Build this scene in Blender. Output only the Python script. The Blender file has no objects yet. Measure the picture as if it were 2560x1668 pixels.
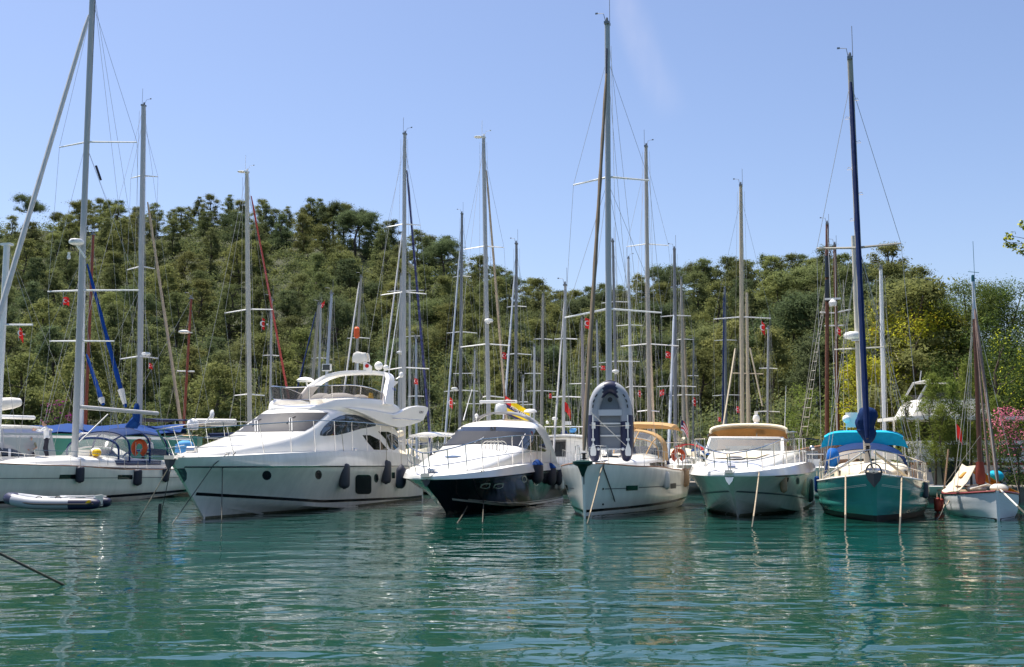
import bpy, bmesh, math, random
import numpy as np
from mathutils import Vector, Matrix, noise
from mathutils.bvhtree import BVHTree
R = math.radians
C = bpy.context.scene.collection
# ---------------------------------------------------------------- camera model
FPX, CX, CY, HZ, CAMH = 2745.0, 1280.0, 834.0, 1130.0, 2.2
PITCH = math.atan((HZ - CY) / FPX)
SP, CP = math.sin(PITCH), math.cos(PITCH)
CAM = Vector((0, 0, CAMH))
def ray(px, py):
    a, b = (px - CX) / FPX, (CY - py) / FPX
    return Vector((a, CP - SP * b, SP + CP * b))
def P(px, py, Y):
    d = ray(px, py); return CAM + d * (Y / d.y)
def onwater(px, py, z=0.0):
    d = ray(px, py); return CAM + d * ((z - CAMH) / d.z)
# ---------------------------------------------------------------- materials
MATS = {}
def mat(name, col, rough=.5, metal=0., var=.0, scale=3., bump=0., bscale=40., coat=0., spec=.5, rand=0., trans=0., stretch=None):
    if name in MATS: return MATS[name]
    if 'canvas' in name or 'sail' in name: spec = .12
    m = bpy.data.materials.new(name); m.use_nodes = True
    nt = m.node_tree; N = nt.nodes; Lk = nt.links; bs = N['Principled BSDF']
    bs.inputs['Base Color'].default_value = (*col, 1); bs.inputs['Roughness'].default_value = rough
    bs.inputs['Metallic'].default_value = metal; bs.inputs['Coat Weight'].default_value = coat
    bs.inputs['Coat Roughness'].default_value = .08; bs.inputs['Specular IOR Level'].default_value = spec
    co = None
    if var or bump:
        tc = N.new('ShaderNodeTexCoord'); co = tc.outputs['Object']
        if stretch:
            mp = N.new('ShaderNodeMapping'); mp.inputs['Scale'].default_value = stretch
            Lk.new(co, mp.inputs['Vector']); co = mp.outputs['Vector']
    if var:
        n = N.new('ShaderNodeTexNoise'); n.inputs['Scale'].default_value = scale; n.inputs['Detail'].default_value = 6
        n.inputs['Roughness'].default_value = .65
        Lk.new(co, n.inputs['Vector'])
        r = N.new('ShaderNodeMapRange'); r.inputs['From Min'].default_value = .3; r.inputs['From Max'].default_value = .7
        r.inputs['To Min'].default_value = 1 - var; r.inputs['To Max'].default_value = 1 + var * .6
        Lk.new(n.outputs['Fac'], r.inputs['Value'])
        mx = N.new('ShaderNodeMix'); mx.data_type = 'RGBA'; mx.blend_type = 'MULTIPLY'; mx.inputs['Factor'].default_value = 1
        mx.inputs[6].default_value = (*col, 1); Lk.new(r.outputs['Result'], mx.inputs[7])
        out = mx.outputs[2]
        if rand:
            oi = N.new('ShaderNodeObjectInfo'); hs = N.new('ShaderNodeHueSaturation')
            r2 = N.new('ShaderNodeMapRange'); r2.inputs['To Min'].default_value = 1 - rand; r2.inputs['To Max'].default_value = 1 + rand
            Lk.new(oi.outputs['Random'], r2.inputs['Value']); Lk.new(r2.outputs['Result'], hs.inputs['Value'])
            mlt = N.new('ShaderNodeMath'); mlt.operation = 'MULTIPLY'; mlt.inputs[1].default_value = 7.13
            fr = N.new('ShaderNodeMath'); fr.operation = 'FRACT'
            r3 = N.new('ShaderNodeMapRange'); r3.inputs['To Min'].default_value = .486; r3.inputs['To Max'].default_value = .515
            Lk.new(oi.outputs['Random'], mlt.inputs[0]); Lk.new(mlt.outputs[0], fr.inputs[0]); Lk.new(fr.outputs[0], r3.inputs['Value'])
            Lk.new(r3.outputs['Result'], hs.inputs['Hue'])
            Lk.new(out, hs.inputs['Color']); out = hs.outputs['Color']
        Lk.new(out, bs.inputs['Base Color'])
        r4 = N.new('ShaderNodeMapRange'); r4.inputs['To Min'].default_value = max(.02, rough - .08); r4.inputs['To Max'].default_value = min(1, rough + .1)
        Lk.new(n.outputs['Fac'], r4.inputs['Value']); Lk.new(r4.outputs['Result'], bs.inputs['Roughness'])
    if bump:
        n2 = N.new('ShaderNodeTexNoise'); n2.inputs['Scale'].default_value = bscale; n2.inputs['Detail'].default_value = 4
        Lk.new(co, n2.inputs['Vector']); b = N.new('ShaderNodeBump'); b.inputs['Strength'].default_value = bump
        b.inputs['Distance'].default_value = .02
        Lk.new(n2.outputs['Fac'], b.inputs['Height']); Lk.new(b.outputs['Normal'], bs.inputs['Normal'])
    if trans:
        tr = N.new('ShaderNodeBsdfTranslucent'); mxs = N.new('ShaderNodeMixShader'); mxs.inputs['Fac'].default_value = trans
        src = bs.inputs['Base Color'].links[0].from_socket if bs.inputs['Base Color'].links else None
        if src: Lk.new(src, tr.inputs['Color'])
        else: tr.inputs['Color'].default_value = (*col, 1)
        o = N['Material Output']; Lk.new(bs.outputs[0], mxs.inputs[1]); Lk.new(tr.outputs[0], mxs.inputs[2]); Lk.new(mxs.outputs[0], o.inputs['Surface'])
    MATS[name] = m; return m
def clear(name, tint=(.9, .93, .95), f=.75, rough=.04):
    if name in MATS: return MATS[name]
    m = bpy.data.materials.new(name); m.use_nodes = True; nt = m.node_tree; N = nt.nodes; Lk = nt.links
    bs = N['Principled BSDF']; bs.inputs['Base Color'].default_value = (*[c * .5 for c in tint], 1); bs.inputs['Roughness'].default_value = rough
    t = N.new('ShaderNodeBsdfTransparent'); t.inputs['Color'].default_value = (*tint, 1)
    mx = N.new('ShaderNodeMixShader'); mx.inputs['Fac'].default_value = f
    Lk.new(bs.outputs[0], mx.inputs[1]); Lk.new(t.outputs[0], mx.inputs[2]); Lk.new(mx.outputs[0], N['Material Output'].inputs['Surface'])
    MATS[name] = m; return m
gel = mat('white_gelcoat', (.82, .795, .745), .2, var=.05, scale=.8, coat=.35)
hullw = mat('white_hull', (.76, .725, .655), .2, var=.11, scale=1.5, coat=.5, stretch=(2.2, 2.2, .35))
creamg = mat('cream_gelcoat', (.78, .74, .66), .28, var=.06, scale=1., coat=.3)
deckm = mat('nonskid_deck', (.74, .73, .70), .6, var=.06, scale=4, bump=.15, bscale=180)
navy = mat('navy_gelcoat', (.010, .011, .020), .10, var=.15, scale=.7, coat=.6)
tealh = mat('teal_hull', (.040, .26, .225), .22, var=.12, scale=1.1, coat=.4)
greenh = mat('green_hull', (.022, .16, .12), .35, var=.12, scale=.8)
steel = mat('stainless_steel', (.62, .61, .60), .18, metal=1.)
alu = mat('anodised_mast', (.43, .43, .425), .45, metal=.1, var=.06, scale=2)
alud = mat('dark_mast', (.21, .215, .225), .5, metal=.1, var=.06, scale=2)
whitem = mat('white_mast', (.72, .72, .71), .35, var=.05, scale=2)
beigem = mat('beige_mast', (.50, .42, .29), .5, var=.1, scale=3)
redwood = mat('red_wood_mast', (.23, .045, .018), .35, var=.25, scale=2.5, stretch=(6, 6, .6))
brownwood = mat('brown_wood_mast', (.14, .050, .026), .5, var=.3, scale=2.5, stretch=(6, 6, .6))
teak = mat('teak_trim', (.27, .13, .06), .5, var=.3, scale=5)
glass = mat('dark_glass', (.010, .011, .013), .03, spec=.8)
glassg = mat('grey_sunscreen', (.042, .042, .046), .45, spec=.25, var=.15, scale=9, bump=.1, bscale=300)
glassb = mat('blue_mirror_glass', (.035, .05, .075), .02, spec=1., metal=.35)
black = mat('black_rubber', (.014, .014, .015), .5)
blackg = mat('black_gloss', (.010, .010, .011), .15)
fend_b = mat('navy_fender', (.018, .020, .036), .62, var=.2, scale=8, bump=.2, bscale=90)
fend_g = mat('slate_fender', (.045, .048, .060), .6, var=.2, scale=8, bump=.2, bscale=90)
fend_w = mat('white_fender', (.62, .61, .57), .4, var=.12, scale=6)
fend_t = mat('tan_fender', (.30, .20, .115), .6, var=.2, scale=6)
fend_c = mat('cream_fender', (.55, .46, .31), .6, var=.2, scale=6)
fend_r = mat('red_fender', (.30, .035, .02), .5, var=.25, scale=6)
rope = mat('weathered_rope', (.36, .29, .20), .85, var=.35, scale=14, bump=.6, bscale=60)
roped = mat('dark_rope', (.07, .065, .058), .85, var=.35, scale=14)
ropew = mat('white_rope', (.58, .55, .48), .8, var=.2, scale=14)
wire = mat('rigging_wire', (.34, .34, .33), .5, metal=.1)
wirel = mat('halyard', (.52, .49, .43), .7)
canb = mat('blue_canvas', (.004, .038, .17), .75, var=.18, scale=3, bump=.35, bscale=14)
cann = mat('navy_canvas', (.012, .022, .06), .75, var=.18, scale=3, bump=.35, bscale=14)
cant = mat('turquoise_canvas', (.010, .33, .50), .75, var=.14, scale=3, bump=.35, bscale=10)
canbg = mat('tan_canvas', (.62, .42, .21), .8, var=.12, scale=3, bump=.3, bscale=12, trans=.35)
cancr = mat('cream_canvas', (.66, .58, .43), .8, var=.1, scale=3, bump=.3, bscale=12)
canw = mat('white_canvas', (.70, .68, .63), .8, var=.1, scale=3, bump=.4, bscale=12)
cany = mat('yellow_canvas', (.62, .36, .10), .8, var=.16, scale=3, bump=.4, bscale=9, trans=.35)
canr = mat('red_canvas', (.42, .03, .03), .8, var=.15, scale=3, bump=.3, bscale=12)
sailw = mat('white_sail_roll', (.62, .60, .58), .7, var=.14, scale=6, bump=.4, bscale=10, stretch=(1, 1, .25))
sailb = mat('beige_sail_roll', (.46, .37, .28), .75, var=.18, scale=6, bump=.4, bscale=10, stretch=(1, 1, .25))
sailt = mat('tan_sail_roll', (.24, .185, .13), .75, var=.2, scale=6, bump=.4, bscale=10, stretch=(1, 1, .25))
sailr = mat('red_sail_roll', (.46, .09, .08), .75, var=.15, scale=6, bump=.4, bscale=10, stretch=(1, 1, .25))
sailbl = mat('blue_sail_roll', (.006, .05, .24), .75, var=.18, scale=6, bump=.4, bscale=10, stretch=(1, 1, .25))
sailn = mat('navy_sail_roll', (.008, .022, .085), .7, var=.25, scale=6, bump=.5, bscale=12, stretch=(1, 1, .3))
flagr = mat('red_flag', (.62, .025, .02), .75, trans=.35)
flagw = mat('white_print', (.78, .77, .75), .75)
flagy = mat('yellow_flag', (.80, .56, .008), .75, trans=.3)
flagn = mat('navy_flag', (.035, .025, .085), .75)
orange = mat('orange_buoy', (.72, .10, .015), .55, var=.12, scale=8)
gpvc = mat('grey_pvc', (.33, .345, .375), .5, var=.06, scale=5)
npvc = mat('navy_pvc', (.014, .017, .055), .45, var=.1, scale=5)
floorg = mat('grey_floorboard', (.23, .245, .265), .6, var=.08, scale=4)
plast = mat('white_plastic', (.78, .77, .74), .35)
skin = mat('skin', (.42, .24, .16), .6); hairm = mat('dark_hair', (.02, .015, .012), .7)
shirt = mat('white_shirt', (.74, .74, .75), .85); trous = mat('dark_trousers', (.014, .015, .028), .85)
clearp = clear('clear_vinyl', (.90, .92, .93), .80, .08)
clearw = clear('windscreen_glass', (.80, .86, .88), .6, .02)
smoke = clear('smoked_acrylic', (.42, .40, .40), .72, .03)
# ---------------------------------------------------------------- mesh builder
def catmull(p, n):
    """p: list of tuples -> n+1 samples through them, uniform in index"""
    out = []; k = len(p) - 1
    for i in range(n + 1):
        x = i / n * k; j = min(int(x), k - 1); f = x - j
        p0 = p[max(j - 1, 0)]; p1 = p[j]; p2 = p[j + 1]; p3 = p[min(j + 2, k)]
        out.append(tuple(.5 * ((2 * b) + (c - a) * f + (2 * a - 5 * b + 4 * c - d) * f * f + (3 * b - a - 3 * c + d) * f ** 3)
                         for a, b, c, d in zip(p0, p1, p2, p3)))
    return out
def interp(tab, x):
    """piecewise smooth table lookup; tab rows (x, a, b, ..)"""
    if x <= tab[0][0]: return tab[0][1:]
    for a, b in zip(tab, tab[1:]):
        if x <= b[0]:
            i = tab.index(a)
            f = (x - a[0]) / (b[0] - a[0])
            h = b[0] - a[0]
            res = []
            for k in range(1, len(a)):
                def sl(q):
                    lo, hi = tab[max(q - 1, 0)], tab[min(q + 1, len(tab) - 1)]
                    return (hi[k] - lo[k]) / (hi[0] - lo[0])
                m0, m1 = sl(i), sl(i + 1)
                res.append((2 * f**3 - 3 * f**2 + 1) * a[k] + (f**3 - 2 * f**2 + f) * h * m0 + (-2 * f**3 + 3 * f**2) * b[k] + (f**3 - f**2) * h * m1)
            return tuple(res)
    return tab[-1][1:]
class MB:
    def __init__(s): s.v = []; s.f = []; s.m = []; s.mi = 0
    def grid(s, rows, close=False, cap=False):
        b = len(s.v); n = len(rows[0])
        for r in rows: s.v.extend(tuple(p) for p in r)
        for i in range(len(rows) - 1):
            for j in range(n if close else n - 1):
                k = (j + 1) % n
                s.f.append((b + i * n + j, b + i * n + k, b + (i + 1) * n + k, b + (i + 1) * n + j)); s.m.append(s.mi)
        if cap:
            s.f.append(tuple(b + j for j in reversed(range(n)))); s.m.append(s.mi)
            e = b + (len(rows) - 1) * n
            s.f.append(tuple(e + j for j in range(n))); s.m.append(s.mi)
        return s
    def box(s, c, sz, rz=0., tilt=None):
        x, y, z = sz[0] / 2, sz[1] / 2, sz[2] / 2; M = Matrix.Rotation(rz, 3, 'Z')
        if tilt: M = M @ Matrix.Rotation(tilt[1], 3, tilt[0])
        b = len(s.v); c = Vector(c)
        for dz in (-z, z):
            for dx, dy in ((-x, -y), (x, -y), (x, y), (-x, y)): s.v.append(tuple(c + M @ Vector((dx, dy, dz))))
        for q in ((3, 2, 1, 0), (4, 5, 6, 7), (0, 1, 5, 4), (1, 2, 6, 5), (2, 3, 7, 6), (3, 0, 4, 7)):
            s.f.append(tuple(b + i for i in q)); s.m.append(s.mi)
        return s
    def tube(s, pts, r, seg=6, flat=1.):
        pts = [Vector(p) for p in pts]; rows = []
        rs = r if isinstance(r, (list, tuple)) else [r] * len(pts)
        ref = None
        for i, p in enumerate(pts):
            t = (pts[min(i + 1, len(pts) - 1)] - pts[max(i - 1, 0)])
            if t.length < 1e-9: t = Vector((0, 0, 1))
            t.normalize()
            if ref is None:
                ref = Vector((1, 0, 0)) if abs(t.x) < .9 else Vector((0, 1, 0))
            a = ref - t * ref.dot(t)
            if a.length < 1e-6: a = t.orthogonal()
            a.normalize(); ref = a; bb = t.cross(a)
            rows.append([p + (a * math.cos(k * 2 * math.pi / seg) + bb * math.sin(k * 2 * math.pi / seg) * flat) * rs[i] for k in range(seg)])
        return s.grid(rows, True, True)
    def stays(s, pairs, r, seg=5):
        for a, b in pairs: s.tube([a, b], r, seg)
        return s
    def lathe(s, prof, c=(0, 0, 0), seg=14, M=None):
        rows = []
        for rr, z in prof:
            row = []
            for k in range(seg):
                a = 2 * math.pi * k / seg; q = Vector((max(rr, 1e-4) * math.cos(a), max(rr, 1e-4) * math.sin(a), z))
                if M is not None: q = M @ q
                row.append(q + Vector(c))
            rows.append(row)
        return s.grid(rows, True, True)
    def ell(s, c, r, seg=14, rings=8):
        rows = []
        for i in range(1, rings):
            a = math.pi * i / rings
            rows.append([(c[0] + r[0] * math.sin(a) * math.cos(2 * math.pi * k / seg), c[1] + r[1] * math.sin(a) * math.sin(2 * math.pi * k / seg),
                          c[2] - r[2] * math.cos(a)) for k in range(seg)])
        return s.grid(rows, True, True)
    def prism(s, poly, d):
        """closed polygon of 3d points extruded by vector d"""
        b = len(s.v); n = len(poly); d = Vector(d)
        s.v.extend(tuple(p) for p in poly); s.v.extend(tuple(Vector(p) + d) for p in poly)
        s.f.append(tuple(b + i for i in reversed(range(n)))); s.f.append(tuple(b + n + i for i in range(n)))
        for i in range(n):
            k = (i + 1) % n; s.f.append((b + i, b + k, b + n + k, b + n + i))
        s.m.extend([s.mi] * (n + 2)); return s
    def sheet(s, rows, th):
        """open grid given thickness along averaged normal"""
        A = [[Vector(p) for p in r] for r in rows]; B = []
        for i, r in enumerate(A):
            nr = []
            for j, p in enumerate(r):
                du = A[min(i + 1, len(A) - 1)][j] - A[max(i - 1, 0)][j]; dv = r[min(j + 1, len(r) - 1)] - r[max(j - 1, 0)]
                n = du.cross(dv); n = n.normalized() if n.length > 1e-9 else Vector((0, 0, 1)); nr.append(p + n * th)
            B.append(nr)
        s.grid(A); s.grid([list(reversed(r)) for r in B])
        ring = lambda G: G[0] + [r[-1] for r in G[1:-1]] + list(reversed(G[-1])) + [r[0] for r in reversed(G[1:-1])]
        ra, rb = ring(A), ring(B)
        b = len(s.v); n = len(ra); s.v.extend(tuple(p) for p in ra); s.v.extend(tuple(p) for p in rb)
        for i in range(n):
            k = (i + 1) % n; s.f.append((b + k, b + i, b + n + i, b + n + k)); s.m.append(s.mi)
        return s
    def build(s, name, mats, parent=None, smooth=True, ang=38, recalc=True):
        me = bpy.data.meshes.new(name); me.from_pydata([tuple(v) for v in s.v], [], s.f); me.update()
        mats = mats if isinstance(mats, (list, tuple)) else [mats]
        for m in mats: me.materials.append(m)
        me.polygons.foreach_set('material_index', s.m)
        if recalc:
            bm = bmesh.new(); bm.from_mesh(me); bmesh.ops.recalc_face_normals(bm, faces=bm.faces); bm.to_mesh(me); bm.free()
        if smooth:
            me.polygons.foreach_set('use_smooth', [True] * len(me.polygons)); me.set_sharp_from_angle(angle=R(ang))
        o = bpy.data.objects.new(name, me); C.objects.link(o)
        if parent is not None: o.parent = parent
        return o
def tag(o, label, cat, group=None, kind=None):
    if label: o['label'] = label
    if cat: o['category'] = cat
    if group: o['group'] = group
    if kind: o['kind'] = kind
    return o
def thing(name, label, cat, loc=(0, 0, 0), rz=0., group=None):
    o = bpy.data.objects.new(name, None); C.objects.link(o); o.location = loc; o.rotation_euler = (0, 0, rz)
    o.empty_display_size = .2
    return tag(o, label, cat, group)
def sgrid(rows, nu, nv):
    rows = [catmull(r, nv) for r in rows]; cols = list(zip(*rows)); cols = [catmull(list(c), nu) for c in cols]
    return [list(r) for r in zip(*cols)]
def mirror_rows(rows):
    """half sections (v,u,z) from outer edge (first) to centre (last, v=0) -> full section"""
    return [list(r) + [(-p[0], p[1], p[2]) for p in reversed(r[:-1])] for r in rows]
TEXTS = {}
def lettering(body, mt, parent, M, name='lettering', bold=.0):
    """text as a real thin mesh; M maps text plane (x right, y up, height 1) to parent space"""
    cu = bpy.data.curves.new('t', 'FONT'); cu.body = body; cu.size = 1.0; cu.extrude = .012; cu.offset = bold
    cu.align_x = 'CENTER'; cu.align_y = 'CENTER'; cu.resolution_u = 3
    o = bpy.data.objects.new('t', cu); C.objects.link(o); bpy.context.view_layer.update()
    me = bpy.data.meshes.new_from_object(o.evaluated_get(bpy.context.evaluated_depsgraph_get()))
    bpy.data.objects.remove(o); bpy.data.curves.remove(cu)
    me.transform(M); me.name = name; me.materials.clear(); me.materials.append(mt)
    q = bpy.data.objects.new(name, me); C.objects.link(q); q.parent = parent; return q
def frame(c, x, y, h):
    x = Vector(x).normalized(); y = Vector(y); y = (y - x * y.dot(x)).normalized(); z = x.cross(y)
    M = Matrix((x * h, y * h, z * h)).transposed().to_4x4(); M.translation = Vector(c); return M
# ---------------------------------------------------------------- boats
class Boat:
    def __init__(s, name, label, cat, O, theta, group=None):
        s.O = Vector((O[0], O[1], 0)); s.th = R(theta)
        s.root = thing(name, label, cat, s.O, -s.th, group)
        s.M = Matrix.Translation(s.O) @ Matrix.Rotation(-s.th, 4, 'Z'); s.I = s.M.inverted(); s.trees = {}
    def w(s, p): return s.M @ Vector(p)
    def l(s, p): return s.I @ Vector(p)
    def _ray(s, px, py):
        return s.I @ CAM, s.I.to_3x3() @ ray(px, py)
    def on(s, px, py, ax, val):
        o, d = s._ray(px, py); return o + d * ((val - o[ax]) / d[ax])
    def atv(s, px, py, v): return s.on(px, py, 0, v)
    def atu(s, px, py, u): return s.on(px, py, 1, u)
    def atz(s, px, py, z): return s.on(px, py, 2, z)
    def bvh(s, o):
        if o.name not in s.trees:
            me = o.data; s.trees[o.name] = BVHTree.FromPolygons([v.co.copy() for v in me.vertices], [tuple(p.vertices) for p in me.polygons])
        return s.trees[o.name]
    def cast(s, o, px, py, off):
        t = s.bvh(o); a, d = s._ray(px, py); d = d.normalized(); h = t.ray_cast(a, d)
        if h[0] is None:
            c = t.find_nearest(a); best = None
            for k in range(60):
                q = a + d * (30 + k * .5); n = t.find_nearest(q)
                if best is None or n[3] < best[3]: best = n
            h = best
        n = h[1]
        if n.dot(d) > 0: n = -n
        return h[0] + n * off
    def patch(s, name, o, poly, mt, parent=None, off=.008, mirror=False, n=2, mb=None):
        """outline given by where it is seen, laid on the real surface o"""
        dense = []
        for (a, b) in zip(poly, poly[1:] + poly[:1]):
            for k in range(n): dense.append((a[0] + (b[0] - a[0]) * k / n, a[1] + (b[1] - a[1]) * k / n))
        bm = bmesh.new(); vs = [bm.verts.new((p[0], p[1], 0)) for p in dense]
        es = [bm.edges.new((vs[i], vs[(i + 1) % len(vs)])) for i in range(len(vs))]
        bmesh.ops.triangle_fill(bm, use_beauty=True, use_dissolve=False, edges=es)
        for _ in range(7):
            lim = max(3., (max(p[0] for p in dense) - min(p[0] for p in dense)) / 30)
            le = [e for e in bm.edges if e.calc_length() > lim]
            if not le: break
            bmesh.ops.subdivide_edges(bm, edges=le, cuts=1, use_grid_fill=False)
            bmesh.ops.triangulate(bm, faces=bm.faces)
        bm.verts.index_update(); pts = [s.cast(o, v.co.x, v.co.y, off) for v in bm.verts]; fs = [tuple(v.index for v in f.verts) for f in bm.faces]
        bm.free(); m = mb or MB(); res = None
        for sgn in ((1, -1) if mirror else (1,)):
            mm = MB(); mm.v = [(p[0] * sgn, p[1], p[2]) for p in pts]; mm.f = list(fs); mm.m = [0] * len(fs)
            q = mm.build(name, mt, parent or s.root)
            res = res or q
        return res
    def strip(s, name, o, line, wpx, mt, parent=None, off=.006, n=10, mirror=True):
        pts = []
        for a, b in zip(line, line[1:]):
            pts += [(a[0] + (b[0] - a[0]) * k / n, a[1] + (b[1] - a[1]) * k / n) for k in range(n)]
        pts.append(line[-1]); r1 = [s.cast(o, p[0], p[1] - wpx / 2, off) for p in pts]; r2 = [s.cast(o, p[0], p[1] + wpx / 2, off) for p in pts]
        m = MB().grid([r1, r2])
        if mirror:
            m.grid([[(-p[0], p[1], p[2]) for p in r1], [(-p[0], p[1], p[2]) for p in r2]])
        return m.build(name, mt, parent or s.root)
    def zstrip(s, name, o, u0, u1, z0, z1, mt, off=.006, n=40, parent=None):
        """band at a height round the hull; z0, z1 numbers or functions of u"""
        t = s.bvh(o); m = MB()
        f0 = z0 if callable(z0) else (lambda u: z0); f1 = z1 if callable(z1) else (lambda u: z1)
        for sg in (1, -1):
            ra, rb = [], []
            for i in range(n + 1):
                u = u0 + (u1 - u0) * i / n; pr = []
                for z in (f0(u), f1(u)):
                    h = t.ray_cast(Vector((sg * 9, u, z)), Vector((-sg, 0, 0)))
                    if h[0] is None: pr = None; break
                    nn = h[1] if h[1].x * sg > 0 else -h[1]
                    pr.append(h[0] + nn * off)
                if pr: ra.append(pr[0]); rb.append(pr[1])
            if len(ra) > 1: m.grid([ra, rb])
        return m.build(name, mt, parent or s.root)
    def hull(s, L, levels, rake, mt, deck=None, camber=.08, nt=34, sub=5, bulge=None, tfade=2., toe=.0, name='hull', trans=0.):
        """levels: tables (t, half_breadth, z) from keel to sheer; rake(z)= forward overhang of the stem"""
        s.L = L; s.lev = levels; s.rake = rake; s.tf = tfade
        rows = []
        for i in range(nt + 1):
            t = (i / nt) ** 1.25; sec = []
            ps = [interp(l, t) for l in levels]
            for k in range(len(ps) - 1):
                a, b = ps[k], ps[k + 1]; bl = (bulge[k] if bulge else 0.)
                for j in range(sub):
                    f = j / sub; h = a[0] + (b[0] - a[0]) * f; z = a[1] + (b[1] - a[1]) * f
                    h += bl * 4 * f * (1 - f) * min(1., h / .8); sec.append((max(h, .004), z))
            sec.append(ps[-1])
            row = [(h, s.uu(t, z), z) for h, z in sec]
            rows.append(row)
        m = MB()
        m.grid(rows); m.grid([[(-p[0], p[1], p[2]) for p in reversed(r)] for r in rows])
        m.grid([[(-p[0], p[1], p[2]) for p in rows[0]], rows[0]]); tr = rows[-1]; m.grid([[p for p in tr], [(-p[0], p[1], p[2]) for p in tr]])
        h = m.build(name, mt, s.root)
        if deck is not None:
            d = MB(); dr = []
            for r in rows:
                e = r[-1]; dr.append([(e[0] * k, e[1], e[2] - .015 + camber * (1 - k * k) * min(1, e[0])) for k in (1, .75, .5, .25, 0, -.25, -.5, -.75, -1)])
            d.grid(dr); s.deck = d.build('deck', deck, s.root)
        s.h = h; return h
    def uu(s, t, z): return t * s.L - s.rake(z) * (1 - t) ** s.tf
    def edge(s, t, inset=0., dz=0., lev=-1):
        h, z = interp(s.lev[lev], t); return Vector((max(h - inset, 0.), s.uu(t, z), z + dz))
    def rail(s, ts, h, inset=.08, r=.016, mid=(.5,), name='guard_rail', mt=None, lean=0., front=True, sides=(1, -1), hf=None, parent=None, posts=None, over=0.):
        m = MB(); mt = mt or steel
        hh = hf or (lambda t: h)
        def top(t, sg, f=1.): 
            e = s.edge(t, inset, 0); return Vector((sg * (e.x + lean * f), e.y - over * (1 - t) ** 4 * f, e.z + hh(t) * f))
        dense = [ts[0] + (ts[-1] - ts[0]) * k / 24 for k in range(25)]
        for f in (1.,) + tuple(mid):
            for sg in sides: m.tube([top(t, sg, f) for t in dense], r if f == 1. else r * .7, 6)
            if front and len(sides) == 2: m.tube([top(ts[0], 1, f), top(ts[0], 1, f) * .5 + top(ts[0], -1, f) * .5 + Vector((0, -.12, 0)), top(ts[0], -1, f)], r if f == 1. else r * .7, 6)
        for t in (posts or ts):
            for sg in sides:
                e = s.edge(t, inset, 0); m.tube([(sg * e.x, e.y + .12, e.z), top(t, sg)], r * .85, 6)
        return m.build(name, mt, parent or s.root)
def zz(x0, y0, sc):
    return lambda pts: [(x0 + a / sc, y0 + b / sc) for a, b in pts]
def ellp(cx, cy, rx, ry, n=14): return [(cx + rx * math.cos(2 * math.pi * k / n), cy + ry * math.sin(2 * math.pi * k / n)) for k in range(n)]
def rrect(x0, y0, x1, y1, r, n=3):
    out = []
    for (cx, cy, a0) in ((x1 - r, y1 - r, 0), (x0 + r, y1 - r, 90), (x0 + r, y0 + r, 180), (x1 - r, y0 + r, 270)):
        for k in range(n + 1): a = R(a0 + 90 * k / n); out.append((cx + r * math.cos(a), cy + r * math.sin(a)))
    return out
def cabin(b, name, rows, mt, nu=40, nv=20, ang=40, parent=None):
    """rows: (u, [(v, z) from deck edge to centreline])"""
    g = sgrid([[(v, u + (du[0] if du else 0.), z) for v, z, *du in r] for u, r in rows], nu, nv)
    return MB().grid(mirror_rows(g), False, True).build(name, mt, parent or b.root, ang=ang)
def fender(b, px, y0, y1, wpx, mt, label, surf=None, cap=None, line=22, pointy=False, push=1.0, group='fenders along the hulls', tilt=0.):
    surf = surf or b.h
    h = b.cast(surf, px, (y0 + y1) / 2, 0); w = b.M @ h; Y = w.y
    r = wpx / 2 / FPX * Y; Yf = Y - r * push
    top = P(px, y0, Yf); bot = P(px, y1, Yf); H = top.z - bot.z
    t = thing('fender', label, 'fender', (top.x, Yf, bot.z), 0, group)
    if pointy: pr = [(0, 0), (r * .35, .01), (r * .8, H * .1), (r, H * .22), (r * 1.02, H * .5), (r * .98, H * .72), (r * .9, H * .8), (r * .5, H * .92), (r * .12, H), (0, H)]
    else: pr = [(0, 0), (r * .28, .0), (r * .3, H * .03), (r * .72, H * .06), (r * .95, H * .12), (r, H * .2), (r, H * .5), (r, H * .82), (r * .93, H * .9), (r * .7, H * .95), (r * .3, H * .975), (r * .26, H), (0, H)]
    MB().lathe(pr, (0, 0, 0), 18).build('fender_body', mt, t)
    if cap:
        k = MB().lathe([(r * 1.03, H * .78), (r * .95, H * .82), (r * .55, H * .93), (r * .14, H * 1.01), (0, H * 1.01)], (0, 0, 0), 18).build('fender_cover', cap, t)
    q = P(px + tilt, y0 - line, Yf + .15) - Vector((top.x, Yf, bot.z))
    MB().tube([(0, 0, H * .98), q], .012, 5).build('line', rope, t)
    return t
def mooring(label, pts, r=.018, mt=None, sag=.0, name='mooring_line', group='mooring lines down to the water'):
    pts = [Vector(p) for p in pts]; out = []
    for a, c in zip(pts, pts[1:]):
        for k in range(10):
            f = k / 10; q = a.lerp(c, f); q.z -= sag * 4 * f * (1 - f) * (a - c).length * .1; out.append(q)
    out.append(pts[-1]); o = Vector(pts[-1]); 
    m = MB().tube([p - o for p in out], r, 6); ob = m.build(name, [mt or rope, mat('wet_rope', (.075, .068, .045), .5, var=.4, scale=10)]); ob.location = o
    for p in ob.data.polygons:
        if p.center.z < .32: p.material_index = 1
    return tag(ob, label, 'mooring line', group)
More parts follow.
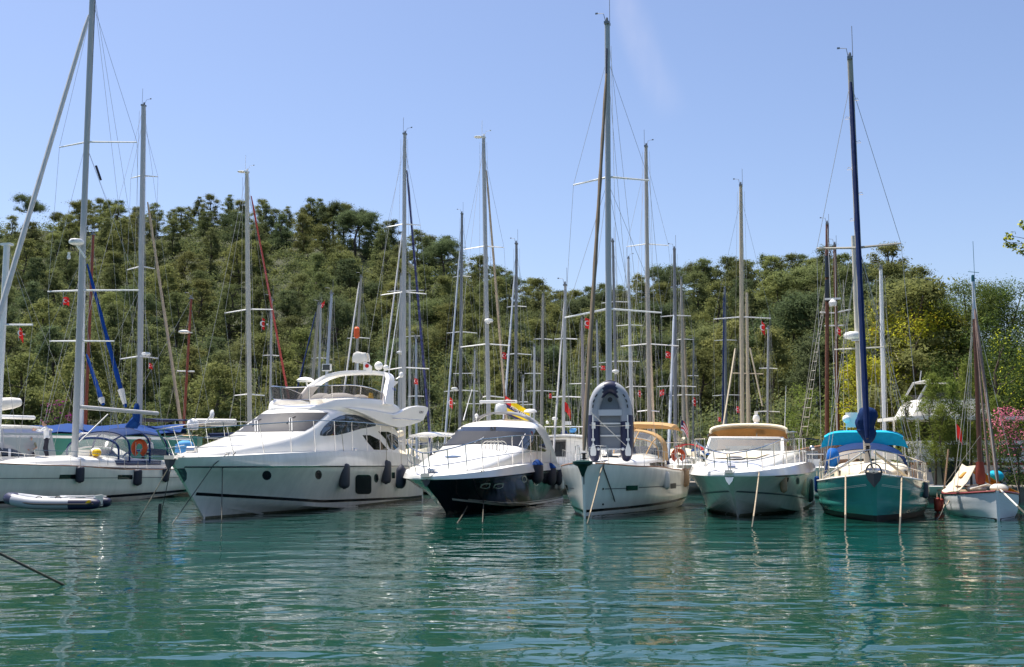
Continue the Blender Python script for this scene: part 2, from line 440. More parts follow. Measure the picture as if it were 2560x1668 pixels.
def crescent(mb, c, x, y, h):
    """crescent and star outline meshes in plane (x,y) at c"""
    x, y = Vector(x), Vector(y); c = Vector(c); o = []
    for k in range(15):
        a = R(35 + 290 * k / 14); o.append((math.cos(a) * .3, math.sin(a) * .3))
    for k in range(15):
        a = R(325 - 290 * k / 14); o.append((.075 + math.cos(a) * .24, math.sin(a) * .24))
    n = len(o) // 2
    for i in range(n - 1):
        q = [o[i], o[i + 1], o[-2 - i], o[-1 - i]]; b = len(mb.v)
        mb.v.extend(tuple(c + x * p[0] * h + y * p[1] * h) for p in q); mb.f.append((b, b + 1, b + 2, b + 3)); mb.m.append(mb.mi)
    st = [(.42 + (.13 if k % 2 == 0 else .055) * math.cos(R(180 + 36 * k)), (.13 if k % 2 == 0 else .055) * math.sin(R(180 + 36 * k))) for k in range(10)]
    b = len(mb.v); mb.v.extend(tuple(c + x * p[0] * h + y * p[1] * h) for p in st); mb.f.append(tuple(b + i for i in range(10))); mb.m.append(mb.mi)
def flag(px, py, wpx, hpx, Y, label, mt=None, emblem=True, hang=.0, group='small red flags on the rigging', stick=None, flip=1, kind='flag'):
    """cloth hoisted at its upper inner corner; hang shears the fly end down"""
    o = P(px, py, Y); s = Y / FPX; W, H = wpx * s, hpx * s; ph = (px * .37) % 6
    t = thing('flag', label, 'flag', o, R((px * 7) % 30 - 15), group)
    rows = []
    for i in range(9):
        f = i / 8
        rows.append([(flip * W * f, .10 * W * math.sin(f * 6 + ph + j * .5) * (f + .15), -H * j / 6 - hang * H * f * f + .05 * H * math.sin(f * 5 + ph)) for j in range(7)])
    MB().grid(rows).build('cloth', mt or flagr, t)
    if emblem:
        m = MB()
        mid = Vector(rows[3][3])
        for off in (-.03 - .1 * W, .03 + .1 * W): crescent(m, mid + Vector((0, off, 0)), (flip, 0, -hang * .6), (0, 0, 1), H * .85)
        m.build('emblem', flagw, t)
    if stick: MB().tube([(0, 0, stick * s), (0, 0, -H * 1.25)], .012, 5).build('halyard', wirel, t)
    return t
def anchor_plough(b, name, c, s, mt, hoop=False, parent=None):
    m = MB(); c = Vector(c)
    m.tube([c + Vector((0, .55 * s, .22 * s)), c + Vector((0, .1 * s, .16 * s)), c + Vector((0, -.15 * s, .06 * s)), c + Vector((0, -.22 * s, -.25 * s))], [.05 * s, .055 * s, .06 * s, .05 * s], 6, .5)
    for sg in (1, -1):
        A = [(0, -.30, .02), (sg * .34, -.22, .06), (sg * .24, -.25, -.25), (0, -.36, -.55)]
        m.prism([c + Vector(p) * s for p in A], (0, .05 * s, .02 * s))
    if hoop: m.tube([c + Vector((.30 * s * math.cos(R(a)), -.18 * s, .05 * s + .36 * s * math.sin(R(a)))) for a in range(0, 181, 15)], .03 * s, 6)
    return m.build(name, mt, parent or b.root, ang=25)
def masthead(T, parent, s=1.0, vhf=1., dish=False, side=1):
    m = MB(); T = Vector(T)
    m.box(T + Vector((0, 0, .05)), (.2, .3, .1)); m.lathe([(.05, 0), (.055, .08), (.04, .16), (0, .17)], T + Vector((0, -.05, .1)), 8)
    if vhf: m.tube([T + Vector((.1, 0, .1)), T + Vector((.1, 0, .1 + vhf))], .012, 4)
    m.tube([T + Vector((-.06, 0, .1)), T + Vector((-.12, -.1, .42)), T + Vector((-.38, -.1, .46))], .013, 4)
    m.box(T + Vector((-.40, -.1, .46)), (.10, .01, .07))
    if dish: m.lathe([(.0, -.02), (.22, .0), (.27, .03), (.22, .055), (0, .08)], T + Vector((-.34 * side, 0, .05)), 14)
    return m.build('masthead_fittings', plast if dish else alud, parent)
def radome(c, r, parent, M=None, name='radar_dome', word=None):
    m = MB().lathe([(0, 0), (r * .55, 0), (r * .9, r * .10), (r, r * .28), (r * .97, r * .55), (r * .8, r * .74), (r * .3, r * .82), (0, r * .83)], c, 20)
    o = m.build(name, plast, parent)
    if word: lettering(word, blackg, o, frame(Vector(c) + Vector((r * .15, -r * 1.03, r * .45)), (1, .1, 0), (0, 0, 1), r * .28))
    return o
L_ = Vector
# =========================================================== motor yacht with flybridge
Z2 = zz(380, 880, 3.3056); Z7 = zz(700, 850, 5.95)
b = Y1 = Boat('motor_yacht', 'large white flybridge motor yacht with grey covered windscreen and slate fenders', 'motor yacht', (-10.2, 36.8), 13.4, 'boats moored bow out in the front row')
b.hull(17.0, [[(0, .02, -.12), (.15, .02, -.55), (.4, .02, -.6), (1, .02, -.6)],
              [(0, .04, .74), (.08, .45, .62), (.18, .95, .42), (.32, 1.45, .17), (.5, 1.85, -.02), (1, 2.1, -.12)],
              [(0, .06, 1.74), (.08, .95, 1.73), (.2, 1.68, 1.70), (.4, 2.18, 1.65), (.65, 2.32, 1.60), (1, 2.2, 1.54)],
              [(0, .07, 2.02), (.08, .88, 2.06), (.2, 1.55, 2.14), (.4, 2.04, 2.22), (.65, 2.2, 2.22), (.85, 2.16, 2.08), (1, 2.1, 1.75)]],
       lambda z: max(0, z) / 1.75 * 1.98, hullw, deckm, .06, bulge=[0, -.07, .015], nt=44, sub=6)
b.zstrip('boot_stripe', b.h, -.75, 16.8, lambda u: .80 - .52 * min(1, (u + .8) / 6.8) - .22 * max(0, min(1, (u - 6) / 9)), lambda u: .90 - .52 * min(1, (u + .8) / 6.8) - .22 * max(0, min(1, (u - 6) / 9)), blackg)
b.zstrip('rubbing_strake', b.h, -1.7, 16.9, lambda u: 1.71 - .010 * (u + 2), lambda u: 1.75 - .010 * (u + 2), steel, .014)
for (x, y, rx, ry) in ((666.8, 1188.5, 10, 10.5), (796, 1187, 7, 10.3), (940.3, 1195.5, 4.2, 10)):
    o = b.patch('porthole', b.h, ellp(x, y, rx, ry), glass, mirror=True, off=.012)
    b.patch('porthole_ring', b.h, ellp(x, y, rx + 1.6, ry + 1.6), steel, o, off=.007)
b.patch('hull_window', b.h, rrect(888, 1187, 928, 1235.5, 8), glass, mirror=True, off=.01)
b.patch('vent_grille', b.h, rrect(979, 1181, 987, 1196, 1), blackg, off=.01)
b.patch('bow_plate', b.h, Z2([(150, 965), (270, 960), (287, 1000), (285, 1050), (262, 1082), (232, 1080), (200, 1050)]), steel, off=.01)
for q in (Z2([(610, 1283), (720, 1290), (900, 1322), (930, 1338), (860, 1332), (720, 1305)]),): b.patch('spray_rail', b.h, q, gel, off=.03, mirror=True)
cab = cabin(b, 'cabin', [
    (-1.7, [(.25, 2.02), (.2, 2.06), (.15, 2.08), (.08, 2.09), (0, 2.1)]),
    (0, [(.75, 2.08), (.68, 2.2), (.5, 2.28), (.25, 2.31), (0, 2.32)]),
    (1.6, [(1.1, 2.12), (1.02, 2.38), (.8, 2.5), (.4, 2.55), (0, 2.57)]),
    (3.2, [(1.42, 2.15), (1.34, 2.52), (1.15, 2.7), (.6, 2.8), (0, 2.83)]),
    (4.1, [(1.56, 2.18), (1.46, 2.62), (1.28, 2.83), (.7, 2.93), (0, 2.97)]),
    (4.9, [(1.64, 2.2), (1.55, 2.75), (1.38, 3.02), (.75, 3.22), (0, 3.3)]),
    (5.7, [(1.70, 2.2), (1.6, 2.88), (1.42, 3.28), (.8, 3.56), (0, 3.66)]),
    (6.5, [(1.73, 2.2), (1.62, 3.0), (1.42, 3.56), (.85, 3.82), (0, 3.9)]),
    (7.4, [(1.75, 2.2), (1.65, 3.05), (1.46, 3.78), (.85, 3.98), (0, 4.02)]),
    (9.5, [(1.78, 2.2), (1.7, 3.05), (1.55, 3.8), (.9, 4.0), (0, 4.04)]),
    (12.5, [(1.8, 2.2), (1.74, 3.0), (1.62, 3.6), (.9, 3.8), (0, 3.85)]),
    (14.3, [(1.8, 2.1), (1.74, 2.6), (1.64, 3.2), (.9, 3.4), (0, 3.45)])], gel, nu=60, nv=24)
b.patch('windscreen', cab, Z2([(610, 662), (900, 660), (1260, 656), (1315, 625), (1460, 503), (1200, 503), (820, 520), (690, 592)]), glassg, off=.015)
for zx, y0, y1 in ((864, 668, 578), (1146, 660, 556)):
    m = MB()
    for d in (-10, 10):
        q = [b.cast(cab, *Z2([(zx + d, y)])[0], .05) for y in (y0, y1)]; m.tube(q, .014, 5)
    q0 = b.cast(cab, *Z2([(zx - 10, y1)])[0], .05); q1 = b.cast(cab, *Z2([(zx + 10, y1)])[0], .05); m.tube([q0, q1], .014, 5)
    w_ = m.build('wiper', plast, b.root)
    MB().tube([b.cast(cab, *Z2([(zx - 32, y1 + 42)])[0], .03), b.cast(cab, *Z2([(zx, y1 + 8)])[0], .06), b.cast(cab, *Z2([(zx + 40, y1 - 18)])[0], .03)], .014, 5).build('wiper_blade', blackg, w_)
b.patch('side_window', cab, Z7([(592, 1420), (600, 1370), (660, 1280), (760, 1192), (880, 1134), (980, 1112), (1120, 1116), (1250, 1160), (1370, 1212), (1425, 1255), (1420, 1280), (1200, 1322), (1000, 1382), (850, 1415), (650, 1430)]), glassb, off=.012, mirror=True)
b.patch('window_pillar', cab, Z7([(962, 1112), (990, 1112), (1000, 1200), (992, 1280), (950, 1345), (920, 1360), (965, 1270), (974, 1200)]), blackg, off=.02)
b.patch('saloon_window', cab, Z2([(1738, 688), (1800, 688), (1880, 728), (1950, 812), (1832, 808), (1772, 738)]), glass, off=.012, mirror=True)
b.patch('saloon_window', cab, Z2([(1866, 658), (1950, 660), (2020, 692), (2070, 762), (2000, 812), (1962, 800), (1930, 722)]), glass, off=.012, mirror=True)
# flybridge moulding: the eyebrow that sweeps back over the side windows into the overhanging wings
def flyrow(u, v, zb, zm, zt, zf, flr):
    return (u, [(v * .30, zb - .02), (v * .82, zb), (v, zm), (v * .985, zt - .05), (v * .93, zt), (v * .86, zt - .04), (v * .80, zf), (0, flr)])
fly = [flyrow(6.5, .85, 3.70, 3.80, 3.93, 3.92, 3.92), flyrow(7.1, 1.22, 3.68, 3.88, 4.12, 4.06, 4.06), flyrow(7.9, 1.48, 3.68, 3.94, 4.30, 4.1, 4.05), flyrow(9, 1.70, 3.70, 3.98, 4.40, 4.0, 4.0), flyrow(10.4, 1.86, 3.68, 3.98, 4.43, 4.0, 4.0),
       flyrow(12, 1.98, 3.58, 3.93, 4.42, 4.0, 3.98), flyrow(13.4, 2.06, 3.46, 3.83, 4.26, 3.92, 3.9), flyrow(14.2, 2.08, 3.44, 3.72, 3.95, 3.88, 3.86), flyrow(15.3, 2.10, 3.46, 3.68, 3.9, 3.84, 3.84), flyrow(16.9, 2.10, 3.60, 3.72, 3.84, 3.82, 3.82)]
fb = cabin(b, 'flybridge', fly, gel, nu=60, nv=30, ang=32)
for sg in (1, -1):
    wp = [b.atv(*q, max(1.78, min(2.2, 1.78 + .42 * (q[0] - 868) / 125))) for q in Z7([(1010, 1012), (1200, 1020), (1400, 1045), (1560, 1075), (1690, 1104), (1770, 1085), (1850, 1035), (1950, 995), (2060, 978), (2150, 985), (2210, 1003), (2206, 1050), (2180, 1110), (2140, 1190), (2090, 1225), (1960, 1262), (1790, 1308), (1640, 1272), (1520, 1222), (1400, 1170), (1280, 1112), (1150, 1062)])]
    wv_ = MB().prism([(sg * p.x, p.y, p.z) for p in wp], (-sg * .2, 0, 0)).build('wing', gel, fb, ang=50); bv = wv_.modifiers.new('b', 'BEVEL'); bv.width = .04; bv.segments = 3; bv.limit_method = 'ANGLE'
    t0, t1 = [b.atv(*q, 2.22) for q in Z7([(1680, 1167), (2100, 1196)])]; MB().tube([(sg * 2.21, t0.y, t0.z), (sg * 2.22, t1.y, t1.z)], .02).build('wing_trim', steel, wv_)
lettering('AZIMUT', blackg, fb, frame((2.24, 16.15, 4.06), (0, 1, 0), (.1, 0, 1), .17))
seat = MB()
for (v, u, z, a, c_, d) in ((.4, 10.6, 4.42, .75, .95, .3), (-.6, 11.0, 4.4, .5, .7, .35), (1.0, 11.4, 4.42, .4, .8, .26)): seat.ell((v, u, z), (a, c_, d))
seat.build('seat_cover', canw, fb)
MB().lathe([(.11, 4.1), (.13, 4.45), (.08, 4.7), (0, 4.7)], (1.45, 11.5, .05), 8).build('jacket', flagy, fb)
base = [(1.80, 13.2, 4.42), (1.84, 12.2, 4.46), (1.80, 10.6, 4.44), (1.66, 9.0, 4.42), (1.42, 7.9, 4.36), (1.0, 7.2, 4.3), (.5, 6.95, 4.26), (0, 6.88, 4.24)]
def hgt(i): return (.03, .22, .44, .50, .50, .50, .50, .50)[i]
full = base + [(-p[0], p[1], p[2]) for p in reversed(base[:-1])]
hh_ = [hgt(i) for i in range(8)] + [hgt(i) for i in reversed(range(7))]
bs_ = catmull([p + (h,) for p, h in zip(full, hh_)], 48)
row0 = [(p[0], p[1], p[2]) for p in bs_]; row1 = [(p[0] * 1.03, p[1] - .24 * p[3], p[2] + p[3] + .0) for p in bs_]
fs = MB().grid([row0, row1]).build('flybridge_screen', smoke, b.root)
m = MB().tube(row1, .024, 6); m.tube(row0, .016, 5)
for k in (9, 15, 33, 39, 20, 28): m.tube([row0[k], row1[k]], .022, 5)
m.build('screen_frame', steel, fs)
# radar arch
path = [(2.0, 12.1, 4.25, 1.15), (1.9, 12.45, 4.6, 1.0), (1.76, 12.95, 5.1, .82), (1.62, 13.45, 5.5, .7), (1.36, 13.7, 5.7, .62), (.8, 13.75, 5.78, .6), (0, 13.7, 5.8, .6), (-.8, 13.55, 5.75, .6), (-1.35, 13.2, 5.55, .62), (-1.7, 12.6, 5.15, .7), (-1.9, 12.2, 4.7, .9), (-2.02, 11.9, 4.25, 1.1)]
rows = []
pp = catmull(path, 44)
for i, p in enumerate(pp):
    a, c_ = Vector(pp[max(0, i - 1)][:3]), Vector(pp[min(44, i + 1)][:3]); t = (c_ - a); t.y = 0; t.normalize(); n = Vector((-t.z, 0, t.x)); c0 = Vector(p[:3]); w2 = p[3] / 2
    rows.append([c0 + n * s1 * .09 + Vector((0, s2 * w2, 0)) for s1, s2 in ((-1, -1), (-.6, -1.05), (.6, -1.05), (1, -1), (1, 1), (.6, 1.05), (-.6, 1.05), (-1, 1))])
arch = MB().grid(rows, True, True).build('radar_arch', gel, b.root, ang=50)
MB().prism([(1.62, 13.75, 5.42), (1.62, 14.55, 5.44), (1.62, 14.5, 5.36), (1.64, 13.9, 5.15)], (-.35, 0, 0)).build('arch_fin', gel, arch)
lettering('FLY 55', mat('blue_print', (.03, .08, .4), .5), arch, frame((1.985, 13.0, 4.98), (0, 1, 0), (-.3, .4, 1), .17))
m = MB(); c0 = L_((.15, 13.5, 6.2))
m.box((.05, 13.5, 6.05), (.1, .1, .55)); m.build('radar_post', steel, arch)
rows = sgrid([[(x * 1., y, z) for x, y, z in r] for r in [[(-.45, 13.3, 6.05), (-.48, 13.3, 6.3), (-.4, 13.3, 6.62), (-.38, 13.35, 6.64)], [(-.45, 13.15, 6.03), (-.46, 13.12, 6.3), (-.4, 13.15, 6.66), (-.38, 13.4, 6.7)], [(.1, 13.1, 6.03), (.12, 13.08, 6.3), (.1, 13.12, 6.7), (.1, 13.4, 6.73)], [(.5, 13.15, 6.12), (.52, 13.12, 6.35), (.45, 13.15, 6.64), (.42, 13.4, 6.66)], [(.5, 13.3, 6.12), (.54, 13.3, 6.35), (.46, 13.3, 6.6), (.44, 13.35, 6.6)]]], 14, 10)
cxr = b.atu(902, 895, 13.45).x; rows = [[(cxr + p[0] * .66, 13.45 + (p[1] - 13.45) * .75, 6.22 + (p[2] - 6.03) * .70 + .03 * math.sin(9 * p[0] + 7 * p[2])) for p in r] for r in rows]
rc = MB().grid(rows).grid([[(p[0], 26.9 - p[1], p[2]) for p in r] for r in rows]).build('radar_cover', canw, arch)
m = MB(); m.box((-1.3, 13.1, 6.02), (.42, .12, .32)); sl = m.build('spot_light', plast, arch); MB().box((-1.3, 13.03, 6.02), (.34, .03, .24)).build('lamp_glass', glass, sl); MB().tube([(-1.3, 13.1, 5.5), (-1.3, 13.1, 5.9)], .03).build('bracket', steel, sl)
MB().lathe([(0, 0), (.36, .02), (.40, .1), (.25, .2), (0, .24)], (-2.25, 12.9, 5.35), 16).tube([(-1.95, 12.7, 4.7), (-2.2, 12.9, 5.38)], .04).build('satellite_dome', plast, arch)
MB().ell((1.05, 13.5, 6.08), (.2, .16, .2)).ell((1.38, 13.55, 6.0), (.13, .12, .13)).tube([(1.05, 13.5, 5.75), (1.05, 13.5, 6.0)], .03).build('horn', plast, arch)
MB().ell((1.95, 14.05, 5.7), (.1, .1, .13)).tube([(1.75, 13.9, 5.5), (1.95, 14.05, 5.65)], .02).build('deck_light', plast, arch)
MB().tube([(1.5, 13.6, 5.75), (1.75, 14.4, 9.6)], [.03, .012], 5).build('whip_aerial', plast, arch)
f = flag(*Z7([(1240, 330)])[0], 22, 20, 49.2, 'white flag with red roundel flying from the motor yacht radar arch', flagw, False, .5, None)
MB().lathe([(0, 0), (.09, 0), (.09, .004), (0, .004)], (.16, -.03, -.17), 12, Matrix.Rotation(R(90), 3, 'X')).build('emblem', flagr, f)
b.rail([.0, .045, .11, .18, .26, .34, .42, .50, .58, .66, .74, .80], 1, inset=.12, r=.018, mid=(), hf=lambda t: .86 + .3 * min(1, t / .35) - .12 * max(0, t - .5), over=.75, lean=.02, name='guard_rail')
m = MB()
for sg in (1, -1):
    for f in (.33, .66): m.tube([L_((sg * b.edge(t, .12).x, b.edge(t, .12).y - .75 * (1 - t) ** 4 * f, b.edge(t).z + (.86 + .3 * min(1, t / .35)) * f)) for t in (0, .03, .06, .09, .12, .15)], .011, 5)
m.build('pulpit_rail', steel, b.root)
anchor_plough(b, 'anchor', (0, -2.1, 1.95), .6, mat('grey_anchor', (.05, .05, .05), .5, metal=.3))
MB().box((0, -1.9, 2.03), (.34, .8, .12)).lathe([(.14, -.15), (.14, .15)], (0, -.9, 2.25), 10, Matrix.Rotation(R(90), 3, 'Y')).build('bow_roller', steel, b.root)
for t in (.10, .52):
    for sg in (1, -1): e = b.edge(t, .1); MB().tube([e + L_((0, -.16, .09)), e + L_((0, .16, .09))], .022).tube([e, e + L_((0, 0, .09))], .03).build('cleat', steel, b.root).scale = (sg, 1, 1)
fender(b, 862, 1157, 1223, 27, fend_g, 'long slate grey fender amidships on the white flybridge yacht', line=80, tilt=-8)
fender(b, 966, 1150, 1211, 25, fend_g, 'slate grey fender aft beside the hull window of the flybridge yacht', line=70)
fender(b, 999, 1168, 1222, 23, fend_b, 'navy pointed fender squeezed between the flybridge yacht and the dark hulled cruiser', pointy=True, line=30)
e1, e2 = b.w(b.edge(.10, .1, .1)), b.w(b.edge(.115, .1, .1))
mooring('mooring rope slanting down left from the bow cleat of the flybridge yacht', [e1, b.M @ b.cast(b.h, *Z2([(500, 925)])[0], .08), onwater(431, 1310)], .016, roped)
mooring('mooring rope hanging straight down the bow of the flybridge yacht', [e2, b.M @ b.cast(b.h, 555, 1170, .03), onwater(554, 1306)], .016, roped)
a0 = b.w((0, -2.1, 1.9))
mooring('mooring line running down left from the anchor of the flybridge yacht', [a0, onwater(343, 1308)], .016, rope)
mooring('dark chain hanging straight down from the anchor of the flybridge yacht', [a0, onwater(400, 1300) + L_((0, 0, .0))], .012, roped)
ms = MB().box((0, 0, .1), (.075, .075, 1.0)).tube([(-.03, -.045, .0), (-.03, -.045, .55)], .018).build('mooring_post', mat('slimy_wood', (.022, .025, .02), .5, var=.3)); ms.location = onwater(399, 1308); tag(ms, 'thin black mooring weight standing in the water below the yacht anchor', 'mooring post')
def grime(b, h, u1, z=.07): b.zstrip('waterline_grime', h, .03, u1, -.03, z, mat('waterline_grime', (.13, .125, .075), .8, var=.5, scale=5), .004)
grime(Y1, Y1.h, 16.8)
# =========================================================== navy hulled cruiser
Z3 = zz(960, 900, 3.525)
b = Y2 = Boat('motor_cruiser', 'dark navy hulled motor cruiser with white deck and wraparound dark windscreen', 'motor cruiser', (-2.33, 39.9), 12.5, 'boats moored bow out in the front row')
rub = [(0, .22, 1.26), (.03, .75, 1.27), (.08, 1.3, 1.29), (.16, 1.75, 1.32), (.3, 2.08, 1.37), (.6, 2.18, 1.42), (1, 2.1, 1.38)]
b.hull(13.2, [[(0, .02, -.1), (.2, .03, -.5), (.5, .03, -.5), (1, .03, -.5)],
              [(0, .05, .55), (.1, .65, .44), (.22, 1.2, .24), (.42, 1.7, .07), (.7, 1.95, .0), (1, 1.95, -.05)], rub],
       lambda z: max(0, z) / 1.28 * 2.55, navy, None, bulge=[0, -.12], nt=44, sub=8, tfade=2.2)
hl = b.h
b.zstrip('rub_rail', hl, -2.2, 13.1, lambda u: 1.235 + .010 * (u + 2), lambda u: 1.275 + .010 * (u + 2), steel, .02)
dk = b.hull(13.2, [rub, [(0, .2, 1.38), (.03, .7, 1.42), (.08, 1.22, 1.48), (.16, 1.66, 1.56), (.3, 1.97, 1.68), (.6, 2.06, 1.76), (1, 1.98, 1.6)]],
       lambda z: max(0, min(z, 1.28)) / 1.28 * 2.55, gel, deckm, .1, nt=44, sub=4, name='deck_moulding', tfade=2.2)
b.strip('chine_stripe', hl, Z3([(600, 1226), (800, 1248), (1000, 1270), (1100, 1277), (1250, 1272), (1420, 1252), (1600, 1214)]), 4.6, gel, off=.012)
b.strip('upper_chine_stripe', hl, Z3([(740, 1228), (1000, 1252), (1100, 1258), (1250, 1253), (1420, 1232), (1590, 1200)]), 1.3, gel, off=.012)
for x, y in ((893, 1110), (1010, 1110)):
    o = b.patch('porthole', hl, Z3([(x - 50, y + 12), (x - 36, y - 16), (x, y - 26), (x + 46, y - 24), (x + 34, y + 12), (x, y + 24)]), plast, off=.016, mirror=True)
    b.patch('porthole_glass', hl, Z3([(x - 40, y + 9), (x - 28, y - 12), (x, y - 19), (x + 36, y - 18), (x + 26, y + 8), (x, y + 16)]), glass, o, off=.026)
for x, y in ((1235, 1048), (1338, 1078)):
    o = b.patch('round_port', hl, Z3(ellp(x, y, 22, 30)), plast, off=.016); b.patch('port_glass', hl, Z3(ellp(x, y, 17, 24)), glass, o, off=.026)
cab = cabin(b, 'cabin', [
    (-2.1, [(.3, 1.40), (.22, 1.44), (.12, 1.46), (0, 1.47)]), (-1.2, [(.85, 1.47), (.75, 1.56), (.4, 1.62), (0, 1.64)]),
    (.4, [(1.32, 1.55), (1.2, 1.74), (.7, 1.88), (0, 1.92)]), (2.0, [(1.56, 1.63), (1.43, 1.94), (.85, 2.12), (0, 2.17)]),
    (3.6, [(1.70, 1.70), (1.58, 2.12), (.95, 2.33), (0, 2.40)]), (4.5, [(1.78, 1.72), (1.68, 2.24), (1.0, 2.48), (0, 2.56)]),
    (5.4, [(1.84, 1.75), (1.74, 2.42), (1.1, 2.78), (0, 2.88)]), (6.3, [(1.87, 1.75), (1.76, 2.62), (1.2, 3.08), (0, 3.20)]),
    (7.0, [(1.9, 1.75), (1.78, 2.78), (1.32, 3.27), (0, 3.40)]), (8.0, [(1.9, 1.75), (1.78, 2.9), (1.38, 3.42), (0, 3.56)]),
    (9.6, [(1.9, 1.75), (1.76, 2.9), (1.36, 3.5), (0, 3.66)]), (11.4, [(1.9, 1.7), (1.72, 2.6), (1.25, 3.3), (0, 3.5)]), (12.2, [(1.88, 1.65), (1.7, 2.0), (1.2, 2.2), (0, 2.3)])], gel, nu=56, nv=22)
b.patch('windscreen', cab, Z3([(470, 765), (620, 752), (800, 742), (1000, 742), (1180, 764), (1275, 792), (1415, 810), (1432, 798), (1395, 695), (1330, 605), (1000, 590), (700, 592), (565, 605), (520, 690)]), glass, off=.014)
b.patch('sunscreen_mesh', cab, Z3([(486, 757), (700, 745), (1000, 736), (1180, 756), (1240, 640), (1000, 630), (700, 630), (575, 632), (532, 692)]), mat('mesh_screen', (.016, .016, .017), .4, spec=.25, var=.3, scale=12), off=.022)
for x0, y0, x1, y1 in ((1185, 765, 1240, 660), (800, 740, 880, 690)): MB().tube([b.cast(cab, *Z3([(x0, y0)])[0], .05), b.cast(cab, *Z3([(x1, y1)])[0], .05)], .013, 5).build('wiper', plast, b.root)
hr = b.patch('hatch', cab, Z3([(528, 856), (600, 846), (690, 850), (640, 862), (560, 866)]), glassb, off=.02)
# roof arch, radar, light, aerials
ar = MB()
pts = catmull([(1.45, 9.2, 3.40, .5), (1.2, 8.9, 3.62, .5), (.7, 8.6, 3.83, .5), (0, 8.5, 3.9, .5), (-.7, 8.6, 3.83, .5), (-1.2, 8.9, 3.62, .5), (-1.45, 9.2, 3.40, .5)], 24)
ar.grid([[(p[0], p[1] - .25, p[2] - .05), (p[0], p[1] - .25, p[2] + .03), (p[0], p[1] + .55, p[2] + .09), (p[0], p[1] + .55, p[2] + .0)] for p in pts], True, True)
ra = ar.build('roof_arch', mat('grey_gelcoat', (.30, .29, .28), .35), b.root)
q = b.atu(*Z3([(1025, 468)])[0], 8.7)
MB().lathe([(.27, 0), (.29, .1), (.27, .3), (.24, .42), (.2, .46), (0, .46)], (q.x, 8.8, q.z - .05), 16).build('radar_pedestal', plast, b.root)
rs = MB().box((q.x - .1, 8.75, q.z + .5), (1.7, .16, .13), R(3)).build('radar_scanner', plast, b.root, smooth=False); bv = rs.modifiers.new('b', 'BEVEL'); bv.width = .04; bv.segments = 2
lettering('Raymarine', mat('dark_red_print', (.2, .02, .02), .5), rs, frame((q.x + .42, 8.66, q.z + .51), (1, .05, 0), (0, 0, 1), .12))
q = b.atu(*Z3([(1290, 508)])[0], 8.9); MB().lathe([(.03, 0), (.03, .16), (.06, .2), (.3, .24), (.26, .32), (.12, .37), (0, .38)], q, 16).build('satellite_dome', plast, b.root)
MB().tube([b.atu(*Z3([(700, 530)])[0], 8.2), b.atu(*Z3([(776, 258)])[0], 9.3)], [.025, .01], 5).build('whip_aerial', plast, b.root)
q = b.atu(*Z3([(816, 495)])[0], 8.6); MB().ell(q, (.09, .09, .11)).tube([q, q + L_((0, 0, -.3))], .02).build('deck_light', plast, b.root)
MB().tube([b.atu(*Z3([(938, 510)])[0], 8.0), b.atu(*Z3([(938, 560)])[0], 8.0)], .012, 4).build('burgee_staff', steel, b.root)
b.rail([.0, .03, .07, .12, .19, .28, .37, .46, .54, .60], 1, inset=.1, r=.02, mid=(.42,), hf=lambda t: .78 + .35 * min(1, t / .12), over=.2, name='guard_rail')
m = MB()
for i in range(5): 
    c0 = b.atu(*Z3([(910 + 32 * i, 775)])[0], 3.3); m.tube([c0 + L_((.22 * math.cos(R(a)), .0, .26 * math.sin(R(a)))) for a in range(-60, 245, 25)], .016, 5)
m.build('rope_coil', ropew, b.root)
q = b.cast(dk, *Z3([(505, 985)])[0], 0); MB().box(q + L_((0, 0, .38)), (.28, .14, .13)).tube([q, q + L_((0, 0, .36))], .05, 8).lathe([(.16, 0), (.12, .06), (0, .07)], q, 12).build('search_light', blackg, b.root)
anchor_plough(b, 'anchor', (0, -2.5, 1.24), .42, mat('grey_anchor', (.05, .05, .05), .5)); MB().box((0, -2.35, 1.42), (.3, .8, .12)).lathe([(.12, -.14), (.12, .14)], (0, -1.9, 1.58), 10, Matrix.Rotation(R(90), 3, 'Y')).build('bow_roller', steel, b.root)
fender(b, 1003, 1160, 1222, 25, fend_b, 'navy pointed fender on the left bow of the dark hulled cruiser', hl, pointy=True, line=45, push=.6)
fender(b, 1343, 1149, 1210, 30, fend_b, 'big navy pointed fender nearest the bow on the right side of the dark hulled cruiser', hl, cap=canb, pointy=True, line=30)
fender(b, 1377, 1158, 1214, 27, fend_b, 'second navy pointed fender behind the big one on the dark hulled cruiser', hl, cap=canb, pointy=True, line=34)
fender(b, 1397, 1168, 1214, 17, fend_b, 'small navy fender above a white one beside the grey sailing yacht bow', hl, pointy=True, line=25)
fender(b, 1402, 1186, 1226, 17, fend_w, 'white fender low between the dark hulled cruiser and the sailing yacht with upright dinghy', hl, line=25)
q = b.M @ b.cast(dk, *Z3([(845, 935)])[0], .06)
MB().tube([(-.18, 0, .06), (.18, 0, .06)], .03).tube([(0, 0, -.1), (0, 0, .06)], .05, 8).build('cleat', steel, b.root).location = b.l(q)
mooring('pale mooring rope slanting left from the foredeck of the dark hulled cruiser', [q, b.M @ b.cast(dk, *Z3([(826, 985)])[0], .10), b.M @ b.cast(hl, *Z3([(815, 1012)])[0], .16), onwater(*Z3([(642, 1442)])[0])], .023, rope, .12)
mooring('grey mooring rope hanging straight down the side of the dark hulled cruiser', [q + L_((.05, -.05, 0)), b.M @ b.cast(dk, *Z3([(862, 985)])[0], .10), b.M @ b.cast(hl, *Z3([(866, 1012)])[0], .14), onwater(*Z3([(868, 1435)])[0])], .018, roped)
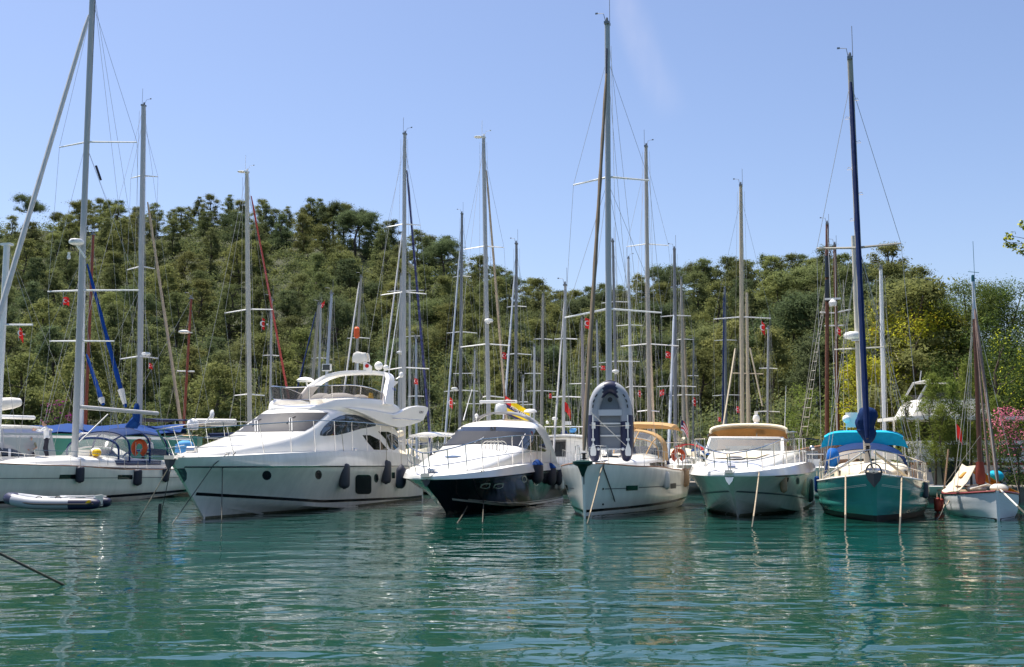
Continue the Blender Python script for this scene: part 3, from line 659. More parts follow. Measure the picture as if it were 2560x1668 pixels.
# =========================================================== sailing yacht with upright dinghy
Z4 = zz(1360, 900, 3.525); Z8 = zz(1360, 0, 1.7225)
b = Y3 = Boat('sailing_yacht', 'white sailing yacht with beige spray hood and brown furled jib, carrying an upright dinghy', 'sailing yacht', (2.42, 37.05), 17.5, 'boats moored bow out in the front row')
def sail_levels(hb, z0, z1, k=1.):
    return [[(0, .02, -.1), (.2, .02, -.45), (.5, .02, -.5), (1, .02, -.1)],
            [(0, .03, .02), (.08, .34 * hb * .5, .02), (.2, .42 * hb, .0), (.35, .66 * hb, -.02), (.55, .84 * hb, -.02), (.8, .88 * hb, .05), (1, .74 * hb, .18)],
            [(0, .045, z0 * .5), (.08, .30 * hb, z0 * .5), (.2, .60 * hb, z0 * .48), (.35, .82 * hb, z0 * .46), (.55, .96 * hb, z1 * .52), (.8, .98 * hb, z1 * .52), (1, .86 * hb, z1 * .55)],
            [(0, .06, z0), (.04, .22 * hb, z0 * .985), (.1, .44 * hb, z0 * .96), (.2, .70 * hb, z0 * .92), (.35, .90 * hb, (z0 + z1) * .5), (.55, hb, z1 * 1.03), (.8, hb * .99, z1 * .99), (1, hb * .9, z1)]]
b.hull(11.9, sail_levels(2.02, 1.82, 1.46), lambda z: max(0, z) / 1.8 * .14, hullw, deckm, .1, bulge=[.1, .07, .03], nt=44, sub=6)
b.zstrip('boot_stripe', b.h, .02, 11.6, lambda u: .19 + .012 * u, lambda u: .28 + .012 * u, blackg)
for l in ([(1512, 1222.5), (1565, 1221)], [(1596, 1219), (1660, 1216)], [(1691, 1214), (1703, 1213)]): b.strip('cove_line', b.h, l, 2.2, mat('grey_line', (.12, .12, .13), .4), off=.008)
b.patch('hull_window', b.h, Z4([(722, 1108), (826, 1105), (824, 1148), (721, 1152)]), glass, mirror=True, off=.01)
b.patch('hull_window', b.h, Z4([(1115, 1090), (1163, 1085), (1162, 1131), (1114, 1135)]), glassg, mirror=True, off=.01)
b.patch('bow_marking', b.h, Z4([(346, 990), (356, 988), (357, 1096), (347, 1098)]), mat('grey_line', (.12, .12, .13), .4), off=.01)
for x, y in ((518, 1272), (520, 1137)): b.patch('skin_fitting', b.h, Z4(ellp(x, y, 8, 9)), blackg, off=.012)
m = MB()
for sg in (1, -1): m.tube([L_((sg * b.edge(t, .02).x, b.edge(t).y, b.edge(t).z + .02)) for t in [.03 + .95 * k / 24 for k in range(25)]], .03, 6)
m.build('toe_rail', teak, b.root)
cab = cabin(b, 'coachroof', [(2.8, [(.35, 1.76), (.3, 1.78), (.15, 1.8), (0, 1.81)]), (3.6, [(.85, 1.70), (.78, 1.85), (.4, 1.93), (0, 1.96)]), (5.2, [(1.25, 1.62), (1.15, 1.9), (.7, 2.05), (0, 2.1)]), (7, [(1.4, 1.58), (1.3, 1.95), (.8, 2.12), (0, 2.16)]), (8, [(1.4, 1.56), (1.3, 1.95), (.8, 2.12), (0, 2.16)])], gel)
b.patch('coachroof_window', cab, Z4([(928, 912), (1000, 902), (1100, 905), (1112, 948), (940, 944)]), glass, off=.012, mirror=True)
MB().box((0, 1.9, 1.86), (.55, .5, .05)).box((.0, 4.3, 2.04), (.6, .6, .05)).build('deck_hatch', glassb, b.root)
MT, MB_ = L_((0, 4.4, 0)), None
top = b.atu(1518, 62, 4.4); bot = b.atu(1522.5, 1075, 4.4); bot.z = 1.95
mast = MB().tube([bot, top], [.125, .105], 12, .7).build('mast', alu, b.root)
masthead(top, mast, vhf=1.1)
def spreader(b, px, mast, u, mt=whitem, back=.35, r=.045):
    (xl, yl), (xm, ym), (xr, yr) = px; c = b.atu(xm, ym, u)
    tips = []
    for x, y in ((xl, yl), (xr, yr)):
        t = b.atu(x, y, u + back); MB().tube([c, t], [r, r * .7], 6).build('spreader', mt, mast); tips.append(t)
    return tips
s1 = spreader(b, Z8([(127, 797), (280, 762), (453, 777)]), mast, 4.4, back=.45); s2 = spreader(b, Z8([(90, 1368), (277, 1330), (507, 1347)]), mast, 4.4, back=.6)
d1 = L_((1.75, 5.1, 1.6)); d0 = L_((-1.75, 5.1, 1.6)); hi = b.atu(1518, 145, 4.4); mid = b.atu(1519, 455, 4.4)
MB().stays([(hi, s1[0]), (s1[0], s2[0]), (s2[0], d0), (hi, s1[1]), (s1[1], s2[1]), (s2[1], d1), (mid, d0), (mid, d1), (mid, s2[0]), (mid, s2[1]), (top, L_((.3, 11.7, 1.6))), (b.atu(1519, 160, 4.4), L_((-.3, 11.7, 1.6)))], .007, 4).build('standing_rigging', wire, b.root)
MB().stays([(top + L_((-.05, .2, -.4)), L_((-.3, 4.7, 2.0))), (top + L_((.1, .2, -.8)), L_((.25, 4.7, 2.0)))], .007, 4).build('halyards', wirel, b.root)
def rolled(b, p0, p1, r0, r1, mt, name='furled_jib', n=26, wob=.15):
    pts, rs = [], []
    for k in range(n + 1):
        f = k / n; q = L_(p0).lerp(L_(p1), f); rr = r0 + (r1 - r0) * f
        rs.append(rr * (1 + wob * math.sin(k * 2.3 + r0 * 50) * .6 + (wob if k % 3 == 0 else 0)) * (1 if .03 < f < .97 else .55)); pts.append(q)
    return MB().tube(pts, rs, 9).build(name, mt, b.root)
hj = b.atu(1516, 185, 3.75); fj = L_((0, -.02, 2.05))
rolled(b, fj + L_((0, 0, .2)), hj, .085, .055, sailt, wob=.12)
MB().tube([hj, hj + (top - L_((0, .1, .9)) - hj) * .9], .035).tube([fj, (0, -.05, 1.8)], .02).lathe([(.09, 0), (.11, .02), (.06, .05), (.06, .16), (.11, .19), (.09, .22), (0, .22)], fj + L_((0, 0, -.1)), 12).build('furler_drum', blackg, b.root)
b.strip
gc = MB().lathe([(0, -.42), (.05, -.36), (.11, -.2), (.17, -.06), (.34, .02), (.34, .1), (.2, .14), (0, .15)], (0, -.22, 1.78), 16).build('anchor_cover', mat('dark_green_canvas', (.006, .035, .03), .55), b.root)
b.rail([.24, .33, .42, .52, .62, .72, .82, .92], .62, inset=.06, r=.009, mid=(.5,), name='lifelines', mt=wire, front=False)
m = MB()
for sg in (1, -1):
    for q in ([(.12, .05, 1.82), (.17, .0, 2.35), (.3, .45, 2.42), (.55, 1.0, 2.4), (.6, 1.1, 1.76)], [(.4, .75, 1.8), (.4, .72, 2.4)]): m.tube([(sg * a, u, z) for a, u, z in q], .014, 6)
    m.tube([(sg * 1.55, 11.3, 1.45), (sg * 1.55, 11.3, 2.6), (sg * .5, 11.6, 2.6)], .014); m.tube([(sg * 1.75, 10.2, 1.45), (sg * 1.75, 10.2, 2.1), (sg * 1.55, 11.3, 2.1)], .014)
m.build('pulpit', steel, b.root)
def hood(b, name, us, hw, z0, ztop, frame_m, clear_m, u_front, parent=None):
    """spray hood: canvas roof bows with clear front panels"""
    arcs = []
    for (u, w, zt) in us: arcs.append([(w * math.cos(a) * 1.0, u, z0 + (zt - z0) * math.sin(a) ** .55 if math.sin(a) > 0 else z0) for a in [math.pi * k / 16 for k in range(17)]])
    o = MB().sheet(arcs, .012).build(name, frame_m, parent or b.root); return o, arcs
dod = MB(); arcs = []
for (u, w, zt, zb) in ((6.3, 1.15, 2.15, 2.05), (6.9, 1.3, 2.75, 1.95), (7.5, 1.4, 3.05, 1.85), (8.3, 1.42, 3.1, 1.85)):
    arcs.append([(w * math.cos(a), u, zb + (zt - zb) * max(0, math.sin(a)) ** .5) for a in [math.pi * k / 20 for k in range(21)]])
cw = MB().grid(arcs[:3]).build('spray_hood_window', clearp, b.root)
m = MB().sheet(arcs[2:], .015); hd = m.build('spray_hood', canbg, b.root)
m = MB()
for a in arcs[1:]: m.tube(a, .03 if a is not arcs[1] else .02, 6)
for k in (4, 8, 12, 16): m.tube([a[k] for a in arcs[:3]], .022, 5)
m.build('hood_frame', canbg, hd)
bim = []
for u, z in ((8.6, 3.3), (9.4, 3.42), (10.2, 3.42), (11.2, 3.2)): bim.append([(1.55 * math.cos(a), u, z - .22 + .22 * math.sin(a) ** .6) for a in [math.pi * k / 14 for k in range(15)]])
bo = MB().sheet(bim, .03).build('bimini', canbg, b.root)
for sg in (1, -1):
    m = MB()
    for u in (8.7, 9.8, 11.0): m.tube([(sg * 1.55, u, 3.1), (sg * 1.6, 9.9, 1.6)], .014)
    m.build('bimini_frame', steel, bo)
MB().tube([(0, 4.6, 2.75), (0, 9.0, 2.95)], .09, 8).build('boom', alu, b.root); MB().ell((0, 6.9, 3.12), (.16, 2.1, .22)).build('sail_cover', canbg, b.root)
fender(b, 1666, 1178, 1224, 17, fend_w, 'white fender on the right side of the sailing yacht with upright dinghy', line=25)
fender(b, 1713, 1170, 1218, 19, fend_t, 'flat tan fender between the sailing yacht and the white open cruiser', line=20)
hs = thing('horseshoe_buoy', 'orange horseshoe lifebuoy on the stern rail of the yacht with upright dinghy', 'lifebuoy', b.w(b.atu(*Z4([(1182, 842)])[0], 10.9)), -b.th, 'orange lifebuoys')
MB().tube([(.22 * math.cos(R(a)), 0, .22 * math.sin(R(a))) for a in range(-60, 241, 20)], .09, 10).build('buoy_body', orange, hs); MB().tube([(-.12, -.1, .2), (-.12, -.1, -.25)], .012).build('strap', canw, hs)
q = b.w((.55, .62, 1.86)); MB().tube([(-.12, 0, .05), (.12, 0, .05)], .025).tube([(0, 0, -.05), (0, 0, .05)], .03).build('cleat', steel, b.root).location = (.55, .62, 1.86)
mooring('pale mooring rope slanting left down the bow of the yacht with upright dinghy', [q, b.M @ b.cast(b.h, *Z4([(497, 950)])[0], .06), onwater(*Z4([(380, 1447)])[0])], .023, rope, .12)
mooring('dark mooring rope slanting right down the bow of the yacht with upright dinghy', [q, b.M @ b.cast(b.h, *Z4([(515, 950)])[0], .05), b.M @ b.cast(b.h, *Z4([(600, 1200)])[0], .06), onwater(*Z4([(655, 1368)])[0])], .02, roped)
grime(Y3, Y3.h, 11.6)
# ---- inflatable dinghy standing on its transom on the foredeck
dz = b.w((.30, 2.75, 0)); dz.z = 1.86
d = thing('inflatable_dinghy', 'grey and navy inflatable dinghy standing upright on the foredeck of a sailing yacht', 'dinghy', dz, R(-4), 'inflatable dinghies')
def U(s):  # centreline of the tube, s 0..1 from left leg foot over the bow to right leg foot
    A = [(-.56, 0), (-.58, .5), (-.59, 1.1), (-.585, 1.7), (-.52, 2.15), (-.33, 2.52), (0, 2.68), (.33, 2.52), (.52, 2.15), (.585, 1.7), (.59, 1.1), (.58, .5), (.56, 0)]
    return catmull(A, 96)
pts = U(0); rr = [.225] * 97
for k in range(6): rr[k] = rr[-1 - k] = .06 + .165 * (k / 6) ** .5
m = MB(); rows_ = []
def lean(x, z): return (x, .14 * z - .12 * max(0, z - 2.0), z)
P3 = [lean(*p) for p in pts]
m.tube(P3, rr, 14)
tb = m.build('buoyancy_tube', [gpvc, npvc], d)
for p in tb.data.polygons:
    x, y, z = p.center
    if z < 1.42 + .25 * (abs(x) > .62) or (abs(x) < .24 + (2.6 - z) * .15 and z > 2.3): p.material_index = 1
MB().tube([(p[0] * 1.38, p[1] + .06, p[2] + (.0 if p[2] < 2.2 else .2 * (p[2] - 2.1) / .5)) for p in P3[6:91]], .03, 6).build('rubbing_strake', black, d)
fl = []
for z in (.42, .9, 1.4, 1.9, 2.2, 2.42, 2.5): 
    hw = .42 if z < 2.0 else (.42 - (z - 2.0) * .45); fl.append([(x * hw, .14 * z + .05 + (.0 if abs(x) > .9 else .02) - .1 * max(0, z - 2.1), z) for x in (-1, -.5, 0, .5, 1)])
fo = MB().sheet(fl, .02).build('floorboard', floorg, d)
m = MB()
for z in (.92, 1.36): m.box((0, .14 * z + .02, z), (.84, .03, .055))
m.build('floor_joint', plast, fo)
MB().box((0, .14 * 1.75 - .12, 1.75), (.98, .05, .22)).build('thwart', mat('thwart_grey', (.50, .52, .55), .5), d)
m = MB().box((0, .02, .44), (.8, .05, .05)); m.ell((-.46, -.06, .44), (.08, .1, .07)); m.ell((.46, -.06, .44), (.08, .1, .07)); m.build('transom', plast, d)
MB().lathe([(.09, 0), (.09, .04), (.04, .05), (.04, .03), (0, .03)], (0, .20, 2.22), 14, Matrix.Rotation(R(90), 3, 'X')).build('valve', black, d)
m = MB()
for sg in (1, -1):
    for a, z in ((.50, 2.36), (.585, 2.17), (.62, 1.98)): m.box((sg * a, .14 * z - .27, z), (.04, .03, .12), 0, ('Y', sg * R(-38 + (2.36 - z) * 70)))
m.build('lifeline_loop', black, d)
for sg in (1, -1):
    ob = MB().tube([(sg * .62, -.18, .85), (sg * .62, -.14, 1.65)], .02).tube([(sg * .62, -.2, .55), (sg * .62, -.18, .9)], .016)
    ob.grid([[(sg * .62 + x * w, -.21, z) for x in (-1, 0, 1)] for z, w in ((.2, .07), (.24, .1), (.42, .105), (.55, .06), (.66, .02))]); ob.grid([[(sg * .62 + x * w, -.225, z) for x in (-1, 0, 1)] for z, w in ((.2, .07), (.24, .1), (.42, .105), (.55, .06), (.66, .02))])
    oo = ob.build('oar', plast, d)
    MB().box((sg * .60, -.17, 1.28), (.13, .05, .22)).box((sg * .62, -.17, .78), (.12, .04, .08)).build('oar_holder', plast, d)
sr = MB().tube([(-.75, -.3, 1.3), (0, -.18, 1.24), (.72, -.3, 1.28)], .009).tube([(-.7, -.32, 1.75), (.55, -.28, .55)], .012).build('lashing', ropew, d)
# =========================================================== white open cruiser
Z5 = zz(1680, 1000, 4.5625)
b = Y4 = Boat('open_cruiser', 'white open motor cruiser with tan folding top and framed windscreen', 'motor cruiser', (7.72, 38.0), 18.5, 'boats moored bow out in the front row')
rub = [(0, .16, 1.40), (.03, .7, 1.40), (.08, 1.22, 1.41), (.16, 1.68, 1.42), (.3, 2.0, 1.42), (.6, 2.1, 1.42), (1, 2.02, 1.4)]
b.hull(11.5, [[(0, .02, -.1), (.2, .03, -.5), (.5, .03, -.5), (1, .03, -.5)], [(0, .04, .68), (.08, .7, .5), (.18, 1.25, .24), (.32, 1.6, .06), (.5, 1.85, -.04), (1, 1.95, -.1)], rub], lambda z: max(0, z) / 1.42 * 2.0, hullw, None, bulge=[0, -.09], nt=44, sub=8)
hl = b.h
dk = b.hull(11.5, [rub, [(0, .14, 1.52), (.03, .64, 1.55), (.08, 1.12, 1.6), (.16, 1.56, 1.67), (.3, 1.88, 1.75), (.6, 1.98, 1.8), (1, 1.92, 1.7)]], lambda z: max(0, min(z, 1.42)) / 1.42 * 2.0, gel, deckm, .1, nt=44, sub=4, name='deck_moulding')
b.zstrip('rub_rail', hl, -1.8, 11.3, 1.375, 1.41, steel, .018)
b.zstrip('cove_stripe', hl, -1.2, 10.5, lambda u: .86 - .07 * (u + 1), lambda u: .91 - .07 * (u + 1), mat('grey_line', (.12, .12, .13), .4))
for q in ([(670, 1120), (560, 1195), (462, 1278)], [(690, 1235), (640, 1270), (590, 1308)]): b.strip('spray_rail', hl, Z5(q), 1.6, gel, off=.03)
b.patch('round_port', hl, Z5(rrect(1418, 888, 1450, 960, 12)), glassg, off=.012, mirror=True)
b.patch('round_port', hl, Z5([(1296, 880), (1330, 884), (1322, 930), (1300, 938)]), blackg, off=.012, mirror=True)
cab = cabin(b, 'cabin', [(-1.5, [(.3, 1.54), (.22, 1.57), (.1, 1.58), (0, 1.59)]), (0, [(1.0, 1.62), (.9, 1.75), (.5, 1.82), (0, 1.85)]), (2, [(1.4, 1.72), (1.28, 1.95), (.75, 2.02), (0, 2.05)]), (4, [(1.62, 1.78), (1.5, 2.08), (.9, 2.16), (0, 2.18)]), (5.2, [(1.7, 1.8), (1.6, 2.16), (.9, 2.22), (0, 2.24)]), (7.5, [(1.75, 1.8), (1.65, 2.2), (1.55, 2.22), (0, 1.6)]), (10.5, [(1.75, 1.75), (1.65, 2.15), (1.55, 2.15), (0, 1.4)])], gel, nu=40)
pad = b.patch('sun_pad', cab, Z5([(480, 670), (600, 610), (1120, 620), (960, 672), (820, 672), (620, 676)]), mat('cream_cushion', (.66, .56, .42), .8, var=.05), off=.04)
b.patch('deck_hatch', cab, Z5(ellp(722, 672, 105, 15)), plast, off=.05); b.patch('hatch_glass', cab, Z5(ellp(722, 671, 88, 11)), glassg, off=.06)
# windscreen
bl, br, tl, tr = [b.atu(*Z5([q])[0], u) for q, u in (((385, 598), 5.0), ((1262, 588), 5.9), ((440, 432), 5.7), ((1258, 436), 6.5))]
def arcrow(a, c, fwd, n=12): return [L_(a).lerp(L_(c), k / n) + L_((0, -fwd * 4 * (k / n) * (1 - k / n), 0)) for k in range(n + 1)]
r0, r1 = arcrow(bl, br, .55), arcrow(tl, tr, .5)
ws = MB().grid([r0, r1]).build('windscreen', clearw, b.root)
m = MB().tube(r1, .05, 8); m.tube(r0, .025, 6); m.tube([bl, tl], .06, 8); m.tube([br, tr], .075, 8); m.tube([br, b.atu(*Z5([(1300, 600)])[0], 7.5)], .05); m.tube([tr, tr + L_((.1, 1.3, -.1))], .05)
m.build('windscreen_frame', gel, ws)
MB().tube([q + L_((0, -.03, -.05)) for q in r1], .018, 5).build('windscreen_seal', blackg, ws)
for x0, x1 in ((480, 660), (760, 880), (950, 1130)): MB().tube([b.atu(*Z5([(x0, 578)])[0], 4.85), b.atu(*Z5([(x1, 560)])[0], 4.85)], .013).build('wiper', blackg, ws)
MB().box((0, 8.2, 2.0), (2.9, .1, .9)).box((.5, 7.6, 2.25), (.55, .5, .6)).box((-.6, 7.8, 2.2), (.55, .5, .5)).build('cockpit_seats', mat('cream_cushion', (.66, .56, .42), .8), b.root)
# folding top
bim = []
for px, u, wd in (((470, 400, 1275, 390), 6.4, .25), ((520, 330, 1262, 335), 6.9, .4), ((610, 300, 1180, 300), 7.6, .35), ((640, 300, 1170, 300), 9.5, .3)):
    a, c0 = b.atu(px[0], px[1], u) if 0 else b.atu(*Z5([(px[0], px[1])])[0], u), b.atu(*Z5([(px[2], px[3])])[0], u)
    bim.append([a.lerp(c0, k / 14) + L_((0, 0, .30 * (1 - abs(2 * k / 14 - 1) ** 2.4))) for k in range(15)])
zc = max(p.z for p in bim[1])
tp = []
for u, zt, hw in ((6.5, 3.27, 1.5), (7.0, 3.33, 1.56), (8.5, 3.34, 1.6), (9.5, 3.2, 1.6), (10.1, 2.8, 1.58), (10.3, 2.35, 1.56)):
    c0 = b.atu(*Z5([(872, 420)])[0], u); tp.append([(c0.x + hw * math.cos(math.pi * k / 16), u, zt - .34 + .34 * max(0, math.sin(math.pi * k / 16)) ** .55) for k in range(17)])
top_ = MB().sheet(tp, .03).tube(tp[0], .05, 6).build('folding_top', [cancr, canbg], b.root)
for p in top_.data.polygons:
    p.material_index = 1 if p.normal.z < -.1 or p.center.y > 9.6 else 0
cx_ = b.atu(*Z5([(872, 420)])[0], 7).x
for sg in (1, -1):
    MB().sheet([[(cx_ + sg * 1.6, 6.9, 2.95), (cx_ + sg * 1.62, 8.2, 3.0), (cx_ + sg * 1.62, 9.8, 2.9)], [(cx_ + sg * 1.68, 7.3, 2.3), (cx_ + sg * 1.7, 8.4, 2.25), (cx_ + sg * 1.7, 10.0, 2.2)]], .01).build('side_curtain', clear('hazy_vinyl', (.8, .76, .68), .45, .2), top_)
m = MB()
for sg in (1, -1): m.tube([(cx_ + sg * 1.56, 6.5, 2.9), (cx_ + sg * 1.66, 7.6, 2.2)], .02); m.tube([(cx_ + sg * 1.62, 9.2, 2.95), (cx_ + sg * 1.68, 8.0, 2.2)], .02)
m.build('top_frame', steel, top_)
q = b.atu(*Z5([(963, 275)])[0], 9.8)
MB().box(q + L_((0, 0, .45)), (.14, .14, .2)).lathe([(.13, .1), (.16, .22), (.12, .36), (.05, .4), (0, .4)], q, 12).lathe([(.05, -.2), (.13, -.12), (.13, 0), (.06, .08), (0, .08)], q + L_((0, -.05, .02)), 12).tube([q + L_((0, 0, -.7)), q], .03).build('radar_mast', plast, b.root)
MB().tube([b.atu(*Z5([(1283, 355)])[0], 9.5), b.atu(1965, 965, 9.5)], [.022, .01], 5).build('whip_aerial', plast, b.root)
b.rail([.0, .03, .07, .12, .20, .29, .39, .50, .60], 1, inset=.1, r=.019, mid=(.5,), hf=lambda t: .62 + .3 * min(1, t / .15), over=.15)
anchor_plough(b, 'anchor', (0, -1.92, 1.36), .42, steel); MB().box((0, -1.75, 1.56), (.26, .8, .1)).lathe([(.11, -.12), (.11, .12)], (0, -1.2, 1.68), 10, Matrix.Rotation(R(90), 3, 'Y')).build('bow_roller', steel, b.root)
fender(b, *[Z5([(1268, 0)])[0][0]], 1178, 1233, 18, fend_t, 'tan fender on the right bow of the white open cruiser', hl, line=40)
fender(b, Z5([(1500, 0)])[0][0], 1190, 1241, 14, fend_c, 'cream fender at the right flank of the white open cruiser', hl, line=22)
fender(b, Z5([(1568, 0)])[0][0], 1195, 1256, 18, fend_g, 'grey fender hanging in the gap left of the teal ketch', hl, line=20)
q = b.M @ b.cast(dk, *Z5([(985, 745)])[0], .06); MB().tube([(-.15, 0, .06), (.15, 0, .06)], .025).tube([(0, 0, -.08), (0, 0, .06)], .03).build('cleat', steel, b.root).location = b.l(q)
mooring('pale mooring rope down the middle of the white open cruiser bow', [q, b.M @ b.cast(dk, *Z5([(980, 830)])[0], .06), onwater(*Z5([(912, 1455)])[0])], .024, rope, .12)
grime(Y4, hl, 11.2, .09)
# =========================================================== teal ketch
Z6 = zz(2060, 1020, 4.76); ZB = zz(2040, 60, 2.4234)
b = Y5 = Boat('sailing_ketch', 'teal hulled sailing ketch with turquoise bimini and navy furled jib', 'sailing ketch', (11.5, 35.2), 17.5, 'boats moored bow out in the front row')
b.hull(11.2, [[(0, .03, -.1), (.2, .03, -.45), (.5, .03, -.5), (1, .03, -.1)],
              [(0, .05, .0), (.06, .40, .0), (.15, .88, .0), (.3, 1.4, .0), (.5, 1.72, .0), (.8, 1.6, .03), (1, 1.0, .2)],
              [(0, .055, .20), (.06, .46, .20), (.15, .96, .20), (.3, 1.48, .2), (.5, 1.80, .2), (.8, 1.68, .2), (1, 1.06, .32)],
              [(0, .07, .72), (.06, .58, .66), (.15, 1.1, .6), (.3, 1.6, .55), (.5, 1.88, .52), (.8, 1.76, .52), (1, 1.2, .6)],
              [(0, .10, 1.50), (.06, .75, 1.40), (.15, 1.27, 1.31), (.3, 1.70, 1.20), (.5, 1.93, 1.13), (.8, 1.82, 1.1), (1, 1.3, 1.2)]],
       lambda z: max(0, z) / 1.5 * .32, [tealh, mat('antifoul_black', (.012, .013, .013), .45, var=.3, scale=4)], mat('cream_deck', (.66, .58, .44), .65, var=.1, scale=5), .12, bulge=[.1, .01, .06, .04], nt=40, sub=6)
for p in b.h.data.polygons: p.material_index = 1 if p.center.z < .195 and p.center.y < 10.9 else 0

for dz_ in (.30, .34): b.zstrip('cove_line', b.h, -.1, 10.8, lambda u: interp(b.lev[4], max(0, min(1, (u + .2) / 11.4)))[1] - dz_ - .012, lambda u: interp(b.lev[4], max(0, min(1, (u + .2) / 11.4)))[1] - dz_, creamg, .007)
m = MB()
for sg in (1, -1): m.tube([L_((sg * b.edge(t, .0).x, b.edge(t).y, b.edge(t).z + .015)) for t in [.0 + .99 * k / 30 for k in range(31)]], .035, 6)
m.build('cap_rail', creamg, b.root)
cab = cabin(b, 'coachroof', [(1.8, [(.5, 1.32), (.45, 1.5), (.25, 1.58), (0, 1.6)]), (3, [(1.0, 1.25), (.92, 1.62), (.5, 1.72), (0, 1.75)]), (5, [(1.3, 1.2), (1.2, 1.68), (.7, 1.8), (0, 1.84)]), (7.2, [(1.3, 1.2), (1.2, 1.7), (.7, 1.82), (0, 1.86)])], mat('cream_deck', (.66, .58, .44), .65))
for u in (3.6, 4.8, 6.0):
    for sg in (1, -1): MB().box((sg * (1.08 + .06 * (u - 3)), u, 1.48), (.06, .5, .16), sg * -.1).build('cabin_window', glass, b.root)
MB().box((0, 1.3, 1.55), (.6, .45, .12)).lathe([(.09, -.22), (.09, .22)], (0, .7, 1.6), 10, Matrix.Rotation(R(90), 3, 'Y')).build('windlass', steel, b.root)
anchor_plough(b, 'anchor', (0, -.42, 1.52), .78, mat('galvanised_dark', (.045, .05, .05), .6, metal=.3), True); MB().box((0, -.2, 1.58), (.28, .7, .08)).build('bow_roller', steel, b.root)
mt_, mb_ = b.atu(2125, 150, 4.6), b.atu(2166, 1080, 4.6); mb_.z = 1.7
mast = MB().tube([mb_, mt_], [.12, .10], 12, .75).build('mast', mat('tan_grey_mast', (.36, .33, .28), .5, var=.1), b.root)
masthead(mt_, mast, vhf=1.2)
m = MB()
for k, (x, y) in enumerate(ZB([(230, 465), (205, 575), (243, 722), (218, 882), (256, 1035), (233, 1192)])):
    q = b.atu(x, y, 4.6); sg = 1 if k % 2 == 0 else -1; m.tube([q, q + L_((sg * .17, 0, 0)), q + L_((sg * .13, 0, .09)), q + L_((0, 0, .05))], .012, 4)
m.build('mast_step', steel, mast)
s1 = spreader(b, ZB([(5, 1360), (240, 1357), (515, 1330)]), mast, 4.6, mat('tan_grey_mast', (.36, .33, .28), .5), .2, .05)
hi = b.atu(2126, 205, 4.6)
MB().stays([(hi, s1[0]), (hi, s1[1]), (s1[0], L_((-1.75, 5.0, 1.15))), (s1[1], L_((1.75, 5.0, 1.15))), (b.atu(2146, 612, 4.6), L_((-1.7, 4.2, 1.15))), (b.atu(2146, 612, 4.6), L_((1.7, 4.2, 1.15))), (b.atu(2146, 612, 4.6), L_((-1.6, 5.6, 1.15))), (b.atu(2146, 612, 4.6), L_((1.6, 5.6, 1.15)))], .009, 4).build('standing_rigging', wire, b.root)
hj, fj = b.atu(2126.5, 206, 4.1), b.atu(2169, 1118, .35)
rolled(b, fj + (hj - fj) * .02, hj, .10, .075, sailn, 'furled_jib', wob=.1)
MB().tube([fj, (0, -.1, 1.55)], .025).lathe([(.1, 0), (.12, .03), (.06, .06), (.06, .16), (.12, .19), (0, .2)], fj + L_((0, 0, -.15)), 12).build('furler_drum', blackg, b.root)
q = b.atu(2165, 1062, 2.1)
bag = []
for k in range(21):
    f = k / 20; z = q.z + .62 - 1.25 * f; rr = .02 + .31 * math.sin(math.pi * min(1, f ** .62)) ** .75 + (.06 if f > .6 else 0)
    bag.append([(q.x + .02 + .05 * math.sin(f * 9) + rr * math.cos(a) * (1 + .08 * math.sin(9 * a + k * .4 + 2 * math.sin(k))), 2.1 + rr * .75 * math.sin(a) * (1 + .045 * math.sin(8 * a + k * .4)), z) for a in [2 * math.pi * j / 26 for j in range(26)]])
MB().grid(bag, True, True).build('sail_bag', cann if 0 else mat('royal_canvas', (.006, .026, .10), .7, var=.2, scale=3, bump=.5, bscale=9), b.root)
# mizzen
mz0, mz1 = b.atu(2152, 1050, 8.6), b.atu(2134, 590, 8.6); mz0.z = 1.9
miz = MB().tube([mz0, mz1], [.11, .095], 10).build('mizzen_mast', mat('cream_mast', (.56, .52, .44), .45, var=.1), b.root)
s2 = spreader(b, [(2086, 874), (2144, 871), (2208, 868)], miz, 8.6, mat('cream_mast', (.56, .52, .44), .45), .1, .04)
MB().stays([(mz1, s2[0]), (mz1, s2[1]), (s2[0], L_((-1.6, 8.8, 1.2))), (s2[1], L_((1.6, 8.8, 1.2))), (mz1, L_((.8, 11, 1.2)))], .007, 4).build('mizzen_rigging', wire, miz)
q = b.atu(2133, 848, 8.4); radome(q, .36, miz); MB().box(q + L_((.15, .05, -.05)), (.45, .2, .06)).build('radar_bracket', steel, miz)
q = b.atu(2130, 1050, 9.5); MB().box(q, (.5, .04, .6)).build('solar_panel', plast, b.root); MB().ell(b.atu(2116, 1048, 9.3), (.16, .16, .16)).tube([b.atu(2116, 1048, 9.3), b.atu(2118, 1110, 9.3)], .02).build('deck_lamp', plast, b.root)
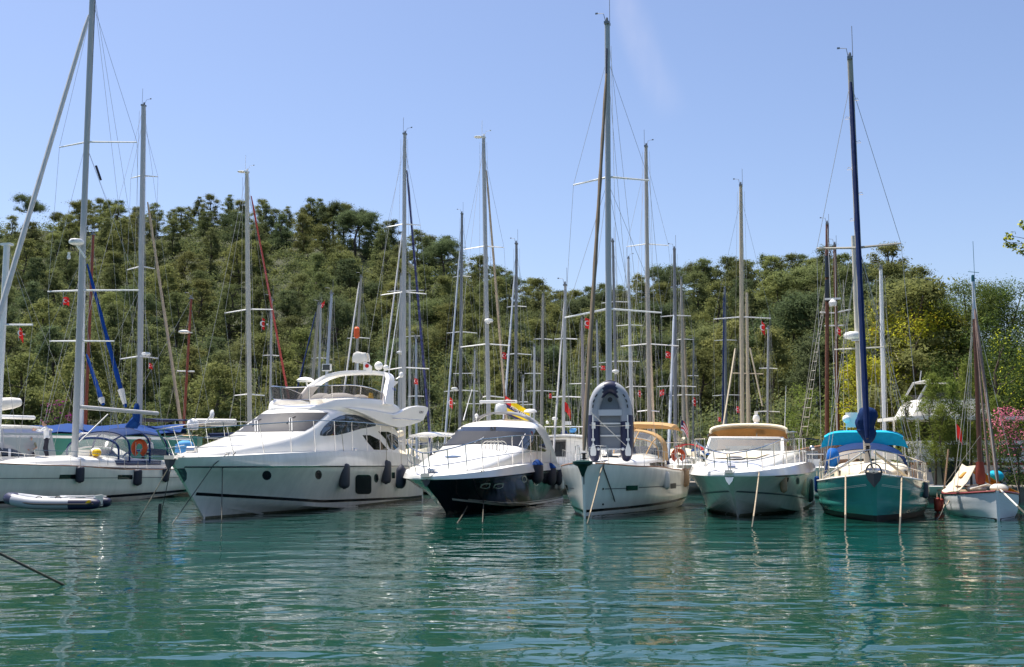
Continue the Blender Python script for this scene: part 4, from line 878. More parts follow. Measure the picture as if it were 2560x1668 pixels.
# bimini + spray hood
bim = []
for u, zt, drop in ((7.3, 2.46, .0), (7.35, 2.95, .0), (7.7, 3.03, .0), (9.3, 3.05, .0), (9.9, 2.95, 0)):
    hw = 1.45 if u > 7.32 else 1.62; row = []
    for k in range(17):
        x = -1 + k / 8; e = abs(x) ** 6
        row.append((x * hw - .25 + .0, u + (.06 * abs(x)), zt - .20 * e * (1 if u > 7.32 else .6)))
    bim.append(row)
bo = MB().sheet(bim, .015).build('bimini', cant, b.root)
for sg in (1, -1):
    for u in (7.4, 9.4): MB().tube([(-.25 + sg * 1.45, u, 2.8), (-.25 + sg * 1.5, u + .1, 1.2)], .016).build('bimini_pole', steel, bo)
arcs = []
for (u, w, zt, zb) in ((6.3, 1.2, 1.95, 1.8), (6.7, 1.38, 2.3, 1.5), (7.1, 1.5, 2.52, 1.3), (7.6, 1.5, 2.56, 1.3)): arcs.append([(w * math.cos(a) - .2, u, zb + (zt - zb) * max(0, math.sin(a)) ** .55) for a in [math.pi * k / 20 for k in range(21)]])
hd = MB().sheet(arcs[1:], .02).build('spray_hood', canb if 0 else mat('royal_canvas', (.006, .026, .10), .7), b.root)
MB().grid(arcs[:2]).build('hood_window', clear('hazy_vinyl', (.8, .76, .68), .45, .2), hd)
MB().ell(b.atu(*Z6([(105, 590)])[0], 6.0), (.25, .3, .38)).build('folded_cover', cant if 0 else mat('sky_canvas', (.012, .12, .42), .75, bump=.4, bscale=9), b.root)
b.rail([.005, .03, .07, .13, .22, .34, .46, .58, .70, .82, .93], .72, inset=.08, r=.016, mid=(.5,), name='guard_rail', hf=lambda t: .78 - .1 * min(1, t / .2), over=.1)
for a, c_ in (((475, 530), (0, 835)), ((600, 525), (1020, 842))):
    p0 = b.atu(*Z6([a])[0], .8); p1 = b.atu(*Z6([c_])[0], 3.2 if c_[0] < 500 else 3.0); MB().tube([p0, p1], .045, 8).build('whisker_pole', alu if c_[0] < 500 else beigem, b.root)
m = MB()
for x in (1060, 1090, 1110): m.tube([b.atu(*Z6([(x, 860)])[0], 6.2), b.atu(*Z6([(x - 20, 650)])[0], 6.3)], .02)
m.build('stern_gear', mat('weathered_wood', (.3, .2, .13), .8), b.root)
fender(b, 2042, 1190, 1232, 13, canb, 'blue covered fender at the left bulwark of the teal ketch', line=12)
fender(b, Z6([(1200, 0)])[0][0], 1205, 1247, 16, fend_g, 'grey fender hanging at the right quarter of the teal ketch', line=14, push=1.4)
for (x0, y0, x1, y1, lb, u_) in ((368, 790, 252, 1470, 'weedy mooring rope down the left bow of the teal ketch', .9), (706, 792, 898, 1505, 'pale mooring rope down the right bow of the teal ketch', .9)):
    q = b.w(b.edge(.09, .0, .05)) if x0 > 500 else b.w(b.edge(.09, .0, .05) * 1)
    e = b.edge(.075, 0, .05); q = b.w((e.x if x0 > 500 else -e.x, e.y, e.z))
    mooring(lb, [q, onwater(*Z6([(x1, y1)])[0])], .026, rope, .15)
mooring('thin dark warp from the teal ketch to the small wooden boat', [b.w(b.edge(.45, 0, .05)), P(*Z6([(1250, 1055)])[0], 41.5), P(*Z6([(1370, 1050)])[0], 39.5)], .014, roped, .3)
# =========================================================== small wooden sailing boat
b = Y6 = Boat('wooden_sailboat', 'small white wooden sailing boat with yellow tent cover and brown mast', 'sailing boat', (15.65, 35.75), 14.5, 'boats moored bow out in the front row')
b.hull(6.2, [[(0, .02, -.08), (.2, .02, -.3), (1, .02, -.2)], [(0, .035, .0), (.12, .38, .0), (.3, .78, .0), (.55, 1.0, .0), (1, .75, .05)], [(0, .05, .5), (.12, .52, .46), (.3, .92, .42), (.55, 1.1, .4), (1, .86, .42)], [(0, .06, .96), (.1, .5, .90), (.28, .92, .82), (.55, 1.14, .75), (.8, 1.08, .73), (1, .88, .76)]],
       lambda z: max(0, z) * .06, mat('pale_painted_wood', (.62, .64, .66), .4, var=.12, scale=1.6, stretch=(1, 1, 6)), mat('worn_deck', (.36, .25, .14), .7, var=.2, scale=6), .05, bulge=[.06, .04, .02], nt=30)
m = MB()
for sg in (1, -1): m.tube([L_((sg * b.edge(t).x, b.edge(t).y, b.edge(t).z - .02)) for t in [k / 20 for k in range(21)]], .04, 6)
m.build('rubbing_strake', mat('maroon_paint', (.20, .03, .03), .5, var=.2), b.root)
b.zstrip('boot_top', b.h, .02, 6.1, -.06, .07, mat('antifoul', (.02, .015, .015), .7))
bm0, bm1 = b.atu(2452, 1218, 1.5), b.atu(2433, 704, 1.5); bs0 = b.atu(2437, 798, 1.5)
mast = MB().tube([bm0, bs0], [.085, .07], 10).build('mast', mat('varnished_mast', (.17, .055, .025), .4, var=.25, scale=3, stretch=(5, 5, .6)), b.root)
MB().tube([bs0, bm1], [.065, .055], 10).build('topmast', mat('blue_white_mast', (.50, .54, .60), .45), mast)
MB().lathe([(.06, 0), (.06, .1), (.05, .22), (0, .24)], bm1, 8).tube([bm1 + L_((.05, 0, .2)), bm1 + L_((.05, 0, 1.4))], .008, 4).tube([bm1 + L_((-.15, 0, .35)), bm1 + L_((.2, 0, .3))], .01, 4).build('masthead_light', mat('teal_lamp', (.01, .12, .13), .3), mast)
MB().lathe([(.13, 0), (.17, .2), (.15, .5), (.12, .75), (0, .75)], bm0 + L_((0, 0, .1)), 12).build('mast_wrap', mat('red_rope_wrap', (.24, .04, .02), .8, bump=.6, bscale=20), mast)
rolled(b, b.atu(2494, 1204, .15), b.atu(2437, 772, 1.2), .062, .045, mat('striped_sail_roll', (.26, .18, .15), .75, var=.3, scale=9, stretch=(1, 1, 2)), 'furled_jib', wob=.05)
rolled(b, b.atu(2474, 1204, .6), b.atu(2438, 800, 1.3), .04, .03, mat('striped_sail_roll', (.26, .18, .15), .75), 'furled_staysail', wob=.05)
MB().stays([(b.atu(2437, 775, 1.5), L_((-1.05, 2.2, .85))), (b.atu(2437, 775, 1.5), L_((1.02, 2.2, .85))), (b.atu(2437, 800, 1.5), L_((-1.0, 1.7, .85))), (b.atu(2432, 704, 1.5), b.atu(2416, 1150, 3.5)), (b.atu(2432, 720, 1.5), b.atu(2424, 1160, 3.4)), (bm1, L_((0, -.1, .95))), (b.atu(2450, 1090, 1.3), b.atu(2345, 1235, 3.2))], .009, 4).build('standing_rigging', wirel, b.root)
rg0, rg1 = b.atu(2440, 1164, 1.75), b.atu(2408, 1160, 4.8); rg1.x = rg0.x
tent = []
for k in range(9):
    f = k / 8; u = 1.75 + 3.3 * f; t = (u + .06) / 6.2; e = b.edge(min(.98, t)); row = []
    zr = rg0.z + .02 * f + .05 * ((2 * f - 1) ** 2 - 1); xr = rg0.x
    for j in range(-6, 7):
        s = abs(j) / 6; sg = 1 if j > 0 else -1
        row.append((xr * (1 - s) + sg * (e.x + .02) * s, u, zr * (1 - s) + (e.z + .04) * s - .10 * math.sin(math.pi * s) + .02 * math.sin(7 * f + 3 * j)))
    tent.append(row)
to = MB().sheet(tent, .012).build('tent_cover', [cany, mat('sunlit_canvas', (.72, .64, .50), .8, var=.06, bump=.35, bscale=9, scale=2, trans=.25)], b.root)
for p in to.data.polygons:
    if p.center.x < (rg0.x * .3 - .02): p.material_index = 1  # left slope coloured paler: sun falling on the yellow canvas, put into the colour
MB().prism([(-.62, 3.0, 1.28), (-.45, 3.0, 1.45), (-.48, 3.5, 1.42), (-.65, 3.5, 1.25)], (-.05, 0, .06)).build('canvas_patch', cany, to)
MB().ell((.25, 1.2, 1.0), (.3, .3, .16)).ell((-.35, 2.0, .95), (.35, .4, .14)).tube([(-.6, 1.5, .95), (-.1, 1.2, 1.12), (.4, 1.5, .98)], .03).build('deck_gear', ropew, b.root)
MB().box((-.55, 2.3, 1.02), (.7, .5, .05), .2).build('deck_box', teak, b.root)
MB().ell(b.atu(*Z6([(2040, 810)])[0], 3.0), (.28, .3, .2)).build('folded_cover', cant, b.root)
MB().tube([b.atu(*Z6([(1430, 980)])[0], 5.2), b.atu(*Z6([(1480, 490)])[0], 5.2)], .03).tube([b.atu(*Z6([(1970, 900)])[0], 1.5), b.atu(*Z6([(1970, 560)])[0], 1.5)], .02).build('stanchion', mat('weathered_wood', (.3, .2, .13), .8), b.root)
fender(b, Z6([(1345, 0)])[0][0], 1243, 1281, 16, fend_r, 'red fender on the left quarter of the small wooden sailing boat', line=12, push=1.5)
fender(b, Z6([(1390, 0)])[0][0], 1246, 1280, 13, fend_r, 'second red fender beside the left quarter of the small wooden sailing boat', line=10, push=1.2)
mooring('white mooring rope running off right from the small wooden sailing boat', [b.w((.1, .0, .98)), P(2575, 1296, 33.2)], .03, ropew)
mooring('short frayed rope from the small wooden sailing boat down left', [b.w((-1.05, 3.2, .6)), P(2361, 1262, 37.6), onwater(2341, 1299)], .018, rope, .6)
mooring('dark rope hanging at the stem of the small wooden sailing boat', [b.w((.12, .1, .9)), onwater(2483, 1297)], .013, roped, .2)
# =========================================================== people
def person(label, loc, rz, joints, cloth, h=1.72, seated=False, group=None):
    """one continuous body: tapered limbs fused by voxel remesh, then coloured by region; joints in metres, facing -y"""
    m = MB(); J = {k: Vector(v) for k, v in joints.items()}
    def limb(a, c, r0, r1, mid=None):
        A, Cc = J[a], J[c]; pts = [A.lerp(Cc, f) for f in (0, .2, .45, .75, 1)]; m.tube(pts, [r0, r0 * 1.06, (r0 + r1) / 2 * 1.06, r1 * 1.02, r1], 12)
        m.ell(A, (r0, r0, r0), 12, 7); m.ell(Cc, (r1, r1, r1), 12, 7)
    hip, neck, head = J['hip'], J['neck'], J['head']; ax = (J['shr'] - J['shl']).normalized(); up = (neck - hip).normalized(); fw = up.cross(ax)
    rows = []
    for f, a, d in ((0, .155, .115), (.12, .175, .125), (.35, .15, .105), (.6, .175, .115), (.85, .19, .11), (.97, .12, .08), (1.03, .06, .06)):
        c = hip.lerp(neck, f) - up * .06 * (1 - f); rows.append([c + ax * a * math.cos(2 * math.pi * k / 16) + fw * d * math.sin(2 * math.pi * k / 16) for k in range(16)])
    m.grid(rows, True, True)
    m.tube([neck - up * .03, head - up * .04], [.062, .056], 10)
    for a, c, r0, r1 in (('shl', 'ell', .055, .043), ('ell', 'hal', .043, .030), ('shr', 'elr', .055, .043), ('elr', 'har', .043, .030)): limb(a, c, r0, r1)
    for s in 'lr':
        limb('hp' + s, 'kn' + s, .088, .058); limb('kn' + s, 'an' + s, .058, .040); an = J['an' + s]; m.ell(an + Vector((0, -.07, -.045)), (.045, .13, .042), 12, 7)
    hd = head + up * .03; m.ell(hd, (.075, .095, .115), 14, 9); m.ell(hd + Vector((0, -.03, -.055)), (.05, .065, .06), 10, 7)
    m.ell(hd + Vector((0, -.10, -.015)), (.014, .02, .024), 8, 6); m.ell(hd + Vector((0, -.088, -.062)), (.026, .012, .008), 8, 5)
    for s in (-1, 1): m.ell(hd + Vector((s * .076, 0, -.01)), (.012, .022, .032), 8, 6); m.ell(hd + Vector((s * .03, -.086, .018)), (.014, .01, .008), 8, 5)
    for s in 'lr':
        w = J['ha' + s]; d = (w - J['el' + s]).normalized(); sd = d.orthogonal().normalized(); nr = d.cross(sd)
        m.tube([w, w + d * .05, w + d * .095], [.030, .040, .036], 10, .55)
        for k, ln in enumerate((.062, .075, .070, .052)):
            b0 = w + d * .085 + sd * (.029 - k * .019); m.tube([b0, b0 + d * ln * .55 + nr * .01, b0 + d * ln * .85 + nr * .03], [.0095, .009, .007], 6)
        m.tube([w + d * .025 + sd * .03, w + d * .06 + sd * .058 + nr * .01, w + d * .085 + sd * .062 + nr * .022], [.012, .011, .008], 6)
    o = m.build('person', [skin, cloth[0], cloth[1], hairm], None)
    rm = o.modifiers.new('r', 'REMESH'); rm.mode = 'VOXEL'; rm.voxel_size = .0085; rm.use_smooth_shade = True
    sm = o.modifiers.new('s', 'SMOOTH'); sm.iterations = 2; sm.factor = .5
    bpy.context.view_layer.update()
    me = bpy.data.meshes.new_from_object(o.evaluated_get(bpy.context.evaluated_depsgraph_get())); o.modifiers.clear(); o.data = me
    me.materials.clear()
    for q in (skin, cloth[0], cloth[1], blackg): me.materials.append(q)
    hp = J['hip']
    def seg(p, a, c):
        d = J[c] - J[a]; t = max(0, min(1, (p - J[a]).dot(d) / d.length_squared)); return (p - (J[a] + d * t)).length, t
    for p in me.polygons:
        c = p.center; best = [(seg(c, 'hip', 'neck')[0] - .1, 1, 0)]
        for s in 'lr':
            for a, q, mi in (('sh' + s, 'el' + s, 1), ('el' + s, 'ha' + s, 9), ('hp' + s, 'kn' + s, 2), ('kn' + s, 'an' + s, 2)):
                dd, t = seg(c, a, q); best.append((dd - .03, mi, t))
            dd = (c - J['an' + s] - Vector((0, -.07, -.05))).length; best.append((dd - .06, 3, 0))
        best.append(((c - hd).length - .10, 0, 0)); k = min(best); mi = k[1]
        if mi == 9: mi = (1 if k[2] < .75 else 0) if cloth[2] else 0
        if mi == 1 and (c - hp).dot(up) < .0: mi = 2
        if (c - neck).dot(up) > .035: mi = 0
        p.material_index = mi
    me.polygons.foreach_set('use_smooth', [True] * len(me.polygons))
    hr = MB(); rows = []
    for i in range(9):
        a = R(8 + 62 * i / 8 * 1.0); rows.append([(hd.x + .083 * math.sin(a) * math.cos(q), hd.y + .012 + .1 * math.sin(a) * math.sin(q) + (.02 if math.sin(q) > 0 else .008) * i / 8, hd.z + .004 + .122 * math.cos(a) - (.055 * i / 8 if math.sin(q) > -.2 else 0)) for q in [2 * math.pi * k / 20 for k in range(20)]])
    hr.grid(rows, True, True); hr.build('hair', hairm, o)
    o.location = loc; o.rotation_euler = (0, 0, rz)
    return tag(o, label, 'person', group)
# =========================================================== side-on white sailing yacht on the left
Z1 = zz(0, 560, 2.0406); ZD = zz(220, 1040, 5.965); ZP = zz(0, 1020, 5.539); ZT = zz(0, 0, 2.4234)
b = Y0 = Boat('sailing_yacht', 'large white sailing yacht seen side on at the left with blue cockpit enclosure', 'sailing yacht', (-21.7, 43.3), 15.0, 'boats moored bow out in the front row')
b.hull(14.2, sail_levels(2.1, 1.80, 1.36), lambda z: max(0, z) / 1.8 * .3, hullw, deckm, .12, bulge=[.1, .07, .03], nt=44, sub=6)
b.zstrip('boot_stripe', b.h, .05, 14, lambda u: .10 + .008 * u, lambda u: .22 + .008 * u, blackg)
b.zstrip('cove_line', b.h, .2, 13.9, lambda u: 1.15 - .017 * u, lambda u: 1.18 - .017 * u, mat('grey_line', (.12, .12, .13), .4))
b.patch('hull_window', b.h, ZP([(828, 925), (1080, 920), (1075, 984), (815, 984)]), glass, mirror=True, off=.01)
b.patch('hull_window', b.h, ZD([(444, 880), (662, 880), (660, 945), (441, 945)]), glass, mirror=True, off=.01)
m = MB()
for sg in (1, -1): m.tube([L_((sg * b.edge(t, .02).x, b.edge(t).y, b.edge(t).z + .01)) for t in [.02 + .96 * k / 24 for k in range(25)]], .03, 6)
m.build('toe_rail', teak, b.root)
cab = cabin(b, 'coachroof', [(2.6, [(.5, 1.72), (.42, 1.76), (.2, 1.78), (0, 1.8)]), (4.2, [(1.1, 1.66), (1.0, 1.86), (.6, 1.94), (0, 1.98)]), (6.5, [(1.45, 1.56), (1.36, 1.88), (.8, 2.0), (0, 2.05)]), (9.2, [(1.5, 1.46), (1.4, 1.84), (.8, 1.98), (0, 2.03)]), (12.2, [(1.5, 1.4), (1.42, 1.74), (1.2, 1.76), (0, 1.5)])], gel)
b.patch('coachroof_window', cab, ZD([(392, 664), (1085, 668), (1085, 728), (640, 738), (425, 736)]), mat('navy_tint_glass', (.02, .024, .07), .15), off=.012, mirror=True)
mt_, mb_ = b.atu(232, -40, 6.2), b.atu(187, 1128, 6.2); mb_.z = 2.0
mast = MB().tube([mb_, mt_], [.155, .135], 12, .75).build('mast', alu, b.root)
MB().tube([mb_ + L_((.06, .05, .3)), mt_ + L_((.13, .05, 0))], .02, 4).build('mast_track', blackg, mast)
s1 = spreader(b, ZT([(360, 893), (530, 860), (830, 862)]), mast, 6.2, whitem, .35, .045)
s2 = spreader(b, Z1([(245, 345), (418, 339), (710, 338)]), mast, 6.2, whitem, .5, .05)
s3 = spreader(b, Z1([(255, 598), (395, 597), (583, 598)]), mast, 6.2, whitem, .5, .045)
d0, d1 = L_((-1.9, 6.9, 1.6)), L_((1.9, 6.9, 1.6)); hi = b.atu(233, 10, 6.2)
MB().stays([(hi, s1[0]), (hi, s1[1]), (s1[0], s2[0]), (s1[1], s2[1]), (s2[0], s3[0]), (s2[1], s3[1]), (s3[0], d0), (s3[1], d1), (b.atu(214, 360, 6.2), s2[0]), (b.atu(214, 360, 6.2), s2[1]), (b.atu(204, 728, 6.2), d0), (b.atu(204, 728, 6.2), d1), (mt_, L_((.6, 13.9, 1.5))), (mt_, L_((-.6, 13.9, 1.5)))], .009, 4).build('standing_rigging', wire, b.root)
MB().tube([b.atu(240, 415, 6.4), b.atu(252, 450, 6.4)], .06, 6).build('radar_reflector', blackg, mast)
MB().stays([(b.atu(213, 356, 6.4), b.atu(275, 520, 6.6)), (b.atu(275, 520, 6.6), L_((1.5, 9, 1.8)))], .006, 4).build('halyards', wirel, mast)
hj = b.atu(222, 38, 5.5); fj = L_((0, -.05, 1.95))
rolled(b, fj + L_((0, 0, .2)), hj, .13, .085, sailw, wob=.06)
q = b.atu(191, 612, 5.7); radome(q, .33, mast, word='SIM'); MB().tube([q, q + L_((.25, .35, -.55))], .05).build('radar_bracket', plast, mast)
q = b.atu(172, 648, 5.9); MB().lathe([(.07, 0), (.09, .1), (.05, .22), (.08, .3), (0, .32)], q, 8).build('steaming_light', plast, mast)
p0, p1 = b.atu(200, 1018, 6.45), b.atu(394, 1034, 10.6)
MB().tube([p0, p1], .12, 8, .8).build('boom', alu, b.root)
MB().tube([b.atu(198, 1105, 6.4), b.atu(270, 1036, 8.2)], .03).build('boom_vang', alu, b.root)
arcs = []
for u, w, zt, zb in ((7.7, 1.25, 2.1, 1.9), (8.4, 1.4, 2.85, 1.85), (9.1, 1.5, 3.15, 1.75), (10.6, 1.6, 3.32, 1.65), (12.1, 1.6, 3.2, 1.6), (12.9, 1.5, 2.3, 1.5)): arcs.append([(w * math.cos(a), u, zb + (zt - zb) * max(0, math.sin(a)) ** .42) for a in [math.pi * k / 24 for k in range(25)]])
roof = MB().sheet([[r[k] for k in range(6, 19)] for r in arcs[2:5]], .02).build('cockpit_roof', cann if 0 else mat('royal_canvas', (.006, .026, .10), .7), b.root)
MB().grid(arcs[:3]).grid([r[:7] for r in arcs[3:]]).grid([r[18:] for r in arcs[3:]]).build('clear_panel', clearp, roof)
m = MB()
for a in arcs[1:]: m.tube(a, .05, 6)
for k in (1, 23): m.sheet([[L_(a[k]) + L_((0, 0, -.28)) for a in arcs[3:]], [L_(a[k]) + L_((0, 0, .02)) for a in arcs[3:]]], .02)
for k in (6, 18): m.tube([a[k] for a in arcs[1:5]], .035, 5)
m.build('canvas_frame', mat('royal_canvas', (.006, .026, .10), .7), roof)
MB().grid([[L_(r[k]) * 1. for k in range(2, 7)] for r in arcs[1:3]]).build('white_screen', canw, roof)
b.rail([.2, .32, .44, .56, .68, .80, .92], .62, inset=.08, r=.012, mid=(.5,), name='lifelines', mt=steel, front=False)
fender(b, 201, 1165, 1208, 21, fend_b, 'navy fender nearest the mast on the side on white yacht', line=18)
fender(b, 345, 1172, 1215, 21, fend_b, 'navy fender below the cockpit of the side on white yacht', line=18)
fender(b, 415, 1168, 1206, 17, fend_b, 'navy fender partly hidden by the bow of the flybridge yacht', line=12)
hs = thing('horseshoe_buoy', 'orange horseshoe lifebuoy in the cockpit of the side on white yacht', 'lifebuoy', b.w(b.atu(*ZD([(765, 480)])[0], 11.2)), -b.th, 'orange lifebuoys')
MB().tube([(.32 * math.cos(R(a)), 0, .34 * math.sin(R(a))) for a in range(-60, 241, 20)], .12, 10).build('buoy_body', orange, hs); MB().tube([(-.12, -.12, .28), (-.12, -.12, -.35)], .014).build('strap', canw, hs)
m = MB(); m.box((.5, 7.2, 2.15), (.5, .4, .3), .3).ell((.9, 7.4, 2.2), (.25, .25, .2)); m.build('deck_bag', canw, b.root); MB().ell((1.15, 7.1, 2.16), (.2, .22, .18)).build('deck_bucket', flagy, b.root)
pw = b.w((-.65, 6.0, 1.98)); pw.z = 1.86
st = dict(hip=(0, 0, .93), neck=(0, -.08, 1.46), head=(0, -.12, 1.56), shl=(-.2, -.07, 1.40), shr=(.2, -.07, 1.40), ell=(-.26, -.28, 1.28), hal=(-.12, -.50, 1.36), elr=(.27, -.27, 1.26), har=(.12, -.50, 1.30),
          hpl=(-.1, 0, .9), hpr=(.1, 0, .9), knl=(-.12, -.10, .50), knr=(.12, .02, .48), anl=(-.13, .02, .09), anr=(.13, .10, .09))
person('person in white shirt and dark trousers standing on the white yacht with arms raised', pw, R(-70), st, (shirt, trous, True), group='people on the moored boats')
sit = dict(hip=(0, 0, .52), neck=(0, -.10, 1.06), head=(0, -.17, 1.16), shl=(-.2, -.09, 1.0), shr=(.2, -.09, 1.0), ell=(-.26, -.24, .8), hal=(-.16, -.45, .72), elr=(.26, -.24, .8), har=(.16, -.45, .74),
           hpl=(-.1, -.02, .5), hpr=(.1, -.02, .5), knl=(-.14, -.44, .5), knr=(.14, -.44, .5), anl=(-.14, -.42, .09), anr=(.14, -.42, .09))
q = b.w(b.atu(*ZD([(960, 480)])[0], 12.3)); q.z = 1.62
person('person in white shirt sitting under the blue cockpit enclosure of the side on yacht', q, R(-60), sit, (shirt, trous, False), group='people on the moored boats')
# inflatable alongside
dO = P(140, 1277, 41.6); dO.z = 0.02
d = thing('inflatable_dinghy', 'grey and navy inflatable dinghy floating alongside the white yacht at left', 'dinghy', dO, R(2), 'inflatable dinghies')
W2 = 1.82
ax_ = catmull([(W2, -.62, .27), (1.2, -.62, .27), (.2, -.62, .27), (-.6, -.60, .29), (-1.15, -.48, .36), (-1.62, -.22, .44), (-1.72, 0, .46), (-1.62, .22, .44), (-1.15, .48, .36), (-.6, .60, .29), (.2, .62, .27), (1.2, .62, .27), (W2, .62, .27)], 96)
rr = [.215] * 97
for k in range(6): rr[k] = rr[-1 - k] = .10 + .115 * (k / 6) ** .5
tb = MB().tube(ax_, rr, 16).build('buoyancy_tube', [gpvc, npvc], d)
for p in tb.data.polygons:
    x = p.center.x
    if x > .72 or x < -1.5: p.material_index = 1
MB().tube([(p[0], p[1] * 1.345, p[2] - .0) for p in ax_[3:94]], .035, 6).build('rubbing_strake', black, d)
MB().sheet([[(x, -.45, .2), (x, 0, .18), (x, .45, .2)] for x in (-1.1, 0, 1, 1.6)], .03).build('floorboard', floorg, d)
MB().box((1.55, 0, .36), (.06, .9, .42)).build('transom', plast, d); MB().box((.1, 0, .48), (.25, 1.1, .05)).build('thwart', mat('thwart_grey', (.50, .52, .55), .5), d)
for sg in (-1, 1): MB().tube([(-.1, sg * .6, .52), (1.65, sg * .6, .50)], .022).box((1.1, sg * .6, .52), (.35, .12, .02)).build('oar', plast, d)
m = MB()
for x in (-.4, .3): m.tube([(x + .12 * math.cos(R(a)), -.66, .46 + .08 * math.sin(R(a))) for a in range(0, 181, 20)], .016)
m.build('grab_handle', black, d)
m = MB(); m.prism([(1.36, -.805, .33), (1.46, -.805, .42), (1.56, -.805, .42), (1.5, -.805, .36), (1.58, -.805, .36), (1.5, -.805, .30), (1.38, -.805, .30)], (0, -.03, 0)); m.build('badge', flagy, d)
# =========================================================== catamaran at the left edge
b = Boat('catamaran', 'white catamaran at the left edge with domed deckhouse and clear cockpit curtains', 'catamaran', (-27.6, 45.6), 15.0)
for k, sg in enumerate((-1, 1)):
    m = MB(); rows = []
    for i in range(17):
        t = i / 16; u = t * 12.6; hb = .75 * min(1, (t / .35)) ** .7 if t < .35 else .75; row = []
        for z, k2 in ((-.2, .7), (.3, .85), (1.0, .98), (1.62, 1.)): row.append((sg * 2.7 + hb * k2, u - z * .1 * (1 - t), z))
        for z, k2 in ((1.62, 1.), (1.0, .98), (.3, .85), (-.2, .7)): row.append((sg * 2.7 - hb * k2, u - z * .1 * (1 - t), z))
        rows.append(row)
    m.grid(rows, True, True).build('hull', hullw, b.root)
MB().box((0, 7.5, 1.25), (4.6, 7.6, .7)).build('bridge_deck', gel, b.root)
cat = cabin(b, 'deckhouse', [(2.6, [(1.9, 1.6), (1.7, 1.7), (1, 1.75), (0, 1.78)]), (3.6, [(2.4, 1.6), (2.2, 2.1), (1.3, 2.35), (0, 2.42)]), (4.8, [(2.6, 1.6), (2.45, 2.3), (1.5, 2.7), (0, 2.78)]), (6.8, [(2.7, 1.6), (2.55, 2.3), (1.5, 2.75), (0, 2.85)]), (7.7, [(2.66, 1.6), (2.48, 2.1), (1.5, 2.5), (0, 2.6)]), (8.3, [(2.6, 1.6), (2.4, 1.75), (1.5, 1.9), (0, 2.0)])], gel)
for q in (ZP([(-10, 538), (112, 546), (112, 670), (-10, 672)]), ZP([(152, 552), (240, 562), (310, 600), (355, 672), (148, 674)])): b.patch('cabin_window', cat, q, glass, off=.015)
hd = MB().sheet([[(x, u, z + .12 - .1 * abs(x / 2.4) ** 3) for x in [-2.4 + .4 * k for k in range(13)]] for u, z in ((6.3, 3.35), (7.5, 3.4), (9.0, 3.4), (9.9, 3.3))], .08).build('hardtop', gel, b.root)
cu = MB()
cu.grid([[(2.35, 6.4, 3.4), (2.35, 8.2, 3.45), (2.35, 9.8, 3.35)], [(2.6, 6.2, 1.7), (2.6, 8.2, 1.7), (2.6, 10.1, 1.7)]]).grid([[(2.35, 6.4, 3.4), (0, 6.2, 3.5), (-2.35, 6.4, 3.4)], [(2.6, 6.2, 2.3), (0, 5.9, 2.7), (-2.6, 6.2, 2.3)]]).build('clear_curtain', clear('milky_vinyl', (.86, .88, .92), .35, .15), hd)
m = MB()
for sg in (1, -1):
    for u in (6.4, 9.8): m.tube([(sg * 2.35, u, 3.35), (sg * 2.55, u, 1.6)], .035)
m.build('hardtop_post', alu, hd)
q0 = b.atu(5, 612, 5.2); q1 = b.atu(4, 1075, 5.2); q1.z = 2.6
q0.x = q1.x = b.atu(3, 900, 5.2).x
ms = MB().tube([q1, q0], .14, 10).build('mast', whitem, b.root)
sp = [b.atu(35, 812, 5.3), b.atu(82, 812, 5.4)]; MB().tube([b.atu(6, 812, 5.2), sp[1]], .05).build('spreader', whitem, ms); MB().box(q0, (.5, .3, .1)).build('masthead_fittings', plast, ms)
MB().stays([(q0, sp[1]), (sp[1], (3.2, 6.5, 1.6)), (b.atu(4, 800, 5.2), (3.0, 6.9, 1.6)), (q0, (3.3, 12.2, 1.6))], .01, 4).build('standing_rigging', wire, b.root)
MB().tube([(0, 5.5, 3.9), (0, 11.5, 3.95)], .1, 8).build('boom', whitem, b.root)
MB().tube([b.atu(-60, 1016, 5.6), b.atu(-10, 1012, 6.2), b.atu(30, 1008, 7.0), b.atu(48, 1006, 7.4)], [.3, .32, .28, .2], 10).build('sail_cover', canw, b.root)
sit2 = {k: (v[0], v[1], v[2]) for k, v in sit.items()}
q = P(76, 1098, 53.2); pz = person('person with dark hair sitting in the catamaran cockpit behind the deckhouse', (q.x, 53.2, 1.62), R(30), sit2, (mat('khaki_shirt', (.30, .28, .18), .85), trous, False), group='people on the moored boats')
sl_ = b.l((q.x, 53.2, 1.62)); MB().box(sl_ + L_((0, .1, .22)), (.6, .5, .42)).build('seat', mat('cream_cushion', (.66, .56, .42), .8), b.root)
# =========================================================== pontoons
woodp = mat('grey_planks', (.22, .19, .16), .8, var=.3, scale=5, stretch=(.4, 6, 1))
for Y_, x0, x1, lb in ((58.2, -42, 16.5, 'long grey planked pontoon behind the front row of boats'), (87, -50, 28, 'far grey planked pontoon among the masts behind'),):
    m = MB(); m.box(((x0 + x1) / 2, Y_, .55), (x1 - x0, 2.2, .18)); 
    t = thing('pontoon', lb, 'pontoon', ((x0 + x1) / 2, Y_, 0)); MB().box((0, 0, .55), (x1 - x0, 2.2, .18)).build('planking', woodp, t)
    m = MB()
    for k in range(14): m.lathe([(.18, -.6), (.18, .5)], (-(x1 - x0) / 2 + (k + .5) * (x1 - x0) / 14, 0, 0), 8)
    m.build('float', black, t)
